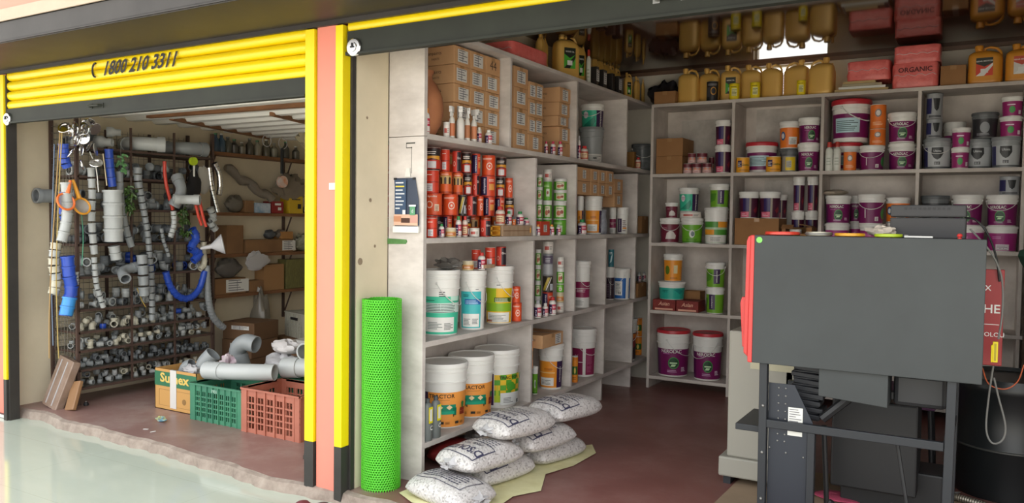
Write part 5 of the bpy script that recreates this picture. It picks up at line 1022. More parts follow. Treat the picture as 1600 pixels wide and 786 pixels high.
# bellows, central box, roller, struts
b = MB()
for i in range(9): b.box((-.70+.012*(i % 2)-OX, .22, .80-.032*i), (.135, .12, .022), R=Matrix.Rotation(radians(4), 3, 'Y')).box((-.70-OX, .22, .784-.032*i), (.12, .10, .012))
Mb('bellows', b, mat('bellows_rubber', srgb('22242a'), .55), .004)
V, F = prism([(-.62, ZB), (-.335, ZB), (-.335, .655), (-.62, .675)], MY+.02, MY+.20); Mb('centre_box', MB().add(V, F), M_mach, .003)
Mb('rear_housing', B(-.32, -.11, MY+.10, MY+.36, .655, .80), M_darker, .02)
Mb('strut', MB().tube([(-.50-OX, .16, .66), (-.62-OX, .14, .545)], .022, 8), M_darker, 0)
Mb('foot_bar', MB().tube([(-.62-OX, .20, .50), (-.60-OX, .24, .03)], .012, 8).tube([(-.56-OX, .10, .18), (-.67-OX, .10, .02)], .014, 8), M_darker, 0)
Mb('diagonal_rod', MB().tube([(-.30-OX, .12, .49), (-.22-OX, .10, .03)], .008, 8), M_darker, 0)
Mb('side_tray', B(-1.0, -.88, MY+.06, MY+.42, .46, .49), M_dark)
Mb('back_cylinder', B(-.63, -.24, MY+.50, MY+.78, .13, .58), M_darker, .01)
Mb('base_box', B(-.60, -.13, MY+.64, MY+.88, .012, .22), M_darker, .01)
# grey cabinet behind left of the machine
t = thing('floor_cabinet', 'pale grey floor cabinet with stepped base partly hidden behind the machine left leg', 'cabinet', (-1.03, 4.62, 0))
M_pg = mat('pale_grey_enamel', srgb('98968c'), .5)
MB().bb(-.16, .22, -.2, .2, .16, .86).build('body', M_pg, t, bevel=.01)
MB().bb(-.20, .24, -.22, .22, .05, .16).build('base', M_pg, t, bevel=.01)
for sx_ in (-.16, .20): MB().bb(sx_-.02, sx_+.02, -.18, .18, 0, .05).build('foot', M_dark, t)
MB().bb(-.04, .20, -.206, -.2, .66, .80).build('cream_panel', mat('cream_panel', srgb('b8b49a'), .6), t)
# things lying on top of the machine
def top_item(px): return pl(px, 366, 1, MY+.10)[0]
def lid(lb, a, c, m, h, dyy=.10, rim=None):
    x0, x1 = [pl(q_, 366, 1, MY+dyy)[0] for q_ in (a, c)]; r = (x1-x0)/2
    t = thing('tin_lid', lb, 'lid', ((x0+x1)/2, MY+dyy, ZT+.001), group='lids on top of the machine')
    MB().lathe([(0, 0), (r*.94, 0), (r, .003), (r*1.0, h*.7), (r*.97, h), (r*.88, h), (r*.86, h*.6), (0, h*.6)], 32).build('lid', m, t)
    if rim: MB().tube([(r*.99*cos(a_), r*.99*sin(a_), h*.5) for a_ in np.linspace(0, 2*pi, 33)[:-1]], h*.28, 6, closed=True).build('rolled_rim', rim, t)
    return t
lid('red plastic bucket lid, leftmost on top of the machine', 1196, 1250, mat('red_lid', srgb('d04030'), .25), .016)
lid('pale metal tin lid with rolled rim beside the red lid', 1259, 1300, mat('pale_tin', srgb('b8b4a4'), .3, metal=.4), .018, rim=M_steel)
lid('amber yellow lid behind the crumpled tissue', 1304, 1352, mat('amber_lid', srgb('dca020'), .35), .014)
lid('lime green flat lid right of the crumpled tissue', 1366, 1411, mat('lime_lid', srgb('b4cc28'), .35), .014)
x = top_item(1436)
t = thing('plastic_scraper', 'thin white flat scraper lying right of the lime lid', 'scraper', (x, MY+.08, ZT+.001)); MB().bb(-.055, .055, -.02, .02, 0, .008).build('blade', WHITE, t, bevel=.002); MB().bb(-.055, -.04, -.022, .022, .008, .011).build('grip', M_steel, t)
x = top_item(1500); MB().lathe([(0, 0), (.009, 0), (.009, .003), (.006, .003), (.006, .006), (.010, .009), (.011, .015), (.007, .021), (0, .022)], 16, 0, (x-OX, .06, ZT)).build('red_knob', M_tinr, mc)['label'] = 'small red round knob on top'
def crumple(name, lb, cat, loc, d, m, seed, n=14, am=.22, part='sheet'):
    rn = random.Random(seed); t = thing(name, lb, cat, loc); V = []; F = []; N = 18
    ph = [(rn.uniform(2, 6), rn.uniform(0, 6), rn.uniform(2, 5), rn.uniform(0, 6)) for _ in range(4)]
    for i in range(n+1):
        th = pi*i/n
        for k in range(N):
            a = 2*pi*k/N; s = 1+am*sum(sin(p[0]*th+p[1])*cos(round(p[2])*a+p[3]) for p in ph)/2+rn.uniform(-am, am)*.25
            z = -cos(th); V.append((d[0]/2*sin(th)*cos(a)*s, d[1]/2*sin(th)*sin(a)*s, max(0, d[2]*(z*.5+.5)*(1+.5*(s-1)))))
    for i in range(n):
        for k in range(N): F.append((i*N+k, i*N+(k+1) % N, (i+1)*N+(k+1) % N, (i+1)*N+k))
    MB().add(V, F, 0, True).build(part, m, t, ); return t
crumple('crumpled_tissue', 'crumpled off-white tissue on top of the machine between the lids', 'tissue', (top_item(1373), MY+.22, ZT+.001), (.12, .09, .045), mat('tissue', srgb('c8bdb0'), .9), 3, am=.35)
# dark printer behind
x0, x1 = [pl(q_, 345, 1, MY+.30)[0] for q_ in (1393, 1510)]; zt = pl(1450, 321, 1, MY+.24)[2]
t = thing('printer', 'dark grey box-shaped printer with vent slots standing on the machine', 'printer', ((x0+x1)/2, MY+.32, ZT-.004)); w = (x1-x0)/2; hh = zt-ZT+.006
M_prt = mat('printer_grey', srgb('38383a'), .6)
MB().bb(-w, w, -.09, .09, .0, hh*.62).build('lower_body', M_prt, t, bevel=.006); MB().bb(-w, w, -.085, .09, hh*.64, hh).build('upper_body', M_prt, t, bevel=.006)
b = MB()
for i in range(10): b.bb(-w*.62+i*.019, -w*.62+i*.019+.010, -.0875, -.084, hh*.86, hh*.93)
b.build('vent_slots', M_darker, t)
# cables and yellow tag at the right of the machine
def cable(lb, pts, r, m, name='cable', cat='cable'):
    o = MB().tube(smooth(pts), r, 8).build(name, m); tag(o, lb, cat); return o
def smooth(pts, n=6):
    P = [Vector(p) for p in pts]; P = [P[0]*2-P[1]]+P+[P[-1]*2-P[-2]]; out = []
    for i in range(1, len(P)-2):
        for k in range(n):
            t_ = k/n; a, b_, c, d = P[i-1], P[i], P[i+1], P[i+2]
            out.append(.5*((2*b_)+(-a+c)*t_+(2*a-5*b_+4*c-d)*t_*t_+(-a+3*b_-3*c+d)*t_**3))
    out.append(P[-2]); return out
def at(px, py, y): p = pl(px, py, 1, y); return tuple(p)
M_cab = mat('grey_cable', srgb('6f6f6c'), .5)
cable('grey cable running down past the red lettered door to the yellow tag', [at(1516, 358, MY+.22), at(1540, 384, MY+.25), at(1556, 408, MY+.27), at(1566, 440, MY+.28), at(1566, 490, MY+.28), at(1560, 530, MY+.27)], .0045, M_cab)
cable('grey cable looping low in a long drop below the yellow tag', [at(1552, 572, MY+.27), at(1545, 620, MY+.28), at(1541, 670, MY+.29), at(1550, 692, MY+.29), at(1566, 688, MY+.29), at(1571, 665, MY+.29), at(1560, 620, MY+.28), at(1553, 590, MY+.27)], .004, M_cab)
cable('black cable curving from the printer over the right machine edge', [at(1508, 340, MY+.3), at(1525, 344, MY+.35), at(1543, 365, MY+.36), at(1556, 400, MY+.4), at(1562, 440, MY+.42)], .0045, M_darker)
cable('thin orange cable looping behind the yellow tag', [at(1535, 575, MY+.5), at(1545, 600, MY+.52), at(1570, 608, MY+.52), at(1590, 596, MY+.52), at(1600, 570, MY+.52)], .003, mat('orange_cable', srgb('b85a34'), .5))
a0 = np.array(at(1555, 550, MY+.27)); t = thing('cable_clip', 'bright yellow clip holding the grey cables below the red door', 'clip', a0); MB().bb(-.010, .010, -.008, .008, -.045, .045).bb(-.016, -.010, -.012, .012, -.045, .030).build('body', mat('bright_yellow', srgb('f0dc10'), .4), t, bevel=.002); MB().bb(-.004, .004, -.0095, -.008, -.038, .038).build('slot', pm('b8a410'), t)
# dark drum and stacked things on the right
t = thing('storage_drum', 'big dark drum standing behind the machine right leg', 'drum', (.16, 5.16, 0))
MB().lathe([(0, 0), (.27, 0), (.275, .02), (.275, .25), (.282, .26), (.282, .28), (.275, .29), (.275, .56), (.282, .57), (.282, .60), (.27, .64), (.26, .62), (0, .62)], 36).build('body', mat('dark_drum', srgb('1c2022'), .35), t)
MB().tube([(.284*cos(a), .284*sin(a), .27) for a in np.linspace(0, 2*pi, 41)[:-1]], .006, 6, closed=True).build('hoop', mat('dull_hoop', srgb('565856'), .4, metal=.5), t)
t = thing('plywood_cupboard', 'brown board cupboard at the far right behind the drum', 'cupboard', (.62, 5.9, 0))
MB().bb(-.38, .5, -.2, .2, 0, 1.12).build('body', mat('dark_ply', srgb('5c4632'), .7, scale=7, col2=srgb('3f2f22'), aniso=(1, 1, .3)), t, bevel=.004)
MB().bb(-.36, .06, -.212, -.2, .05, 1.07).build('door', mat('figured_ply', srgb('6b5238'), .6, scale=12, col2=srgb('46341f')), t, bevel=.003); MB().bb(.07, .48, -.212, -.2, .05, 1.07).build('door', MATS['figured_ply'], t, bevel=.003)
crumple('green_sack', 'dark green sack slumped on the brown cupboard behind the machine', 'sack', (.42, 5.9, 1.12), (.42, .34, .28), mat('green_sack', srgb('1c4030'), .8), 9, am=.15)
t = thing('metal_stool', 'small dark steel stool frame with purple seat behind the machine', 'stool', (-.36, 5.25, 0))
MB().bb(-.16, .16, -.15, .15, .40, .50).build('seat', mat('purple_seat', srgb('5c3858'), .7), t, bevel=.01)
for sx_ in (-1, 1):
    for sy_ in (-1, 1): MB().tube([(sx_*.15, sy_*.14, 0), (sx_*.13, sy_*.12, .40)], .012, 8).build('leg', M_darker, t)
# floor bits round the machine
MB_ = MB(); V = [(-1.16, 3.7, .0), (-.05, 3.6, 0), (-.02, 4.84, 0), (-.69, 4.92, 0), (-1.14, 4.80, 0)]
n = len(V); b = MB().add([(x, y, .008) for x, y, z in V]+[(x, y, .0005) for x, y, z in V], [tuple(range(n)), tuple(range(2*n-1, n-1, -1))]+[(i, n+i, n+(i+1) % n, (i+1) % n) for i in range(n)])
o = b.build('cardboard_sheet', mat('floor_cardboard', srgb('a08a72'), .85, scale=2, col2=srgb('8c7862'))); tag(o, 'flattened brown cardboard sheet on the red floor under the tinting machine', 'cardboard sheet')
c_ = np.array(pl(1310, 776, 2, .02)); t = crumple('pink_cloth', 'pink cloth folded on the cardboard under the machine', 'cloth', (c_[0], c_[1], .0085), (.24, .17, .026), mat('pink_cloth', srgb('c04c6c'), .9, scale=60, col2=srgb('a03c58')), 12, am=.12)
b = MB(); P = smooth([tuple(pl(1388, 795, 2, .03)), tuple(pl(1415, 777, 2, .03)), tuple(pl(1450, 772, 2, .03)), tuple(pl(1490, 776, 2, .03)), tuple(pl(1540, 790, 2, .03))], 26)
b.tube(P, .018, 12, rs=[.020 if i % 2 else .016 for i in range(len(P))]); o = b.build('flexible_hose', mat('hose_steel', srgb('8c877c'), .35, metal=.6)); tag(o, 'ribbed metallic flexible hose curling on the cardboard under the machine', 'hose')
cable('thin grey cable lying on the cardboard behind the ribbed hose', [tuple(pl(1352, 790, 2, .015)), tuple(pl(1375, 772, 2, .015)), tuple(pl(1420, 767, 2, .015)), tuple(pl(1500, 770, 2, .015))], .005, M_cab)
# ------------------------------------------------------------------ poster, mesh roll
t = thing('hanging_poster', 'dark blue paint poster with a green bucket picture pinned on the end panel', 'poster', (-2.73, 3.526, 1.53))
def pw(u, v): return (u, -.004-.012*sin((v+.16)/.32*pi*.9)*0 - .010*(1 if v < -.08 else 0)*0-.008*abs(u*8), v)
x0_, x1_ = -.085, .085
V = [(-.085, 0, -.12), (.088, -.010, -.115), (.082, -.006, .02), (.055, -.002, .145), (-.092, 0, .145), (-.08, -.003, .03)]
MB().add(V+[(x, y-.0015, z) for x, y, z in V], [tuple(range(6)), tuple(range(11, 5, -1))]+[(i, 6+i, 6+(i+1) % 6, (i+1) % 6) for i in range(6)]).build('backing_sheet', mat('poster_navy', srgb('3c4658'), .4), t)
def Q(b, x0, x1, z0, z1, mi, e=0): b.add([(x0, -.0135-e, z0), (x1, -.0135-e, z0), (x1, -.0135-e, z1), (x0, -.0135-e, z1)], [(0, 1, 2, 3)], mi)
b = MB(); Q(b, -.078, .0, -.055, .135, 0); Q(b, -.082, .082, -.115, -.055, 1, .001); Q(b, -.082, -.03, -.095, -.065, 2, .002); Q(b, -.03, .03, -.10, -.075, 3, .003); Q(b, .03, .08, -.10, -.06, 4, .002)
for i in range(8): Q(b, -.07, -.07+[.055, .06, .05, .062, .04, .058, .05, .03][i], .115-.020*i, .122-.020*i, 5 if i != 1 else 6, .003)
Q(b, .030, .066, -.058, -.012, 7, .004); Q(b, .024, .072, -.012, -.002, 5, .005); Q(b, -.02, .0, -.055, -.03, 5, .004); b.text('d', lambda u, v: (.048+u, -.0195, -.036+v), .03, 5)
b.build('printed_picture', [mat('poster_blue', srgb('3a506c'), .4), pm('d8b098'), pm('c08868'), pm('4a3028'), pm('c8988c'), pm('d8dce0'), pm('d8c850'), pm('5c9a74')], t)
MB().bb(-.088, .088, -.018, -.003, -.155, -.12).build('white_sill', WHITE, t, bevel=.002)
for px_ in (-.082, .048): MB().bb(px_-.008, px_+.008, -.008, .0, .135, .147).build('pin', M_darker, t)
MB().add([(-.02, -.001, .15), (.02, -.001, .15), (.015, -.001, .20), (-.01, -.001, .20)], [(0, 1, 2, 3)]).build('torn_corner', OFFW, t)
# green honeycomb mesh rolled up
t = thing('plastic_mesh_roll', 'tall roll of bright green hexagonal plastic mesh standing against the end panel', 'mesh roll', (-2.775, 3.37, 0))
def hexroll(R, H, cell, r, turns0, turns1):
    b = MB(); cw = cell*sqrt(3); circ = 2*pi*R; nc = int(circ*(turns1-turns0)/cw); rows = int(H/(cell*1.5))
    V = []; F = []; idx = {}
    def vt(u, v):
        k = (round(u*2e4), round(v*2e4))
        if k not in idx:
            a = u/R; rr = R; c0 = Vector((cos(a), sin(a), 0)); idx[k] = (c0*rr, v, c0); 
        return idx[k]
    def seg(u0, v0, u1, v1):
        A = vt(u0, v0); B_ = vt(u1, v1); a = Vector((A[0].x, A[0].y, A[1])); b2 = Vector((B_[0].x, B_[0].y, B_[1])); n_ = A[2]; d_ = (b2-a).normalized(); s_ = d_.cross(n_)*r; nn = n_*r*.7
        o = len(V); V.extend([a-s_, a+s_, a+s_*0+nn, b2-s_, b2+s_, b2+nn]); F.extend([(o, o+2, o+5, o+3), (o+2, o+1, o+4, o+5), (o+1, o, o+3, o+4)])
    for j in range(rows):
        v0 = j*cell*1.5+cell
        for i in range(nc):
            u0 = turns0*circ+i*cw+(cw/2 if j % 2 else 0)
            seg(u0, v0, u0+cw/2, v0+cell*.5); seg(u0+cw/2, v0+cell*.5, u0+cw, v0); seg(u0, v0, u0, v0-cell)
    return b.add(V, F)
M_green = mat('green_mesh', srgb('5ccc30'), .45)
hexroll(.104, 1.03, .0085, .0024, 0, 1).build('outer_mesh', M_green, t); hexroll(.096, 1.025, .0085, .0024, 0, 1).build('inner_mesh', M_green, t)
MB().lathe([(.083, 0), (.083, 1.02)], 40, closed=True).lathe([(.080, 1.02), (.080, 0)], 40, closed=True).build('inner_roll', mat('green_mesh_inner', srgb('4cc024'), .6, scale=120, col2=srgb('3a9c1c')), t)['label'] = 'dense inner turns of the green roll'
# ------------------------------------------------------------------ bags of stone chips
M_chip = mat('chip_bag', srgb('c6c0bc'), .28, bump=.0)
nt = M_chip.node_tree; bs = nt.nodes['Principled BSDF']; tc = nt.nodes.new('ShaderNodeTexCoord'); vo = nt.nodes.new('ShaderNodeTexVoronoi'); vo.inputs['Scale'].default_value = 110
nt.links.new(tc.outputs['Object'], vo.inputs[0]); cr = nt.nodes.new('ShaderNodeValToRGB'); nt.links.new(vo.outputs['Color'], cr.inputs[0])
e0, e1 = cr.color_ramp.elements; e0.position = .0; e0.color = (*srgb('7a7674'), 1); e1.position = .35; e1.color = (*srgb('bdb8b6'), 1)
e = cr.color_ramp.elements.new(.9); e.color = (*srgb('cfcbca'), 1)
nt.links.new(cr.outputs[0], bs.inputs['Base Color']); bp = nt.nodes.new('ShaderNodeBump'); bp.inputs['Strength'].default_value = .5; bp.inputs['Distance'].default_value = .004
n2 = nt.nodes.new('ShaderNodeTexNoise'); n2.inputs['Scale'].default_value = 14; n2.inputs['Detail'].default_value = 5; n2.inputs['Distortion'].default_value = 2.5; nt.links.new(tc.outputs['Object'], n2.inputs[0])
ma = nt.nodes.new('ShaderNodeMath'); ma.operation = 'ADD'; nt.links.new(vo.outputs['Distance'], ma.inputs[0]); nt.links.new(n2.outputs[0], ma.inputs[1]); nt.links.new(ma.outputs[0], bp.inputs['Height']); nt.links.new(bp.outputs[0], bs.inputs['Normal'])
BW, BD, BH = .222, .148, .118      # half length, half width, height
def bag_top(x, y, sd):
    u, v = abs(x/BW), abs(y/BD); s = max(0, (1-u**9))**.5*max(0, 1-v**7)**.5
    return BH*(.32+.68*s)-.020*(u**2+v**2)*s+.004*sin(11*x+sd)*cos(17*y+sd*2)+.003*sin(31*x-sd)*sin(23*y)
def bag(lb, loc, rz, sd, text=True, tilt=(0, 0), txt='D’SOUZA'):
    t = thing('chip_bag', lb, 'bag', loc, rz, 'bags of stone chips'); t.rotation_euler = (tilt[0], tilt[1], rz); NX, NY = 26, 18; V = []; F = []
    for s in (1, 0):
        for j in range(NY+1):
            for i in range(NX+1):
                x = (i/NX*2-1); y = (j/NY*2-1); x = BW*sin(x*pi/2); y = BD*sin(y*pi/2); pinch = 1-.12*(abs(x)/BW)**6
                ht = bag_top(x, y, sd)
                V.append((x*(1-.06*(abs(y)/BD)**4), y*pinch, ht if s else .32*BH*(1-max(0, min(1, (ht/BH+.02-.32)/.5)))))
    n = (NX+1)*(NY+1)
    for j in range(NY):
        for i in range(NX):
            q = j*(NX+1)+i; F += [(q, q+1, q+NX+2, q+NX+1), (n+q, n+q+NX+1, n+q+NX+2, n+q+1)]
    for i in range(NX): F += [(i, n+i, n+i+1, i+1), (NY*(NX+1)+i, NY*(NX+1)+i+1, n+NY*(NX+1)+i+1, n+NY*(NX+1)+i)]
    for j in range(NY): F += [(j*(NX+1), (j+1)*(NX+1), n+(j+1)*(NX+1), n+j*(NX+1)), (j*(NX+1)+NX, n+j*(NX+1)+NX, n+(j+1)*(NX+1)+NX, (j+1)*(NX+1)+NX)]
    for q in range(n, 2*n): V[q] = (V[q][0], V[q][1], max(V[q][2], 0))
    MB().add(V, F, 0, True).build('filled_bag', M_chip, t)
    rn = random.Random(sd*7+1)
    for sgn in (-1, 1):         # gathered ends
        b = MB(); N = 14; V = []; F = []
        for i in range(6):
            f = i/5; rr = .036*(1-f)+.008 if f < .5 else .012+.036*(f-.5)
            for k in range(N):
                a = 2*pi*k/N; r2 = rr*(1+.3*sin(5*a+sd)+.15*rn.uniform(-1, 1)); V.append((sgn*(BW*.93+.055*f), r2*cos(a)*1.3, .05-.01*f+r2*sin(a)*.6))
        for i in range(5):
            for k in range(N): F.append((i*N+k, i*N+(k+1) % N, (i+1)*N+(k+1) % N, (i+1)*N+k))
        b.add(V, F, 0, True).build('gathered_end', M_bagw, t)
    b = MB()
    def sp(x, y, e=.0025): return (x, y*(1-.12*(abs(x)/BW)**6), bag_top(x, y, sd)+e)
    if txt:
        b.text(txt, lambda u, v: sp(-v-.125, u), .074, 0, off=.02, sx=.84)
        b.text('FINE TEX', lambda u, v: sp(-v-.055, u), .034, 0, off=.01)
        for i in range(4):
            for k in range(8): xa = -.02+.022*i; ya = -.10+.025*k; b.add([sp(xa, ya), sp(xa+.007, ya), sp(xa+.007, ya+.016), sp(xa, ya+.016)], [(0, 1, 2, 3)])
    else:
        for i in range(6):
            yy = -.06+.022*i; xe = .15-.04*rn.random()
            for k in range(14): xa = -.15+(xe+.15)*k/14; xb = xa+(xe+.15)/14*(.5+.4*rn.random()); b.add([sp(xa, yy), sp(xb, yy), sp(xb, yy+.009), sp(xa, yy+.009)], [(0, 1, 2, 3)])
    for (a0, b0, a1, b1) in ([(-.17, -.09, .17, -.09), (.17, -.09, .17, .075), (.17, .075, -.17, .075), (-.17, .075, -.17, -.09)] if not txt else [(-.185, -.128, -.02, -.128), (-.02, -.128, -.02, .128), (-.02, .128, -.185, .128), (-.185, .128, -.185, -.128)]):
        for k in range(16):
            f0, f1 = k/16, (k+1)/16; x0, y0, x1, y1 = a0+(a1-a0)*f0, b0+(b1-b0)*f0, a0+(a1-a0)*f1, b0+(b1-b0)*f1
            dx, dy = (0, .0022) if b0 == b1 else (.0022, 0); b.add([sp(x0-dx, y0-dy), sp(x1-dx*(1), y1-dy), sp(x1+dx, y1+dy), sp(x0+dx, y0+dy)], [(0, 1, 2, 3)])
    b.build('printing', mat('navy_print', srgb('3c3c54'), .5), t); return t
r_ = radians(-22)
Bx = -2.36; H1 = .012
q_ = radians(78); BL = BH+.007
bag('chip bag lying nearest the camera at the foot of the pile, with small print', (-2.34, 3.40, H1), radians(-14), 1, txt=None)
bag('bottom-layer chip bag just behind the front one, mostly covered', (-2.34, 3.83, H1), q_, 2)
bag('bottom-layer chip bag at the rear beside the shelf leg', (-2.26, 4.34, H1), q_, 3, txt=None)
bag('second-layer chip bag at the front with dark lettering', (-2.31, 3.64, H1+BL), q_, 5)
bag('second-layer chip bag in the middle, partly under the top bag', (-2.23, 4.14, H1+BL), q_, 6)
bag('top chip bag at the front with dark lettering', (-2.25, 3.90, H1+2*BL), q_, 8)
bag('topmost rear chip bag next to the shelf divider', (-2.18, 4.395, H1+2*BL), q_, 9)
# yellow plastic sheet under the bags
pts = [(-2.62, 3.33), (-2.45, 3.22), (-2.20, 3.24), (-2.06, 3.40), (-2.08, 3.60), (-2.0, 3.76), (-2.11, 4.02), (-2.05, 4.26), (-2.04, 4.56), (-2.14, 4.72), (-2.2, 4.62), (-2.58, 4.5), (-2.6, 3.9)]
n = len(pts); rn = random.Random(8); b = MB(); V = [(x, y, .003+abs(rn.gauss(0, .006))) for x, y in pts]+[(-2.3+(x+2.3)*.8, 3.9+(y-3.9)*.85, .006) for x, y in pts]+[(-2.3, 3.9, .006)]
b.add(V, [(i, (i+1) % n, n+(i+1) % n, n+i) for i in range(n)]+[(n+i, n+(i+1) % n, 2*n) for i in range(n)], 0, True)
o = b.build('plastic_sheet', mat('pale_yellow_sheet', srgb('e6e2b4'), .55, scale=8, col2=srgb('d6d09c'), bump=.5)); tag(o, 'pale yellow plastic sheet spread on the floor under the chip bags', 'plastic sheet')
crumple('red_sack', 'dark red sack lying under the bottom shelf behind the front chip bags', 'sack', (-2.72, 3.95, 0), (.24, .34, .13), mat('red_sack', srgb('8c2424'), .6), 21, am=.1)
crumple('plastic_bag', 'crumpled grey plastic bag on the lid of the leftmost third-row bucket', 'plastic bag', (XS-.14, ly(700, 412, XS-.14), ZC+.001), (.16, .13, .06), mat('grey_film', srgb('77736e'), .25), 22, am=.4)
crumple('black_bag', 'black plastic bag bulging above the corner carton on the shelf top', 'plastic bag', (bx(1045, 140, YBF+.24)-.05, YBF+.27, 2.469), (.26, .14, .22), mat('black_film', srgb('28262a'), .25), 23, am=.3)
crumple('white_cloth', 'pale cloth draped over the lettered purple tub, second back row', 'cloth', (pcl[0], pcl[1], zcl+.0015), (.19, .18, .045), mat('pale_cloth', srgb('aca090'), .9), 24, am=.15)
o = crumple('plastic_bag', 'clear crumpled bag lying on the floor behind the red sack', 'plastic bag', (-2.76, 4.35, 0), (.2, .2, .10), M_bagw, 25, am=.3)
# ------------------------------------------------------------------ wire rack with pipe fittings (left shop)
RX0, RX1, RY0, RY1 = -6.24, -5.91, 3.59, 4.83
rk = thing('wire_rack', 'tall brown angle-iron rack with wire mesh shelves full of pipe fittings', 'rack', (RX1, RY0, 0))
def RB(name, b, m=M_rust, lab=None):
    o = b.build(name, m, rk, loc=(-RX1, -RY0, 0)); return o
for x, y in [(RX1, RY0), (RX1, RY1), (RX0, RY0), (RX0, RY1)]:
    MB().bb(x-RX1-.012, x-RX1+.012, y-RY0-.012, y-RY0+.012, 0, 2.18).build('post', M_rust, rk)
for y in (RY0+.45, RY0+.85): MB().bb(-.006, .006, y-RY0-.008, y-RY0+.008, .13, 2.15).build('upright', M_rust, rk); MB().bb(RX0-RX1-.004, RX0-RX1+.008, y-RY0-.012, y-RY0+.012, .13, 2.15).build('upright', M_rust, rk)
SHZ = [.13, .27, .415, .56, .73, .98, 1.23, 1.50, 1.75, 1.97]
for z in SHZ:
    b = MB().bb(-.01, .012, 0, RY1-RY0, z-.018, z).bb(RX0-RX1, RX0-RX1+.012, 0, RY1-RY0, z-.018, z).bb(RX0-RX1, 0, 0, .012, z-.018, z).bb(RX0-RX1, 0, RY1-RY0-.012, RY1-RY0, z-.018, z)
    o = b.build('shelf_frame', M_rust, rk)
    MB().bb(RX0-RX1, -.01, .01, RY1-RY0-.01, z-.004, z).build('wire_shelf', M_wire, o)
b = MB()
def wire(p, q, r=.0016): b.tube([p, q], r, 4)
for i in range(9): x = RX0-RX1+(.33)*i/8; wire((x, -.006, .1), (x, -.006, 2.15))
for i in range(42): z = .12+.049*i; wire((RX0-RX1, -.006, z), (0, -.006, z))
b.build('side_mesh', M_wire, rk)
b = MB()
for i in range(26): y = (RY1-RY0)*i/25; wire((RX0-RX1+.004, y, .1), (RX0-RX1+.004, y, 2.15))
for i in range(42): z = .12+.049*i; wire((RX0-RX1+.004, 0, z), (RX0-RX1+.004, RY1-RY0, z))
b.build('back_mesh', M_wire, rk)
b = MB()
for z0_, z1_ in [(.56, .73), (.73, .98)]:
    for i in range(22): y = (RY1-RY0)*(i+.5)/22; wire((.004, y, z0_), (.004, y, z0_+.11 if z1_ > .9 else z0_+.06), .0014)
b.build('front_guard_wires', M_wire, rk)
# fitting prototypes, reference size .05 across
def fitting(kind, m):
    o = bpy.data.objects.new
    b = MB(); r = .025; ri = .0205
    if kind == 'coupler': b.pipe([(0, 0, -.03), (0, 0, .03)], r, ri, 14); b.pipe([(0, 0, -.006), (0, 0, .006)], r*1.08, ri, 14)
    if kind == 'elbow':
        P = [(.045, 0, 0), (.018, 0, 0)]+[(.018-.018*sin(a), 0, .018-.018*cos(a)) for a in (radians(22), radians(45), radians(68))]+[(0, 0, .018), (0, 0, .045)]; b.pipe([(x-.015, y, z-.015) for x, y, z in P], r, ri, 12)
        b.pipe([(.016, 0, -.015), (.032, 0, -.015)], r*1.12, ri, 12); b.pipe([(-.015, 0, .016), (-.015, 0, .032)], r*1.12, ri, 12)
    if kind == 'tee': b.pipe([(-.038, 0, 0), (.038, 0, 0)], r, ri, 12); b.pipe([(0, 0, r*.6), (0, 0, .045)], r, ri, 12); b.pipe([(.026, 0, 0), (.04, 0, 0)], r*1.12, ri, 12); b.pipe([(-.04, 0, 0), (-.026, 0, 0)], r*1.12, ri, 12)
    if kind == 'end_cap': b.lathe([(0, .018), (r*.9, .018), (r, .014), (r, -.018), (ri, -.018), (ri, .010), (0, .010)], 14)
    if kind == 'reducer': b.lathe([(ri, -.03), (r*1.05, -.03), (r*1.05, -.004), (r*.66, .010), (r*.66, .034), (r*.54, .034), (r*.54, .008), (ri, -.006)], 14, closed=True)
    me = b.mesh('pipe_'+kind, m); return me
KN = ['coupler', 'elbow', 'tee', 'end_cap', 'reducer']; KW = {'coupler': 'straight coupler', 'elbow': 'elbow', 'tee': 'tee piece', 'end_cap': 'end cap', 'reducer': 'reducer'}
FM = {}
CM = {'grey': M_pvc, 'pale grey': M_pvcl, 'dark grey': M_pvcd, 'cream': M_cpvc, 'blue': M_blue}
def fit_mesh(k, c):
    if (k, c) not in FM: FM[(k, c)] = fitting(k, CM[c])
    return FM[(k, c)]
SN = ['lowest', 'second from bottom', 'third from bottom', 'fourth from bottom', 'fifth from bottom', 'fifth from top', 'fourth from top', 'third from top', 'second from top', 'top']
rn = random.Random(11)
pal = [['pale grey', 'grey', 'cream'], ['dark grey', 'grey', 'dark grey'], ['pale grey', 'cream', 'grey'], ['grey', 'pale grey', 'cream'], ['grey', 'pale grey', 'dark grey'], ['grey', 'dark grey', 'pale grey'], ['grey', 'dark grey'], ['grey', 'dark grey'], ['grey', 'dark grey', 'pale grey'], ['grey', 'dark grey', 'pale grey']]
SC_ = [.80, .80, .82, .95, 1.15, 1.35, 1.35, 1.5, 1.35, 1.9]
count = 0
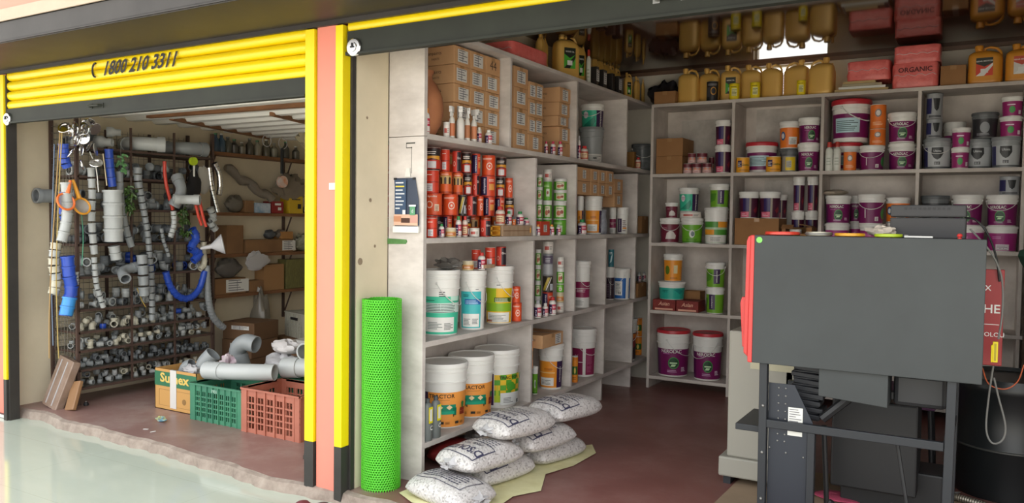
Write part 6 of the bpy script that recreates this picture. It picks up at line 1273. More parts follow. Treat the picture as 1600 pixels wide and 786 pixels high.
for si, z in enumerate(SHZ):
    s = SC_[si]; step = .094*s if s < 1.2 else .105*s; rows_ = 2; top = (SHZ[si+1] if si < 9 else 2.2)-z
    tiers_ = 2
    for q in range(tiers_):
        for rr in range(rows_):
            y = RY0+.05+rn.uniform(0, .02)+q*step*.5
            while y < (RY1-.045*s if si < 9 else RY0+.36):
                if count < 470 and rn.random() < (.93 if q == 0 else .6):
                    c = rn.choice(pal[si]);
                    if si in (5, 3) and rn.random() < .12: c = 'blue'
                    k = rn.choice(KN); big = s*rn.uniform(.85, 1.08)
                    o = bpy.data.objects.new('pipe_'+k, fit_mesh(k, c)); COL.objects.link(o)
                    x = RX1-.055-.11*rr-rn.uniform(0, .015)-(.03 if s > 1.2 else 0)
                    # lie the piece on the shelf
                    lay = rn.choice([0, 1, 2]); rz = rn.uniform(0, 6.28)
                    E_ = Euler((pi/2 if lay else 0, 0, rz)) if k in ('coupler', 'reducer', 'end_cap') else Euler((pi/2 if lay else 0, rn.choice([0, pi/2]) if lay else 0, rz))
                    o.rotation_euler = E_; o.scale = (big, big, big); M_ = E_.to_matrix()
                    zmin = min((M_ @ v.co).z for v in o.data.vertices)*big
                    o.location = (x, y, z+.0005-zmin+q*.052*s)
                    tag(o, f'{c} pipe {KW[k]} on the {SN[si]} shelf of the wire rack', 'pipe fitting', f'{c} {KW[k]}s on the {SN[si]} rack shelf'); count += 1
                y += step*rn.uniform(.92, 1.12)
# big pipe bends on the upper shelves
def bend(lb, p, sz, m, rot, group=None, ang=80, parent=None, name='pipe_bend'):
    t = thing(name, lb, 'pipe', p, 0, group); t.rotation_euler = rot
    R = sz*1.2; P = [(0, 0, -sz*1.0), (0, 0, 0)]+[(R-R*cos(a), 0, R*sin(a)) for a in [radians(ang*i/5) for i in range(1, 6)]]
    e = Vector(P[-1]); d = (Vector(P[-1])-Vector(P[-2])).normalized(); P.append(tuple(e+d*sz*.8))
    MB().pipe(P, sz*.5, sz*.44, 20).build('bend', m, t)
    MB().pipe([(0, 0, -sz*1.1), (0, 0, -sz*.45)], sz*.57, sz*.44, 20).build('socket', m, t)
    MB().pipe([tuple(e+d*sz*.45), tuple(e+d*sz*1.0)], sz*.57, sz*.44, 20).build('socket', m, t); return t
# ------------------------------------------------------------------ things hanging in front of the rack
HX = RX1+.06
def hp(px, py, x=HX): return tuple(pl(px, py, 0, x))
def chain(lb, pts, r, m, n, name='fitting_string', part='coupler', group=None, gap=.82, taper=None, cat='string of fittings', x=HX, m2=None):
    P = [Vector(hp(*p, x)) for p in pts]; S = smooth(P, 10); L = [0]
    for a, b_ in zip(S, S[1:]): L.append(L[-1]+(b_-a).length)
    o0 = P[0]; t = thing(name, lb, cat, o0, 0, group)
    def at_(s):
        for i in range(1, len(S)):
            if L[i] >= s: f = (s-L[i-1])/max(1e-9, L[i]-L[i-1]); return S[i-1].lerp(S[i], f)
        return S[-1]
    st = L[-1]/n
    for i in range(n):
        a, c = at_(st*i)-o0, at_(st*(i+gap))-o0; rr = r*(taper(i/n) if taper else 1)
        mm = m2 if (m2 and i % 3 == 1) else m
        q = MB().pipe([a, c], rr, rr*.8, 12); dd = (c-a)*.18; q.pipe([a, a+dd], rr*1.12, rr*.8, 12); q.build(part, mm, t)
    MB().tube([p-o0 for p in S[::4]]+[S[-1]-o0], .0025, 4).build('wire', M_wire, t)
    return t
chain('long hanging string of small grey couplers, longest in the middle of the rack', [(215, 262), (216, 285), (222, 315), (230, 360), (234, 400), (237, 440), (238, 502)], .026, M_pvc, 22, taper=lambda f: 1.25-.35*min(1, f*3))
chain('hanging string of grey pipe pieces beside the thick grey coupler column', [(187, 268), (188, 300), (192, 335), (198, 362), (206, 386)], .026, M_pvc, 7, gap=.95, x=HX-.03)
chain('hanging string of pale small couplers left of the thick grey column', [(142, 262), (144, 300), (143, 330), (144, 360), (148, 400)], .026, M_pvcl, 8, x=HX-.02)
chain('thin hanging string of pale couplers dropping to the middle rack shelf', [(147, 402), (150, 440), (155, 460), (162, 482)], .020, M_pvcl, 8)
chain('thick column of large pale grey couplers', [(176, 297), (177, 330), (178, 378)], .068, M_pvcl, 4, gap=.97, x=HX+.04)
chain('short blue string of pipe pieces above the thick grey column', [(170, 233), (172, 262), (176, 292)], .030, M_blue, 4, gap=.96)
chain('pale grey socket hanging just under the thick coupler column', [(178, 384), (182, 406)], .04, M_pvcl, 2, gap=.95)
bend('grey pipe bend hanging below the thick coupler column', hp(200, 420), .075, M_pvc, (radians(100), radians(20), 0))
chain('short string of four grey couplers right of the pipe bend', [(222, 398), (224, 430), (226, 465)], .040, M_pvc, 4, x=HX+.09)
chain('blue string of pipe bends hanging at the near rack post', [(105, 400), (108, 430), (112, 455), (106, 475), (102, 494)], .044, M_blue, 6, gap=.98, x=HX+.02)
chain('light blue pipe piece at the bottom of the blue string', [(109, 465), (103, 493)], .045, M_bluel, 2, gap=.96, x=HX+.11)
chain('pale grey pipe string between the blue bends and the strainers', [(103, 285), (105, 320), (104, 345), (96, 378)], .036, M_pvcl, 6, gap=.95, x=HX+.07)
chain('hanging heap of small cream tees at the left of the near post', [(88, 380), (84, 410), (88, 440), (82, 462)], .036, M_cpvc, 7, part='tee', m2=M_pvcl, x=HX-.03)
chain('grey small couplers hanging in a short string beside the near post', [(118, 425), (118, 446)], .022, M_pvcl, 4)
chain('pair of small blue coupler rings hanging left of the orange strainer', [(99, 225), (101, 250), (106, 262)], .034, M_blue, 5, gap=.9)
chain('blue pipe string drooping behind the orange strainer', [(96, 300), (97, 335), (106, 360)], .02, M_blue, 5)
chain('U-shaped garland of blue pipe pieces in front of the right rack shelves', [(259, 425), (265, 445), (276, 461), (290, 467), (303, 462), (313, 448), (320, 424)], .027, M_blue, 14, gap=1.0)
chain('squiggle of blue trap bends under the green taps', [(300, 358), (307, 372), (298, 388), (312, 396), (302, 408)], .034, M_blue, 8, gap=1.0, x=HX+.02)
chain('hanging string of pale bends below the blue traps', [(318, 378), (318, 398), (320, 412), (312, 421)], .025, M_cpvc, 5, gap=.98)
chain('chrome ringed hose string left one by the rack end', [(327, 262), (330, 290), (335, 310), (340, 332)], .022, M_chrome, 10, gap=.9)
chain('chrome ringed hose string right one by the rack end', [(335, 255), (342, 270), (344, 290), (342, 305)], .024, M_chrome, 8, gap=.9)
chain('string of grey pipe sockets hanging above the white funnel', [(328, 325), (334, 340), (329, 348), (338, 360)], .030, M_pvcl, 5)
chain('grey corrugated flexible hose curving down to the rear cartons', [(323, 415), (324, 440), (326, 470), (332, 493), (342, 506), (350, 512)], .028, M_pvc, 20, name='flexible_hose', part='corrugation', gap=.99, cat='hose')
chain('red hose length hanging over the upper rack shelves', [(257, 252), (258, 280), (264, 305), (270, 328)], .014, pm('c84434', .4), 4, name='hose_length', part='hose', gap=1.0, cat='hose')
chain('left one of the two red hoses above the white funnel', [(304, 306), (308, 330), (315, 352)], .012, pm('c84434', .4), 3, x=HX+.22, name='hose_length', part='hose', gap=1.0, cat='hose')
chain('right one of the two red hoses above the white funnel', [(311, 304), (315, 330), (322, 354)], .012, pm('c84434', .4), 3, x=HX+.24, name='hose_length', part='hose', gap=1.0, cat='hose')
chain('string of small grey joints under the red hose', [(271, 330), (272, 350), (266, 372)], .022, M_pvcl, 6, x=HX+.09)
chain('thin string of small rings hanging left of the wire shelf gap', [(252, 357), (256, 378), (262, 394), (264, 402)], .015, M_pvc, 6)
bend('pale grey pipe bend with open mouth facing the room, right upper rack', hp(282, 290, HX+.10), .085, M_pvc, (radians(20), radians(150), radians(30)), ang=60)
bend('round grey pipe adaptor with ringed mouth beside the pipe bend', hp(296, 312, HX+.24), .075, M_pvcl, (radians(90), 0, radians(-50)), ang=30)
bend('pale grey pipe bend lying on the top rack shelf near its middle', tuple(pl(240, 222, 0, RX1-.10)), .11, M_pvcl, (radians(70), radians(0), radians(120)), 'bends on the top shelf')
bend('long grey pipe bend lying on the top rack shelf near its far end', tuple(pl(290, 212, 0, RX1-.10)), .11, M_pvc, (radians(80), radians(20), radians(10)), 'bends on the top shelf')
def rest(t, z):
    R = t.rotation_euler.to_matrix(); lo = min((R @ v.co).z for c in t.children for v in c.data.vertices); t.location.z = z-lo+.001
TB = [o for o in bpy.data.objects if o.get('group') == 'bends on the top shelf']
for o, yy in zip(sorted(TB, key=lambda o: o.location.y), (4.12, 4.52)): o.location.x = RX1-.12; o.location.y = yy; o.rotation_euler = (radians(90), 0, radians(75 if yy < 4.3 else 100)); rest(o, SHZ[9])
t = thing('grey_pipe_socket', 'short grey pipe socket tied to the wire at the near edge of the rack', 'pipe fitting', hp(66, 306, RX0+.04)); MB().pipe([(0, -.04, 0), (.0, .07, 0)], .052, .046, 20).build('socket', M_pvc, t); MB().pipe([(0, -.05, 0), (0, -.02, 0)], .058, .046, 20).build('rim', M_pvc, t)
# cluster of shiny round gratings
t = thing('drain_grating_bunch', 'hanging bunch of shiny round steel drain gratings near the top of the rack', 'bunch of gratings', hp(126, 222, HX+.10)); rn = random.Random(3)
for i in range(16):
    q = Vector((rn.uniform(-.03, .06), rn.uniform(-.11, .11), rn.uniform(-.18, .15))); Rm = Euler((rn.uniform(0, 3), rn.uniform(0, 3), 0)).to_matrix()
    MB().lathe([(.045, -.004), (.048, 0), (.045, .004), (.030, .006), (.028, .0), (.010, .004), (0, .005)], 16, 0, q, Rm).build('grating', M_chrome, t)
MB().tube([(0, 0, -.1), (0, 0, .2)], .003, 5).build('wire', M_wire, t)
# strainers
def strainer(lb, pc_, ph_, r, m, x):
    c = Vector(hp(*pc_, x)); h = Vector(hp(*ph_, x)); t = thing('kitchen_strainer', lb, 'strainer', c); d = (h-c)
    Ry = Matrix.Rotation(radians(70), 3, 'Y') @ Matrix.Identity(3)
    MB().tube([Ry @ Vector((r*cos(a), r*sin(a), 0)) for a in np.linspace(0, 2*pi, 25)[:-1]], r*.13, 8, closed=True).build('rim', m, t)
    MB().lathe([(r*.95, 0), (r*.8, -r*.3), (r*.5, -r*.5), (0, -r*.58)], 20, 0, (0, 0, 0), Ry, closed=True).build('mesh_bowl', mat('strainer_mesh', srgb('bdb8b2'), .5, alpha=.75), t)
    u = d.normalized(); MB().tube([u*r, u*r+(d-u*r)*.5, d], r*.2, 8, rs=[r*.26, r*.22, r*.16]).build('handle', m, t)
strainer('orange strainer hanging beside the near rack post', (103, 315), (110, 282), .062, pm('f07838', .35), HX+.10)
strainer('yellow-orange strainer hanging right of the orange one', (128, 322), (114, 281), .062, pm('e8a030', .35), HX+.07)
# ropes
def rope(lb, pts, m, r=.0042, x=HX+.05, name='rope'):
    o = MB().tube(smooth([hp(*p, x) for p in pts], 4), r, 6).build(name, m); tag(o, lb, 'rope')
rope('tan rope hanging the full height of the rack, inner one of two', [(97, 205), (92, 300), (88, 420), (90, 520), (92, 560)], mat('yellow_rope', srgb('b09a60'), .9))
rope('tan rope hanging the full height of the rack, outer one of two', [(94, 205), (86, 320), (80, 420), (77, 500), (77, 560)], M_rope, x=HX+.04)
rope('grey-blue cord hanging at the left edge of the rack', [(85, 225), (82, 330), (80, 420), (83, 540)], mat('blue_grey_cord', srgb('6c7c90'), .8), x=HX-.04)
rope('thin white cord hanging from the shiny gratings', [(140, 237), (150, 262), (154, 300)], WHITE, .004)
rope('thin white cord hanging left of the blue string', [(161, 240), (167, 290)], pm('d8c8a8', .8), .004)
rope('green wire loop hanging from the yellow strainer', [(127, 330), (130, 370), (128, 415)], pm('4c9c7c', .6), .003)
rope('yellow wire hanging beside the lower end of the long coupler string', [(214, 450), (222, 470), (228, 480)], pm('c0a44c', .6), .003)
# green tap bunches
def bunch(lb, pc_, sz, m, n, seed, name='tap_bunch', cat='bunch of taps', x=HX+.0):
    rn = random.Random(seed); c = Vector(hp(*pc_, x)); t = thing(name, lb, cat, c)
    for i in range(n):
        p = Vector((rn.uniform(-.03, .04), rn.gauss(0, .45)*sz[0], rn.uniform(-1, 1)*sz[1])); d = Vector((rn.uniform(-1, 1), rn.uniform(-1, 1), rn.uniform(-1, .4))).normalized()*.035
        MB().tube([p, p+d*.6, p+d+Vector((0, 0, -.012))], .009, 6).sphere(p, .013, 6).build('tap', m, t)
    MB().tube([(0, 0, -sz[1]), (0, 0, sz[1]+.06)], .002, 4).build('wire', M_wire, t)
M_tap = mat('green_taps', srgb('4c6c2c'), .35, scale=40, col2=srgb('2c4420'))
bunch('bunch of small dark green taps hanging left of the long coupler string', (205, 308), (.06, .11), M_tap, 26, 1)
bunch('larger bunch of green taps hanging at the right of the rack', (287, 338), (.07, .16), M_tap, 40, 2)
bunch('small green bundle above the first bunch of taps', (189, 256), (.02, .08), pm('5c8c58', .5), 10, 3)
crumple('black_bag', 'black cloth bag hanging beside the chrome hoses', 'bag', tuple(np.array(hp(303, 296, HX+.02))-[0, 0, .12]), (.06, .13, .28), mat('black_cloth', srgb('1c1a1c'), .8), 31, am=.15)
crumple('plastic_bag', 'white carrier bag hanging behind the chrome hoses', 'plastic bag', tuple(np.array(hp(318, 282, HX-.02))-[0, 0, .12]), (.06, .13, .24), mat('dirty_white_bag', srgb('a8a49c'), .5), 32, am=.1)
t = thing('measuring_tape', 'small lime green tape measure hanging above the black bag', 'tape measure', hp(302, 252, HX+.04)); MB().lathe([(0, -.015), (.035, -.015), (.038, 0), (.035, .015), (0, .015)], 18, 0, (0, 0, 0), Matrix.Rotation(pi/2, 3, 'Y')).build('case', pm('b0c828', .4), t); MB().bb(-.004, .004, .0, .014, -.13, -.02).build('blade', WHITE, t)
t = thing('funnel', 'white plastic funnel hanging sideways at the right end of the rack', 'funnel', hp(336, 384, HX+.12))
ax = Matrix.Rotation(radians(78), 3, 'Y') @ Matrix.Identity(3); ax = Matrix.Rotation(radians(-75), 3, 'Z') @ ax; ax = Matrix.Rotation(radians(115+8), 3, 'Z') @ ax
MB().lathe([(.085, .06), (.088, .065), (.088, .07), (.084, .066), (.016, -.03), (.010, -.12), (.012, -.12), (.019, -.032), (.084, .058)], 28, 0, (0, 0, 0), ax, closed=True).build('cone', pm('d8d8dc', .3), t)
# ------------------------------------------------------------------ wall shelves beyond the rack
WSH = [(2.05, 'top'), (1.49, 'second'), (1.10, 'third'), (.72, 'lowest')]
for z, nm in WSH:
    t = thing('wall_shelf', f'brown wooden wall shelf beyond the rack, {nm} of the four' if nm != 'top' else 'brown wooden wall shelf beyond the rack, topmost with the bottles', 'shelf', (-6.11, 5.9, z))
    MB().bb(-.155, 0, -1.0, .95, -.03, 0).build('board', M_wood, t)
    for y in (-.85, .1):
        b = MB().bb(-.155, -.135, y-.012, y+.012, -.30, -.03).tube([(-.145, y, -.28), (-.03, y, -.035)], .008, 6); b.build('bracket', M_rust, t)
def wp(px, z, x=-6.18): return pl(px, 300, 0, x)[1]
def WB_(lb, a, c, z, h, m=None, x=-6.19, dx=.13, **k):
    y0, y1 = pl(a, 400, 0, x+dx/2)[1], pl(c, 400, 0, x+dx/2)[1]; return carton(lb, (x, (y0+y1)/2, z+.0005), (dx, y1-y0, h), m=m, tape=None, **k)
M_tc = mat('taped_carton', srgb('8c6845'), .8, scale=3, col2=srgb('79583a'))
# second shelf
WB_('small open brown carton on the second wall shelf', 383, 397, 1.49, .12, M_tc)
WB_('blue and white carton on the second wall shelf', 398, 423, 1.49, .10, mat('blue_white_carton', srgb('7c98b4'), .6, scale=22, col2=srgb('c0c8d0')))
t = WB_('small red carton on the second wall shelf', 425, 443, 1.49, .12, pm('8c2424', .6)); MB().add([(.0662, -.04, .08), (.0662, .04, .08), (.0662, .04, .10), (.0662, -.04, .10)], [(0, 1, 2, 3)]).add([(.0662, -.0, .03), (.0662, .045, .03), (.0662, .045, .06), (.0662, -.0, .06)], [(0, 1, 2, 3)]).build('printing', WHITE, t)
t = WB_('bright yellow carton on the second wall shelf', 452, 473, 1.49, .18, pm('d0ac28', .55)); MB().add([(.0662, .02, .05), (.0662, .07, .05), (.0662, .07, .10), (.0662, .02, .10)], [(0, 1, 2, 3)]).add([(.0662, -.06, .14), (.0662, .06, .14), (.0662, .06, .15), (.0662, -.06, .15)], [(0, 1, 2, 3)]).build('printing', M_ink, t)
crumple('plastic_bag', 'dull plastic bag of small parts at the left of the second wall shelf', 'plastic bag', (-6.18, wp(366, 0), 1.4905), (.11, .20, .16), mat('dull_film', srgb('6c665c'), .35), 41, am=.2)
crumple('plastic_bag', 'small pale bag at the right of the second wall shelf', 'plastic bag', (-6.18, wp(480, 0), 1.4905), (.1, .1, .09), M_bagw, 42, am=.25)
# third shelf
t = WB_('tilted brown carton at the left of the third wall shelf', 352, 381, 1.10, .27, M_tc, dx=.14); t.rotation_euler = (radians(0), 0, radians(6))
WB_('long brown carton with white sticker on the third wall shelf', 384, 458, 1.10, .13, M_tc, sticker=[('+x', .25, .065, .18, .10)])
WB_('small orange-brown carton on top of the long carton', 440, 458, 1.2315, .075, pm('a87844', .8))
for i, (a, c) in enumerate([(408, 422), (424, 440)]):
    crumple('plastic_bag', ['dark see-through bag of parts left on the long carton', 'brownish see-through bag of parts right on the long carton'][i], 'plastic bag', (-6.18, (wp(a, 0)+wp(c, 0))/2+.05, 1.232), (.10, .13, .09), mat(['dark_film', 'brown_film'][i], srgb(['4c5054', '6c6258'][i]), .3), 43+i, am=.2)
crumple('plastic_bag', 'greenish bag of small fittings at the right of the third wall shelf', 'plastic bag', (-6.18, wp(474, 0), 1.1005), (.12, .24, .17), mat('green_film', srgb('7c7c64'), .35, scale=30, col2=srgb('a8a898')), 46, am=.25)
crumple('plastic_bag', 'clear bag with a red label hanging over the edge of the third wall shelf', 'plastic bag', (-6.07, wp(400, 0)-.1, .93), (.05, .26, .18), M_bagw, 47, am=.35)
# lowest shelf
t = WB_('brown carton with large white label on the lowest wall shelf', 336, 384, .72, .15, M_tc, sticker=[('+x', .08, .075, .27, .12)])
WB_('small brown carton beside the white-labelled carton', 390, 413, .72, .11, M_tc)
WB_('large upright brown carton on the lowest wall shelf', 412, 444, .72, .26, mat('light_carton', srgb('9c754c'), .8))
t = WB_('stack of olive folded sacks at the right of the lowest wall shelf', 448, 486, .72, .30, mat('olive_sack', srgb('7c7644'), .8, scale=25, col2=srgb('5c5a34'), aniso=(1, 5, 1)), cat='sack stack', name='sack_stack')
crumple('plastic_bag', 'grey plastic bag hanging below the third wall shelf at its left', 'plastic bag', (-6.15, wp(346, 0)+.05, .873), (.12, .28, .18), mat('grey_film2', srgb('5c5854'), .4), 48, am=.15)
# top shelf bottles and hooks
rn = random.Random(6)
for i, (px_, c_) in enumerate([(337, '3c5064'), (346, '40586c'), (356, '58564c'), (366, '4a4640'), (378, '706a5c'), (390, '4c483e'), (402, '8a8474'), (416, '5a5648'), (428, '7c7868'), (446, '4c4a42'), (462, '5c584c')]):
    t = thing('glass_bottle', f"dusty bottle on the top wall shelf, {ORD[i+1]} from the left", 'bottle', (-6.19, wp(px_, 0, -6.19), 2.0505), 0, 'dusty bottles on the top wall shelf'); h = rn.uniform(.12, .19)
    MB().lathe([(0, 0), (.036, 0), (.038, .006), (.038, h*.6), (.014, h*.8), (.014, h*.92)], 14).build('body', mat('dusty_'+c_, srgb(c_), .3), t); MB().lathe([(0, h*.92), (.016, h*.92), (.016, h), (0, h)], 12).build('cap', pm(['4c8c5c', 'd8d8d0', '8c8c88'][i % 3]), t)
def hangring(lb, px_, py_, r, drop):
    c = Vector(hp(px_, py_, -6.02)); t = thing('hanging_ring', lb, 'ring', c); MB().tube([(0, r*cos(a), r*sin(a)) for a in np.linspace(0, 2*pi, 25)[:-1]], .004, 6, closed=True).build('ring', M_bagw, t)
    MB().tube([(0, 0, r), (0, 0, 2.245-c.z)], .0015, 4).build('cord', M_wire, t); return t, c
hangring('left clear ring hanging in front of the dusty bottles', 417, 220, .055, 0)
t, c = hangring('right clear ring with black tape dispenser hanging below it', 442, 224, .055, 0)
MB().tube([(0, -.01, -.05), (0, -.01, -.30)], .016, 8).build('black_handle', M_darker, t); MB().tube([(0, -.01, -.30), (0, .005, -.40)], .004, 6).build('hook', M_steel, t)
c = hp(441, 284, -6.03); t = thing('tape_roll', 'orange and white tape roll hanging under the black handle', 'tape roll', c); MB().lathe([(.018, -.02), (.058, -.02), (.060, 0), (.058, .02), (.018, .02)], 24, 0, (0, 0, 0), Matrix.Rotation(pi/2, 3, 'Y')).build('roll', mat('orange_white_roll', srgb('d8d4d0'), .5, scale=9, col2=srgb('d88040')), t); MB().tube([(0, 0, .06), (0, 0, .10)], .002, 4).build('cord', M_wire, t)
crumple('clear_bag', 'cloudy plastic bag hanging behind the orange tape roll', 'plastic bag', tuple(np.array(hp(455, 290, -6.15))-[0, 0, .16]), (.10, .42, .26), mat('brownish_film', srgb('8c8070'), .3, alpha=.75), 51, am=.3)
t = thing('plastic_sheeting', 'rolled cloudy polythene leaning down across the bare wall above the second wall shelf', 'plastic sheeting', hp(352, 262, -6.2)); a_ = Vector((0, 0, 0)); b_ = Vector(hp(425, 312, -6.12))-Vector(hp(352, 262, -6.2)); MB().tube([a_.lerp(b_, i/12)+Vector((0, 0, .02*sin(i*1.3))) for i in range(13)], .05, 10, rs=[.03+.02*abs(sin(i*1.1)) for i in range(13)]).build('sheet', mat('cloudy_film', srgb('857c70'), .3, alpha=.85), t)
t = crumple('plastic_bag', 'large cream plastic bag hanging at the top right beside the yellow guide', 'plastic bag', tuple(np.array(hp(482, 215, -5.6))-[0, 0, .12]), (.10, .26, .24), mat('cream_bag', srgb('b4aa90'), .4), 53, am=.3)
# ------------------------------------------------------------------ floor goods, left shop
def fpt(px, py, z=0): return pl(px, py, 2, z)
# printed open carton
y0 = 3.86; cxa, cxb = -5.37, -4.90; t = thing('carton', 'open green and brown printed carton left of the green crate', 'box', ((cxa+cxb)/2, y0+.17, 0)); w = (cxb-cxa)/2; Hc = .305
M_sb = mat('printed_carton', srgb('c29455'), .7); M_sg = mat('carton_green_band', srgb('2c6c4c'), .6)
b = MB().bb(-w, w, -.17, -.165, 0, Hc, 0).bb(-w, w, .165, .17, 0, Hc).bb(-w, -w+.005, -.17, .17, 0, Hc).bb(w-.005, w, -.17, .17, 0, Hc).bb(-w, w, -.17, .17, 0, .005); b.build('body', M_sb, t)
b = MB().bb(-w-.001, w+.001, -.1712, -.17, Hc*.58, Hc-.02, 0).bb(-w-.0012, -w, -.17, .17, Hc*.58, Hc-.02); g = b.build('green_band', M_sg, t)
b = MB(); b.text('Sumex', lambda u, v: (u-.01, -.1725, Hc*.78+v), .095, 0, off=.03, sx=1.25); b.build('printing', pm('d8b860', .6), g)
b = MB()
for (x0, x1, z0_, z1_) in [(-w+.05, w-.04, .03, .032), (-w+.05, w-.04, .15, .152), (-w+.05, -w+.052, .03, .15), (w-.042, w-.04, .03, .15)]: b.bb(x0, x1, -.1712, -.17, z0_, z1_)
b.lathe([(0, 0), (.022, 0), (.022, .001), (0, .001)], 14, 0, (.10, -.1705, .08), Matrix.Rotation(pi/2, 3, 'X')); b.build('printed_lines', pm('8c6a3c', .7), t)
MB().bb(-.055, .015, -.174, -.1715, .02, Hc+.001).bb(-.055, .015, -.174, -.160, Hc, Hc+.001).build('white_tape', mat('white_tape', srgb('cfccc8'), .3), t)
# plastic crates
def crate(lb, loc, d, m, rz=0, nh=7, rows=4, col=None):
    t = thing('plastic_crate', lb, 'crate', loc, rz); X, Y, Z = d[0]/2, d[1]/2, d[2]; th = .006
    b = MB().bb(-X+.01, X-.01, -Y+.01, Y-.01, 0, .008)
    def wall(ax, s, L_, off):
        def bx_(u0, u1, z0_, z1_, e=0, tt=th):
            if ax == 'y': b.bb(u0, u1, min(s*(off+e), s*(off+e-tt)), max(s*(off+e), s*(off+e-tt)), z0_, z1_)
            else: b.bb(min(s*(off+e), s*(off+e-tt)), max(s*(off+e), s*(off+e-tt)), u0, u1, z0_, z1_)
        bx_(-L_, L_, 0, .03, .0); bx_(-L_, L_, Z-.055, Z, .0); bx_(-L_, L_, Z-.012, Z, .012, .018)
        for j in range(rows): zz = .03+(Z-.085)*(j+1)/(rows+1); bx_(-L_, L_, zz-.005, zz+.005, .004)
        bx_(-L_, -L_+.05, 0, Z, .005, .012); bx_(L_-.05, L_, 0, Z, .005, .012)
        n = nh if ax == 'y' else max(3, int(nh*L_/X))
        for i in range(n+1):
            u = -L_+.05+(2*L_-.1)*i/n; bx_(u-.006, u+.006, 0, Z-.01, .008, .012)
        for i in range(n*3): u = -L_+.05+(2*L_-.1)*(i+.5)/(n*3); bx_(u-.0035, u+.0035, .03, Z-.05, .001, .005)
    wall('y', -1, X, Y); wall('y', 1, X, Y); wall('x', -1, Y, X); wall('x', 1, Y, X)
    b.build('basket', m, t)
    return t
M_gcr = mat('green_crate_plastic', srgb('3f8463'), .5, scale=4, col2=srgb('35705a')); M_rcr = mat('terracotta_crate_plastic', srgb('b5705c'), .55, scale=4, col2=srgb('a2604e'))
g = crate('dark green plastic crate between the printed carton and the terracotta crate', (-4.595, 3.96, 0), (.53, .36, .265), M_gcr)
b = MB(); b.text('1931', lambda u, v: (u+.0, -.1945, .228+v), .032, 0, off=.02); b.build('stamped_number', pm('a8c8b8'), g)
crate('terracotta red plastic crate beside the yellow shutter guide', (-4.028, 3.93, 0), (.54, .36, .30), M_rcr, nh=5)
crate('second green plastic crate behind the terracotta crate', (-4.02, 4.33, 0), (.54, .36, .30), M_gcr)
crate('green plastic crate hidden behind the first, holding the long pipes', (-4.62, 4.36, 0), (.53, .36, .27), M_gcr)
# pipes piled on the crates
def longpipe(lb, pts, r, m, name='pvc_pipe', sock=True):
    P = [Vector(p) for p in pts]; t = thing(name, lb, 'pipe', P[0]); Q = [p-P[0] for p in smooth(P, 5)]
    MB().pipe(Q, r, r*.9, 22).build('pipe', m, t)
    if sock: MB().pipe([Q[0], Q[0].lerp(Q[4], .9)], r*1.12, r*.9, 22).build('socket', m, t)
    return t
zc = .27
longpipe('long pale grey pipe bend lying across the green crate towards the terracotta crate', [(-4.83, 3.90, .335), (-4.6, 3.90, .35), (-4.40, 3.94, .36), (-4.25, 4.0, .365)], .058, M_pvcl)
longpipe('pale grey pipe with swollen socket resting over both crates', [(-4.30, 4.14, .372), (-4.12, 4.17, .385), (-3.88, 4.18, .385), (-3.66, 4.24, .38)], .066, M_pvcl)
longpipe('open-mouthed grey pipe bend standing up from the printed carton', [(-5.04, 4.02, .22), (-5.02, 4.03, .34), (-4.96, 4.06, .42)], .062, M_pvc)
longpipe('larger grey pipe bend arching above the green crate corner', [(-4.86, 4.24, .30), (-4.88, 4.22, .43), (-4.80, 4.22, .50), (-4.70, 4.24, .49)], .064, M_pvc)
longpipe('grey pipe end pointing at the camera above the terracotta crate', [(-4.13, 4.16, .50), (-4.18, 4.34, .49), (-4.22, 4.5, .47)], .055, M_pvcl)
longpipe('small grey bend half sunk inside the printed carton', [(-5.22, 3.98, .20), (-5.2, 4.0, .30), (-5.14, 4.01, .33)], .042, M_pvc)
crumple('plastic_bag', 'cloudy plastic bag of fittings over the middle of the green crate', 'plastic bag', (-4.50, 4.30, .285), (.30, .22, .15), M_bagw, 61, am=.25)
crumple('plastic_bag', 'pinkish printed plastic bag beside the arching pipe bend', 'plastic bag', (-4.80, 4.06, .30), (.11, .10, .13), mat('pinkish_film', srgb('b08ca4'), .35, scale=12, col2=srgb('c0b8b8')), 62, am=.25)
crumple('plastic_bag', 'white plastic bag in front of the flat white box on the crates', 'plastic bag', (-4.42, 4.28, .44), (.26, .15, .10), mat('white_film', srgb('bcb8b8'), .35), 63, am=.3)
crumple('plastic_bag', 'clear tied plastic bag standing behind the terracotta crate', 'plastic bag', (-4.0, 4.38, .302), (.20, .18, .24), M_bagw, 64, am=.35)
crumple('plastic_bag', 'small cloudy bag spilling from the printed carton', 'plastic bag', (-5.06, 3.95, .27), (.15, .10, .07), M_bagw, 65, am=.3)
carton('flat white open box lying on the crates behind the pipes', (-4.40, 4.58, .46), (.34, .20, .05), m=pm('c8c6c2', .6), tape=None, open_=True)
# yellow basin
yb_ = np.array(hp(490, 578, -3.75)); t = thing('yellow_basin', 'bright yellow plastic basin partly hidden by the yellow shutter guide', 'basin', (-3.71, 4.03, .46)); MB().lathe([(.0, 0), (.09, .002), (.15, .05), (.165, .09), (.175, .092), (.175, .098), (.16, .096), (.145, .055), (.085, .010), (0, .008)], 36).build('bowl', mat('basin_yellow', srgb('ecc818'), .3), t)
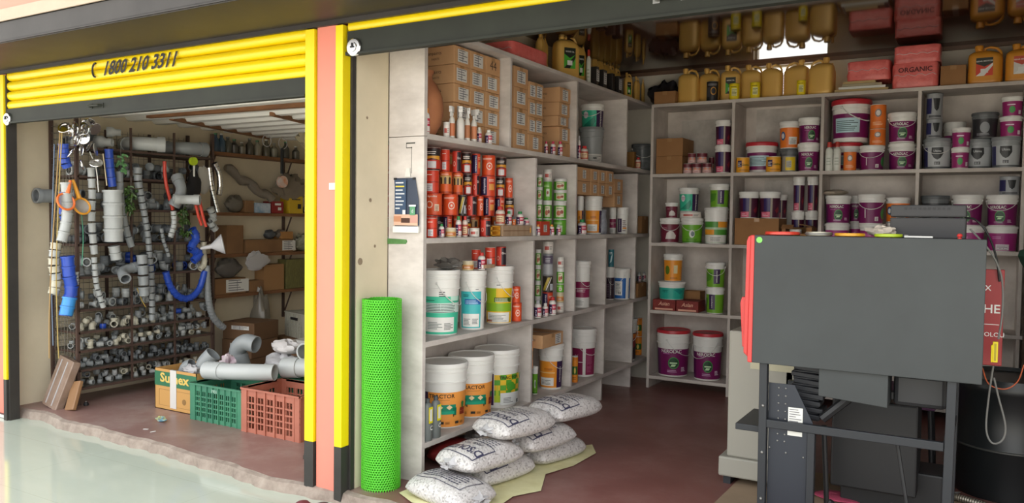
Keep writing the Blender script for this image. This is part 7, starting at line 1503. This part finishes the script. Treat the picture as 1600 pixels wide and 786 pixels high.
# white slotted crate and cartons behind
t = crate('white slotted crate standing on the floor pile at the back wall', (-5.62, 5.72, .30), (.42, .28, .24), pm('a8a698', .5), rz=radians(-18)); MB().bb(-.07, .07, -.156, -.15, .17, .195).build('black_grip', M_darker, t)
carton('wide brown carton under the white slotted crate', (-5.62, 5.75, 0), (.62, .44, .295), rz=radians(-10), m=M_tc)
M_dc = mat('brown_black_carton', srgb('6c5038'), .8)
for i in range(3): carton(['lowest of three dark printed cartons stacked by the far end of the rack', 'middle one of three dark printed cartons by the far end of the rack', 'top one of three dark printed cartons by the far end of the rack'][i], (-5.88, 5.22+.01*i, .1625*i+.0005), (.36, .34, .16), rz=radians(4*i), m=M_dc, sticker=[('-y', .02, .11, .2, .035)], tape=None)
crumple('plastic_bag', 'tall cloudy plastic bag of fittings leaning between the dark cartons and the white crate', 'plastic bag', (-6.10, 5.55, .0), (.20, .18, .72), mat('cloudy_brown_film', srgb('7c766c'), .3), 66, am=.2)
crumple('plastic_bag', 'pale plastic bag on the floor at the right of the white slotted crate', 'plastic bag', (-4.95, 5.30, 0), (.4, .3, .40), M_bagw, 67, am=.3)
# wrapped planks leaning on the left wall
def plank(lb, p0, p1, w, th, m, rz=0, name='wrapped_slab', cat='slab'):
    a, b_ = Vector(p0), Vector(p1); t = thing(name, lb, cat, a); d = b_-a; L_ = d.length; z = d.normalized(); x = Vector((cos(rz), sin(rz), 0)); x = (x-z*x.dot(z)).normalized(); y = z.cross(x); R = Matrix((x, y, z)).transposed()
    o = MB().box(d/2, (w, th, L_), R=R).build('slab', m, t, bevel=.006); return t, R, d
t, R, d = plank('large brown slab wrapped in clear film leaning on the wall beside the rack', (-6.0, 3.44, .0), (-5.93, 3.545, .36), .20, .06, mat('film_wrapped_board', srgb('a08c80'), .22, scale=6, col2=srgb('86705f'), bump=.6))
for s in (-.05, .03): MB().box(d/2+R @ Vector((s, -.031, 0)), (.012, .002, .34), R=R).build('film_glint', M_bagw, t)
plank('smaller brown board wrapped in film leaning in front of the near rack post', (-5.80, 3.46, 0), (-5.84, 3.545, .20), .10, .03, mat('brown_board', srgb('94704f'), .4, bump=.4, scale=8), name='wrapped_board', cat='board')
# litter on the floor
p = fpt(252, 659); t = crumple('sweet_wrapper', 'crumpled blue and yellow wrapper on the red floor', 'wrapper', (p[0], p[1], .0008), (.09, .05, .035), mat('blue_wrapper', srgb('2c90c0'), .3, scale=30, col2=srgb('c8b83c')), 71, am=.35)
for i, q in enumerate([(228, 671), (239, 675)]): p = fpt(*q); o = MB().box((0, 0, .0015), (.035, .012, .002), rz=.4+i).build('paper_scrap', WHITE, loc=tuple(p+[0, 0, .0008])); tag(o, ['left tiny white paper scrap on the red floor', 'right tiny white paper scrap on the red floor'][i], 'paper scrap')
p = fpt(484, 722); t = thing('wooden_wedge', 'dark broken wooden wedge at the foot of the middle yellow guide', 'wood piece', (p[0]-.02, p[1]+.05, 0)); MB().box((0, 0, .012), (.12, .03, .022), rz=.3).box((-.01, .03, .03), (.10, .025, .012), rz=-.2).box((.0, -.02, .04), (.08, .02, .010), rz=.6).build('splinters', mat('dark_wood', srgb('4c4640'), .8), t)
# flat box by the left door, sandals at the bottom
p = pl(10, 652, 2, GZ); t = thing('flat_box', 'flat dark printed box lying outside at the left pillar', 'box', (p[0]-.05, p[1]+.05, GZ)); MB().bb(-.16, .12, -.08, .12, 0, .03).build('body', mat('dark_print', srgb('5c3c3c'), .5, scale=9, col2=srgb('3c3030')), t, bevel=.002); MB().bb(-.16, .1201, -.0805, -.08, .004, .026).build('printed_edge', OFFW, t)
for i, (q, lb) in enumerate([((472, 800), 'maroon sandal tip at the bottom edge of the porch, left one'), ((503, 803), 'dark sandal tip at the bottom edge of the porch, right one')]):
    p = pl(*q, 2, GZ); t = thing('sandal', lb, 'sandal', (p[0], p[1], GZ), radians(20)); V = []; n = 20
    pr = [(.042*cos(a)*(1+.15*sin(a)), .12*sin(a)) for a in np.linspace(0, 2*pi, n+1)[:-1]]
    MB().add([(x, y-.04, 0) for x, y in pr]+[(x, y-.04, .018) for x, y in pr], [tuple(range(n-1, -1, -1)), tuple(range(n, 2*n))]+[(k, (k+1) % n, n+(k+1) % n, n+k) for k in range(n)]).build('sole', mat('sole_black', srgb('2c2424'), .8), t)
    MB().lathe([(.045, 0), (.043, .02), (.030, .035), (0, .042)], 16, 0, (0, .0, .015), ell=(1, 1.3)).build('upper', pm(['6c3038', '4c4444'][i], .6), t)
p = fpt(343, 507); t = thing('black_knob', 'small black knob on the floor at the foot of the near rack post', 'knob', (-5.86, 3.62, 0)); MB().lathe([(0, 0), (.018, 0), (.02, .01), (.014, .024), (0, .027)], 12).build('ball', M_darker, t); MB().lathe([(.006, .027), (.006, .034), (0, .034)], 8).build('stem', M_steel, t)  # loose black knob with a steel stem, not a stopper
# ------------------------------------------------------------------ settle the goods so none clips a board or a neighbour
def cell(g):
    x, y, zc = g['x'], g['y'], (g['z0']+g['z1'])/2
    if x < XS+.05 and y < 7.03 and not (x > -2.49 and y > 6.6):
        if g['z0'] > 2.5: return (XB+.004, XS-.002, 3.57, 7.02)
        for r, (a, b_) in LZ.items():
            if a-.01 <= zc <= b_+.02:
                ys = [3.562]+[q for q in DIV[r]]+[7.03]
                for lo, hi in zip(ys, ys[1:]):
                    if lo <= y < hi: return (XB+.002, XS-.001, lo+(.0135 if lo > 3.6 else 0), hi-.0135)
        return None
    if y > YBF-.02:
        if g['z0'] > 2.46: return (-2.50, .92, YBF+.002, YBB+.015)
        for lo, hi in zip(BX, BX[1:]):
            if lo <= x < hi: return (lo+.0135, hi-.0135, YBF+.001, YBB-.003)
    return None
for g in REG:
    g['cell'] = cell(g); g['rr0'] = g.get('r')
def ext(g): return (g['r']*g['f'],)*2 if g['k'] == 'c' else (g['hx'], g['hy'])
live = [g for g in REG if g['cell']]
for g in live:                       # nothing wider than its compartment, nothing taller than the gap
    ex, ey = ext(g); c = g['cell']; m = min((c[1]-c[0])/2/ex, (c[3]-c[2])/2/ey)
    if m < 1 and g['k'] == 'c': g['r'] *= m*.998
    elif m < 1: g['hx'] = min(g['hx'], (c[1]-c[0])/2*.998); g['hy'] = min(g['hy'], (c[3]-c[2])/2*.998); g['rs'] = 1
    top = None
    if g['cell'][2] < 6.6 or g['x'] < XS+.05: top = next((b_ if r > 1 else 2.485 for r, (a, b_) in LZ.items() if a-.01 <= g['z0'] < b_), None)
    if g['y'] > YBF-.02 and g['x'] > -2.5: top = next((BZ[i+1]-.028 for i in range(4) if BZ[i]-.01 <= g['z0'] < BZ[i+1]-.02), None)
    if top and g['z1'] > top-.002: g['zs'] = (top-.002-g['z0'])/(g['z1']-g['z0']); g['z1'] = top-.002
pairs = []
for i, a in enumerate(live):
    for b_ in live[i+1:]:
        if min(a['z1'], b_['z1'])-max(a['z0'], b_['z0']) > .0006 and abs(a['x']-b_['x']) < .8 and abs(a['y']-b_['y']) < .8: pairs.append((a, b_))
def clampg(g):
    ex, ey = ext(g); c = g['cell']; g['x'] = min(max(g['x'], c[0]+ex), c[1]-ex) if c[1]-c[0] > 2*ex else (c[0]+c[1])/2; g['y'] = min(max(g['y'], c[2]+ey), c[3]-ey) if c[3]-c[2] > 2*ey else (c[2]+c[3])/2
def sep(a, b_):
    """overlap depth and push direction from a to b"""
    dx, dy = b_['x']-a['x'], b_['y']-a['y']
    if a['k'] == 'c' and b_['k'] == 'c':
        d = hypot(dx, dy) or 1e-6; R = a['r']*a['f']+b_['r']*b_['f']+.001; return (R-d, dx/d, dy/d)
    if a['k'] == 'b' and b_['k'] == 'b':
        px, py = a['hx']+b_['hx']+.001-abs(dx), a['hy']+b_['hy']+.001-abs(dy)
        if px <= 0 or py <= 0: return (0, 0, 0)
        return (px, math.copysign(1, dx), 0) if px < py else (py, 0, math.copysign(1, dy))
    s = 1
    if a['k'] == 'c': a, b_, dx, dy, s = b_, a, -dx, -dy, -1
    qx, qy = min(max(dx, -a['hx']), a['hx']), min(max(dy, -a['hy']), a['hy']); ex, ey = dx-qx, dy-qy; d = hypot(ex, ey); R = b_['r']*b_['f']+.001
    if d > 1e-6: return (R-d, s*ex/d, s*ey/d)
    px, py = a['hx']-abs(dx)+R, a['hy']-abs(dy)+R
    return (px, s*math.copysign(1, dx), 0) if px < py else (py, 0, s*math.copysign(1, dy))
for rnd_ in range(5):
    for it in range(60):
        for g in live:
            if not g.get('fix'): clampg(g)
        mv = 0
        for a, b_ in pairs:
            p, ux, uy = sep(a, b_)
            if p > 0:
                wa = 0 if a.get('fix') else (.15 if a['k'] == 'b' and b_['k'] == 'c' else (.85 if a['k'] == 'c' and b_['k'] == 'b' else .5)); wb_ = 0 if b_.get('fix') else 1-wa
                if a.get('fix'): wb_ = 1
                a['x'] -= ux*p*wa; a['y'] -= uy*p*wa; b_['x'] += ux*p*wb_; b_['y'] += uy*p*wb_; mv = max(mv, p)
        if mv < .0004: break
    for g in live:
        if not g.get('fix'): clampg(g)
    bad = [(a, b_) for a, b_ in pairs if sep(a, b_)[0] > .001]
    if not bad: break
    for a, b_ in bad:
        for g in (a, b_):
            if g['k'] == 'c' and not g.get('fix'): g['r'] *= .96
for g in live:
    o = g['o']; o.location.x = g['x']; o.location.y = g['y']
    if 'zs' in g: o.scale[2] *= g['zs']
for g in live:
    if g['k'] == 'c' and not g.get('fix') and not g.get('noscale'): k_ = g['r']/g['rr0']; g['o'].scale[0] *= k_; g['o'].scale[1] *= k_
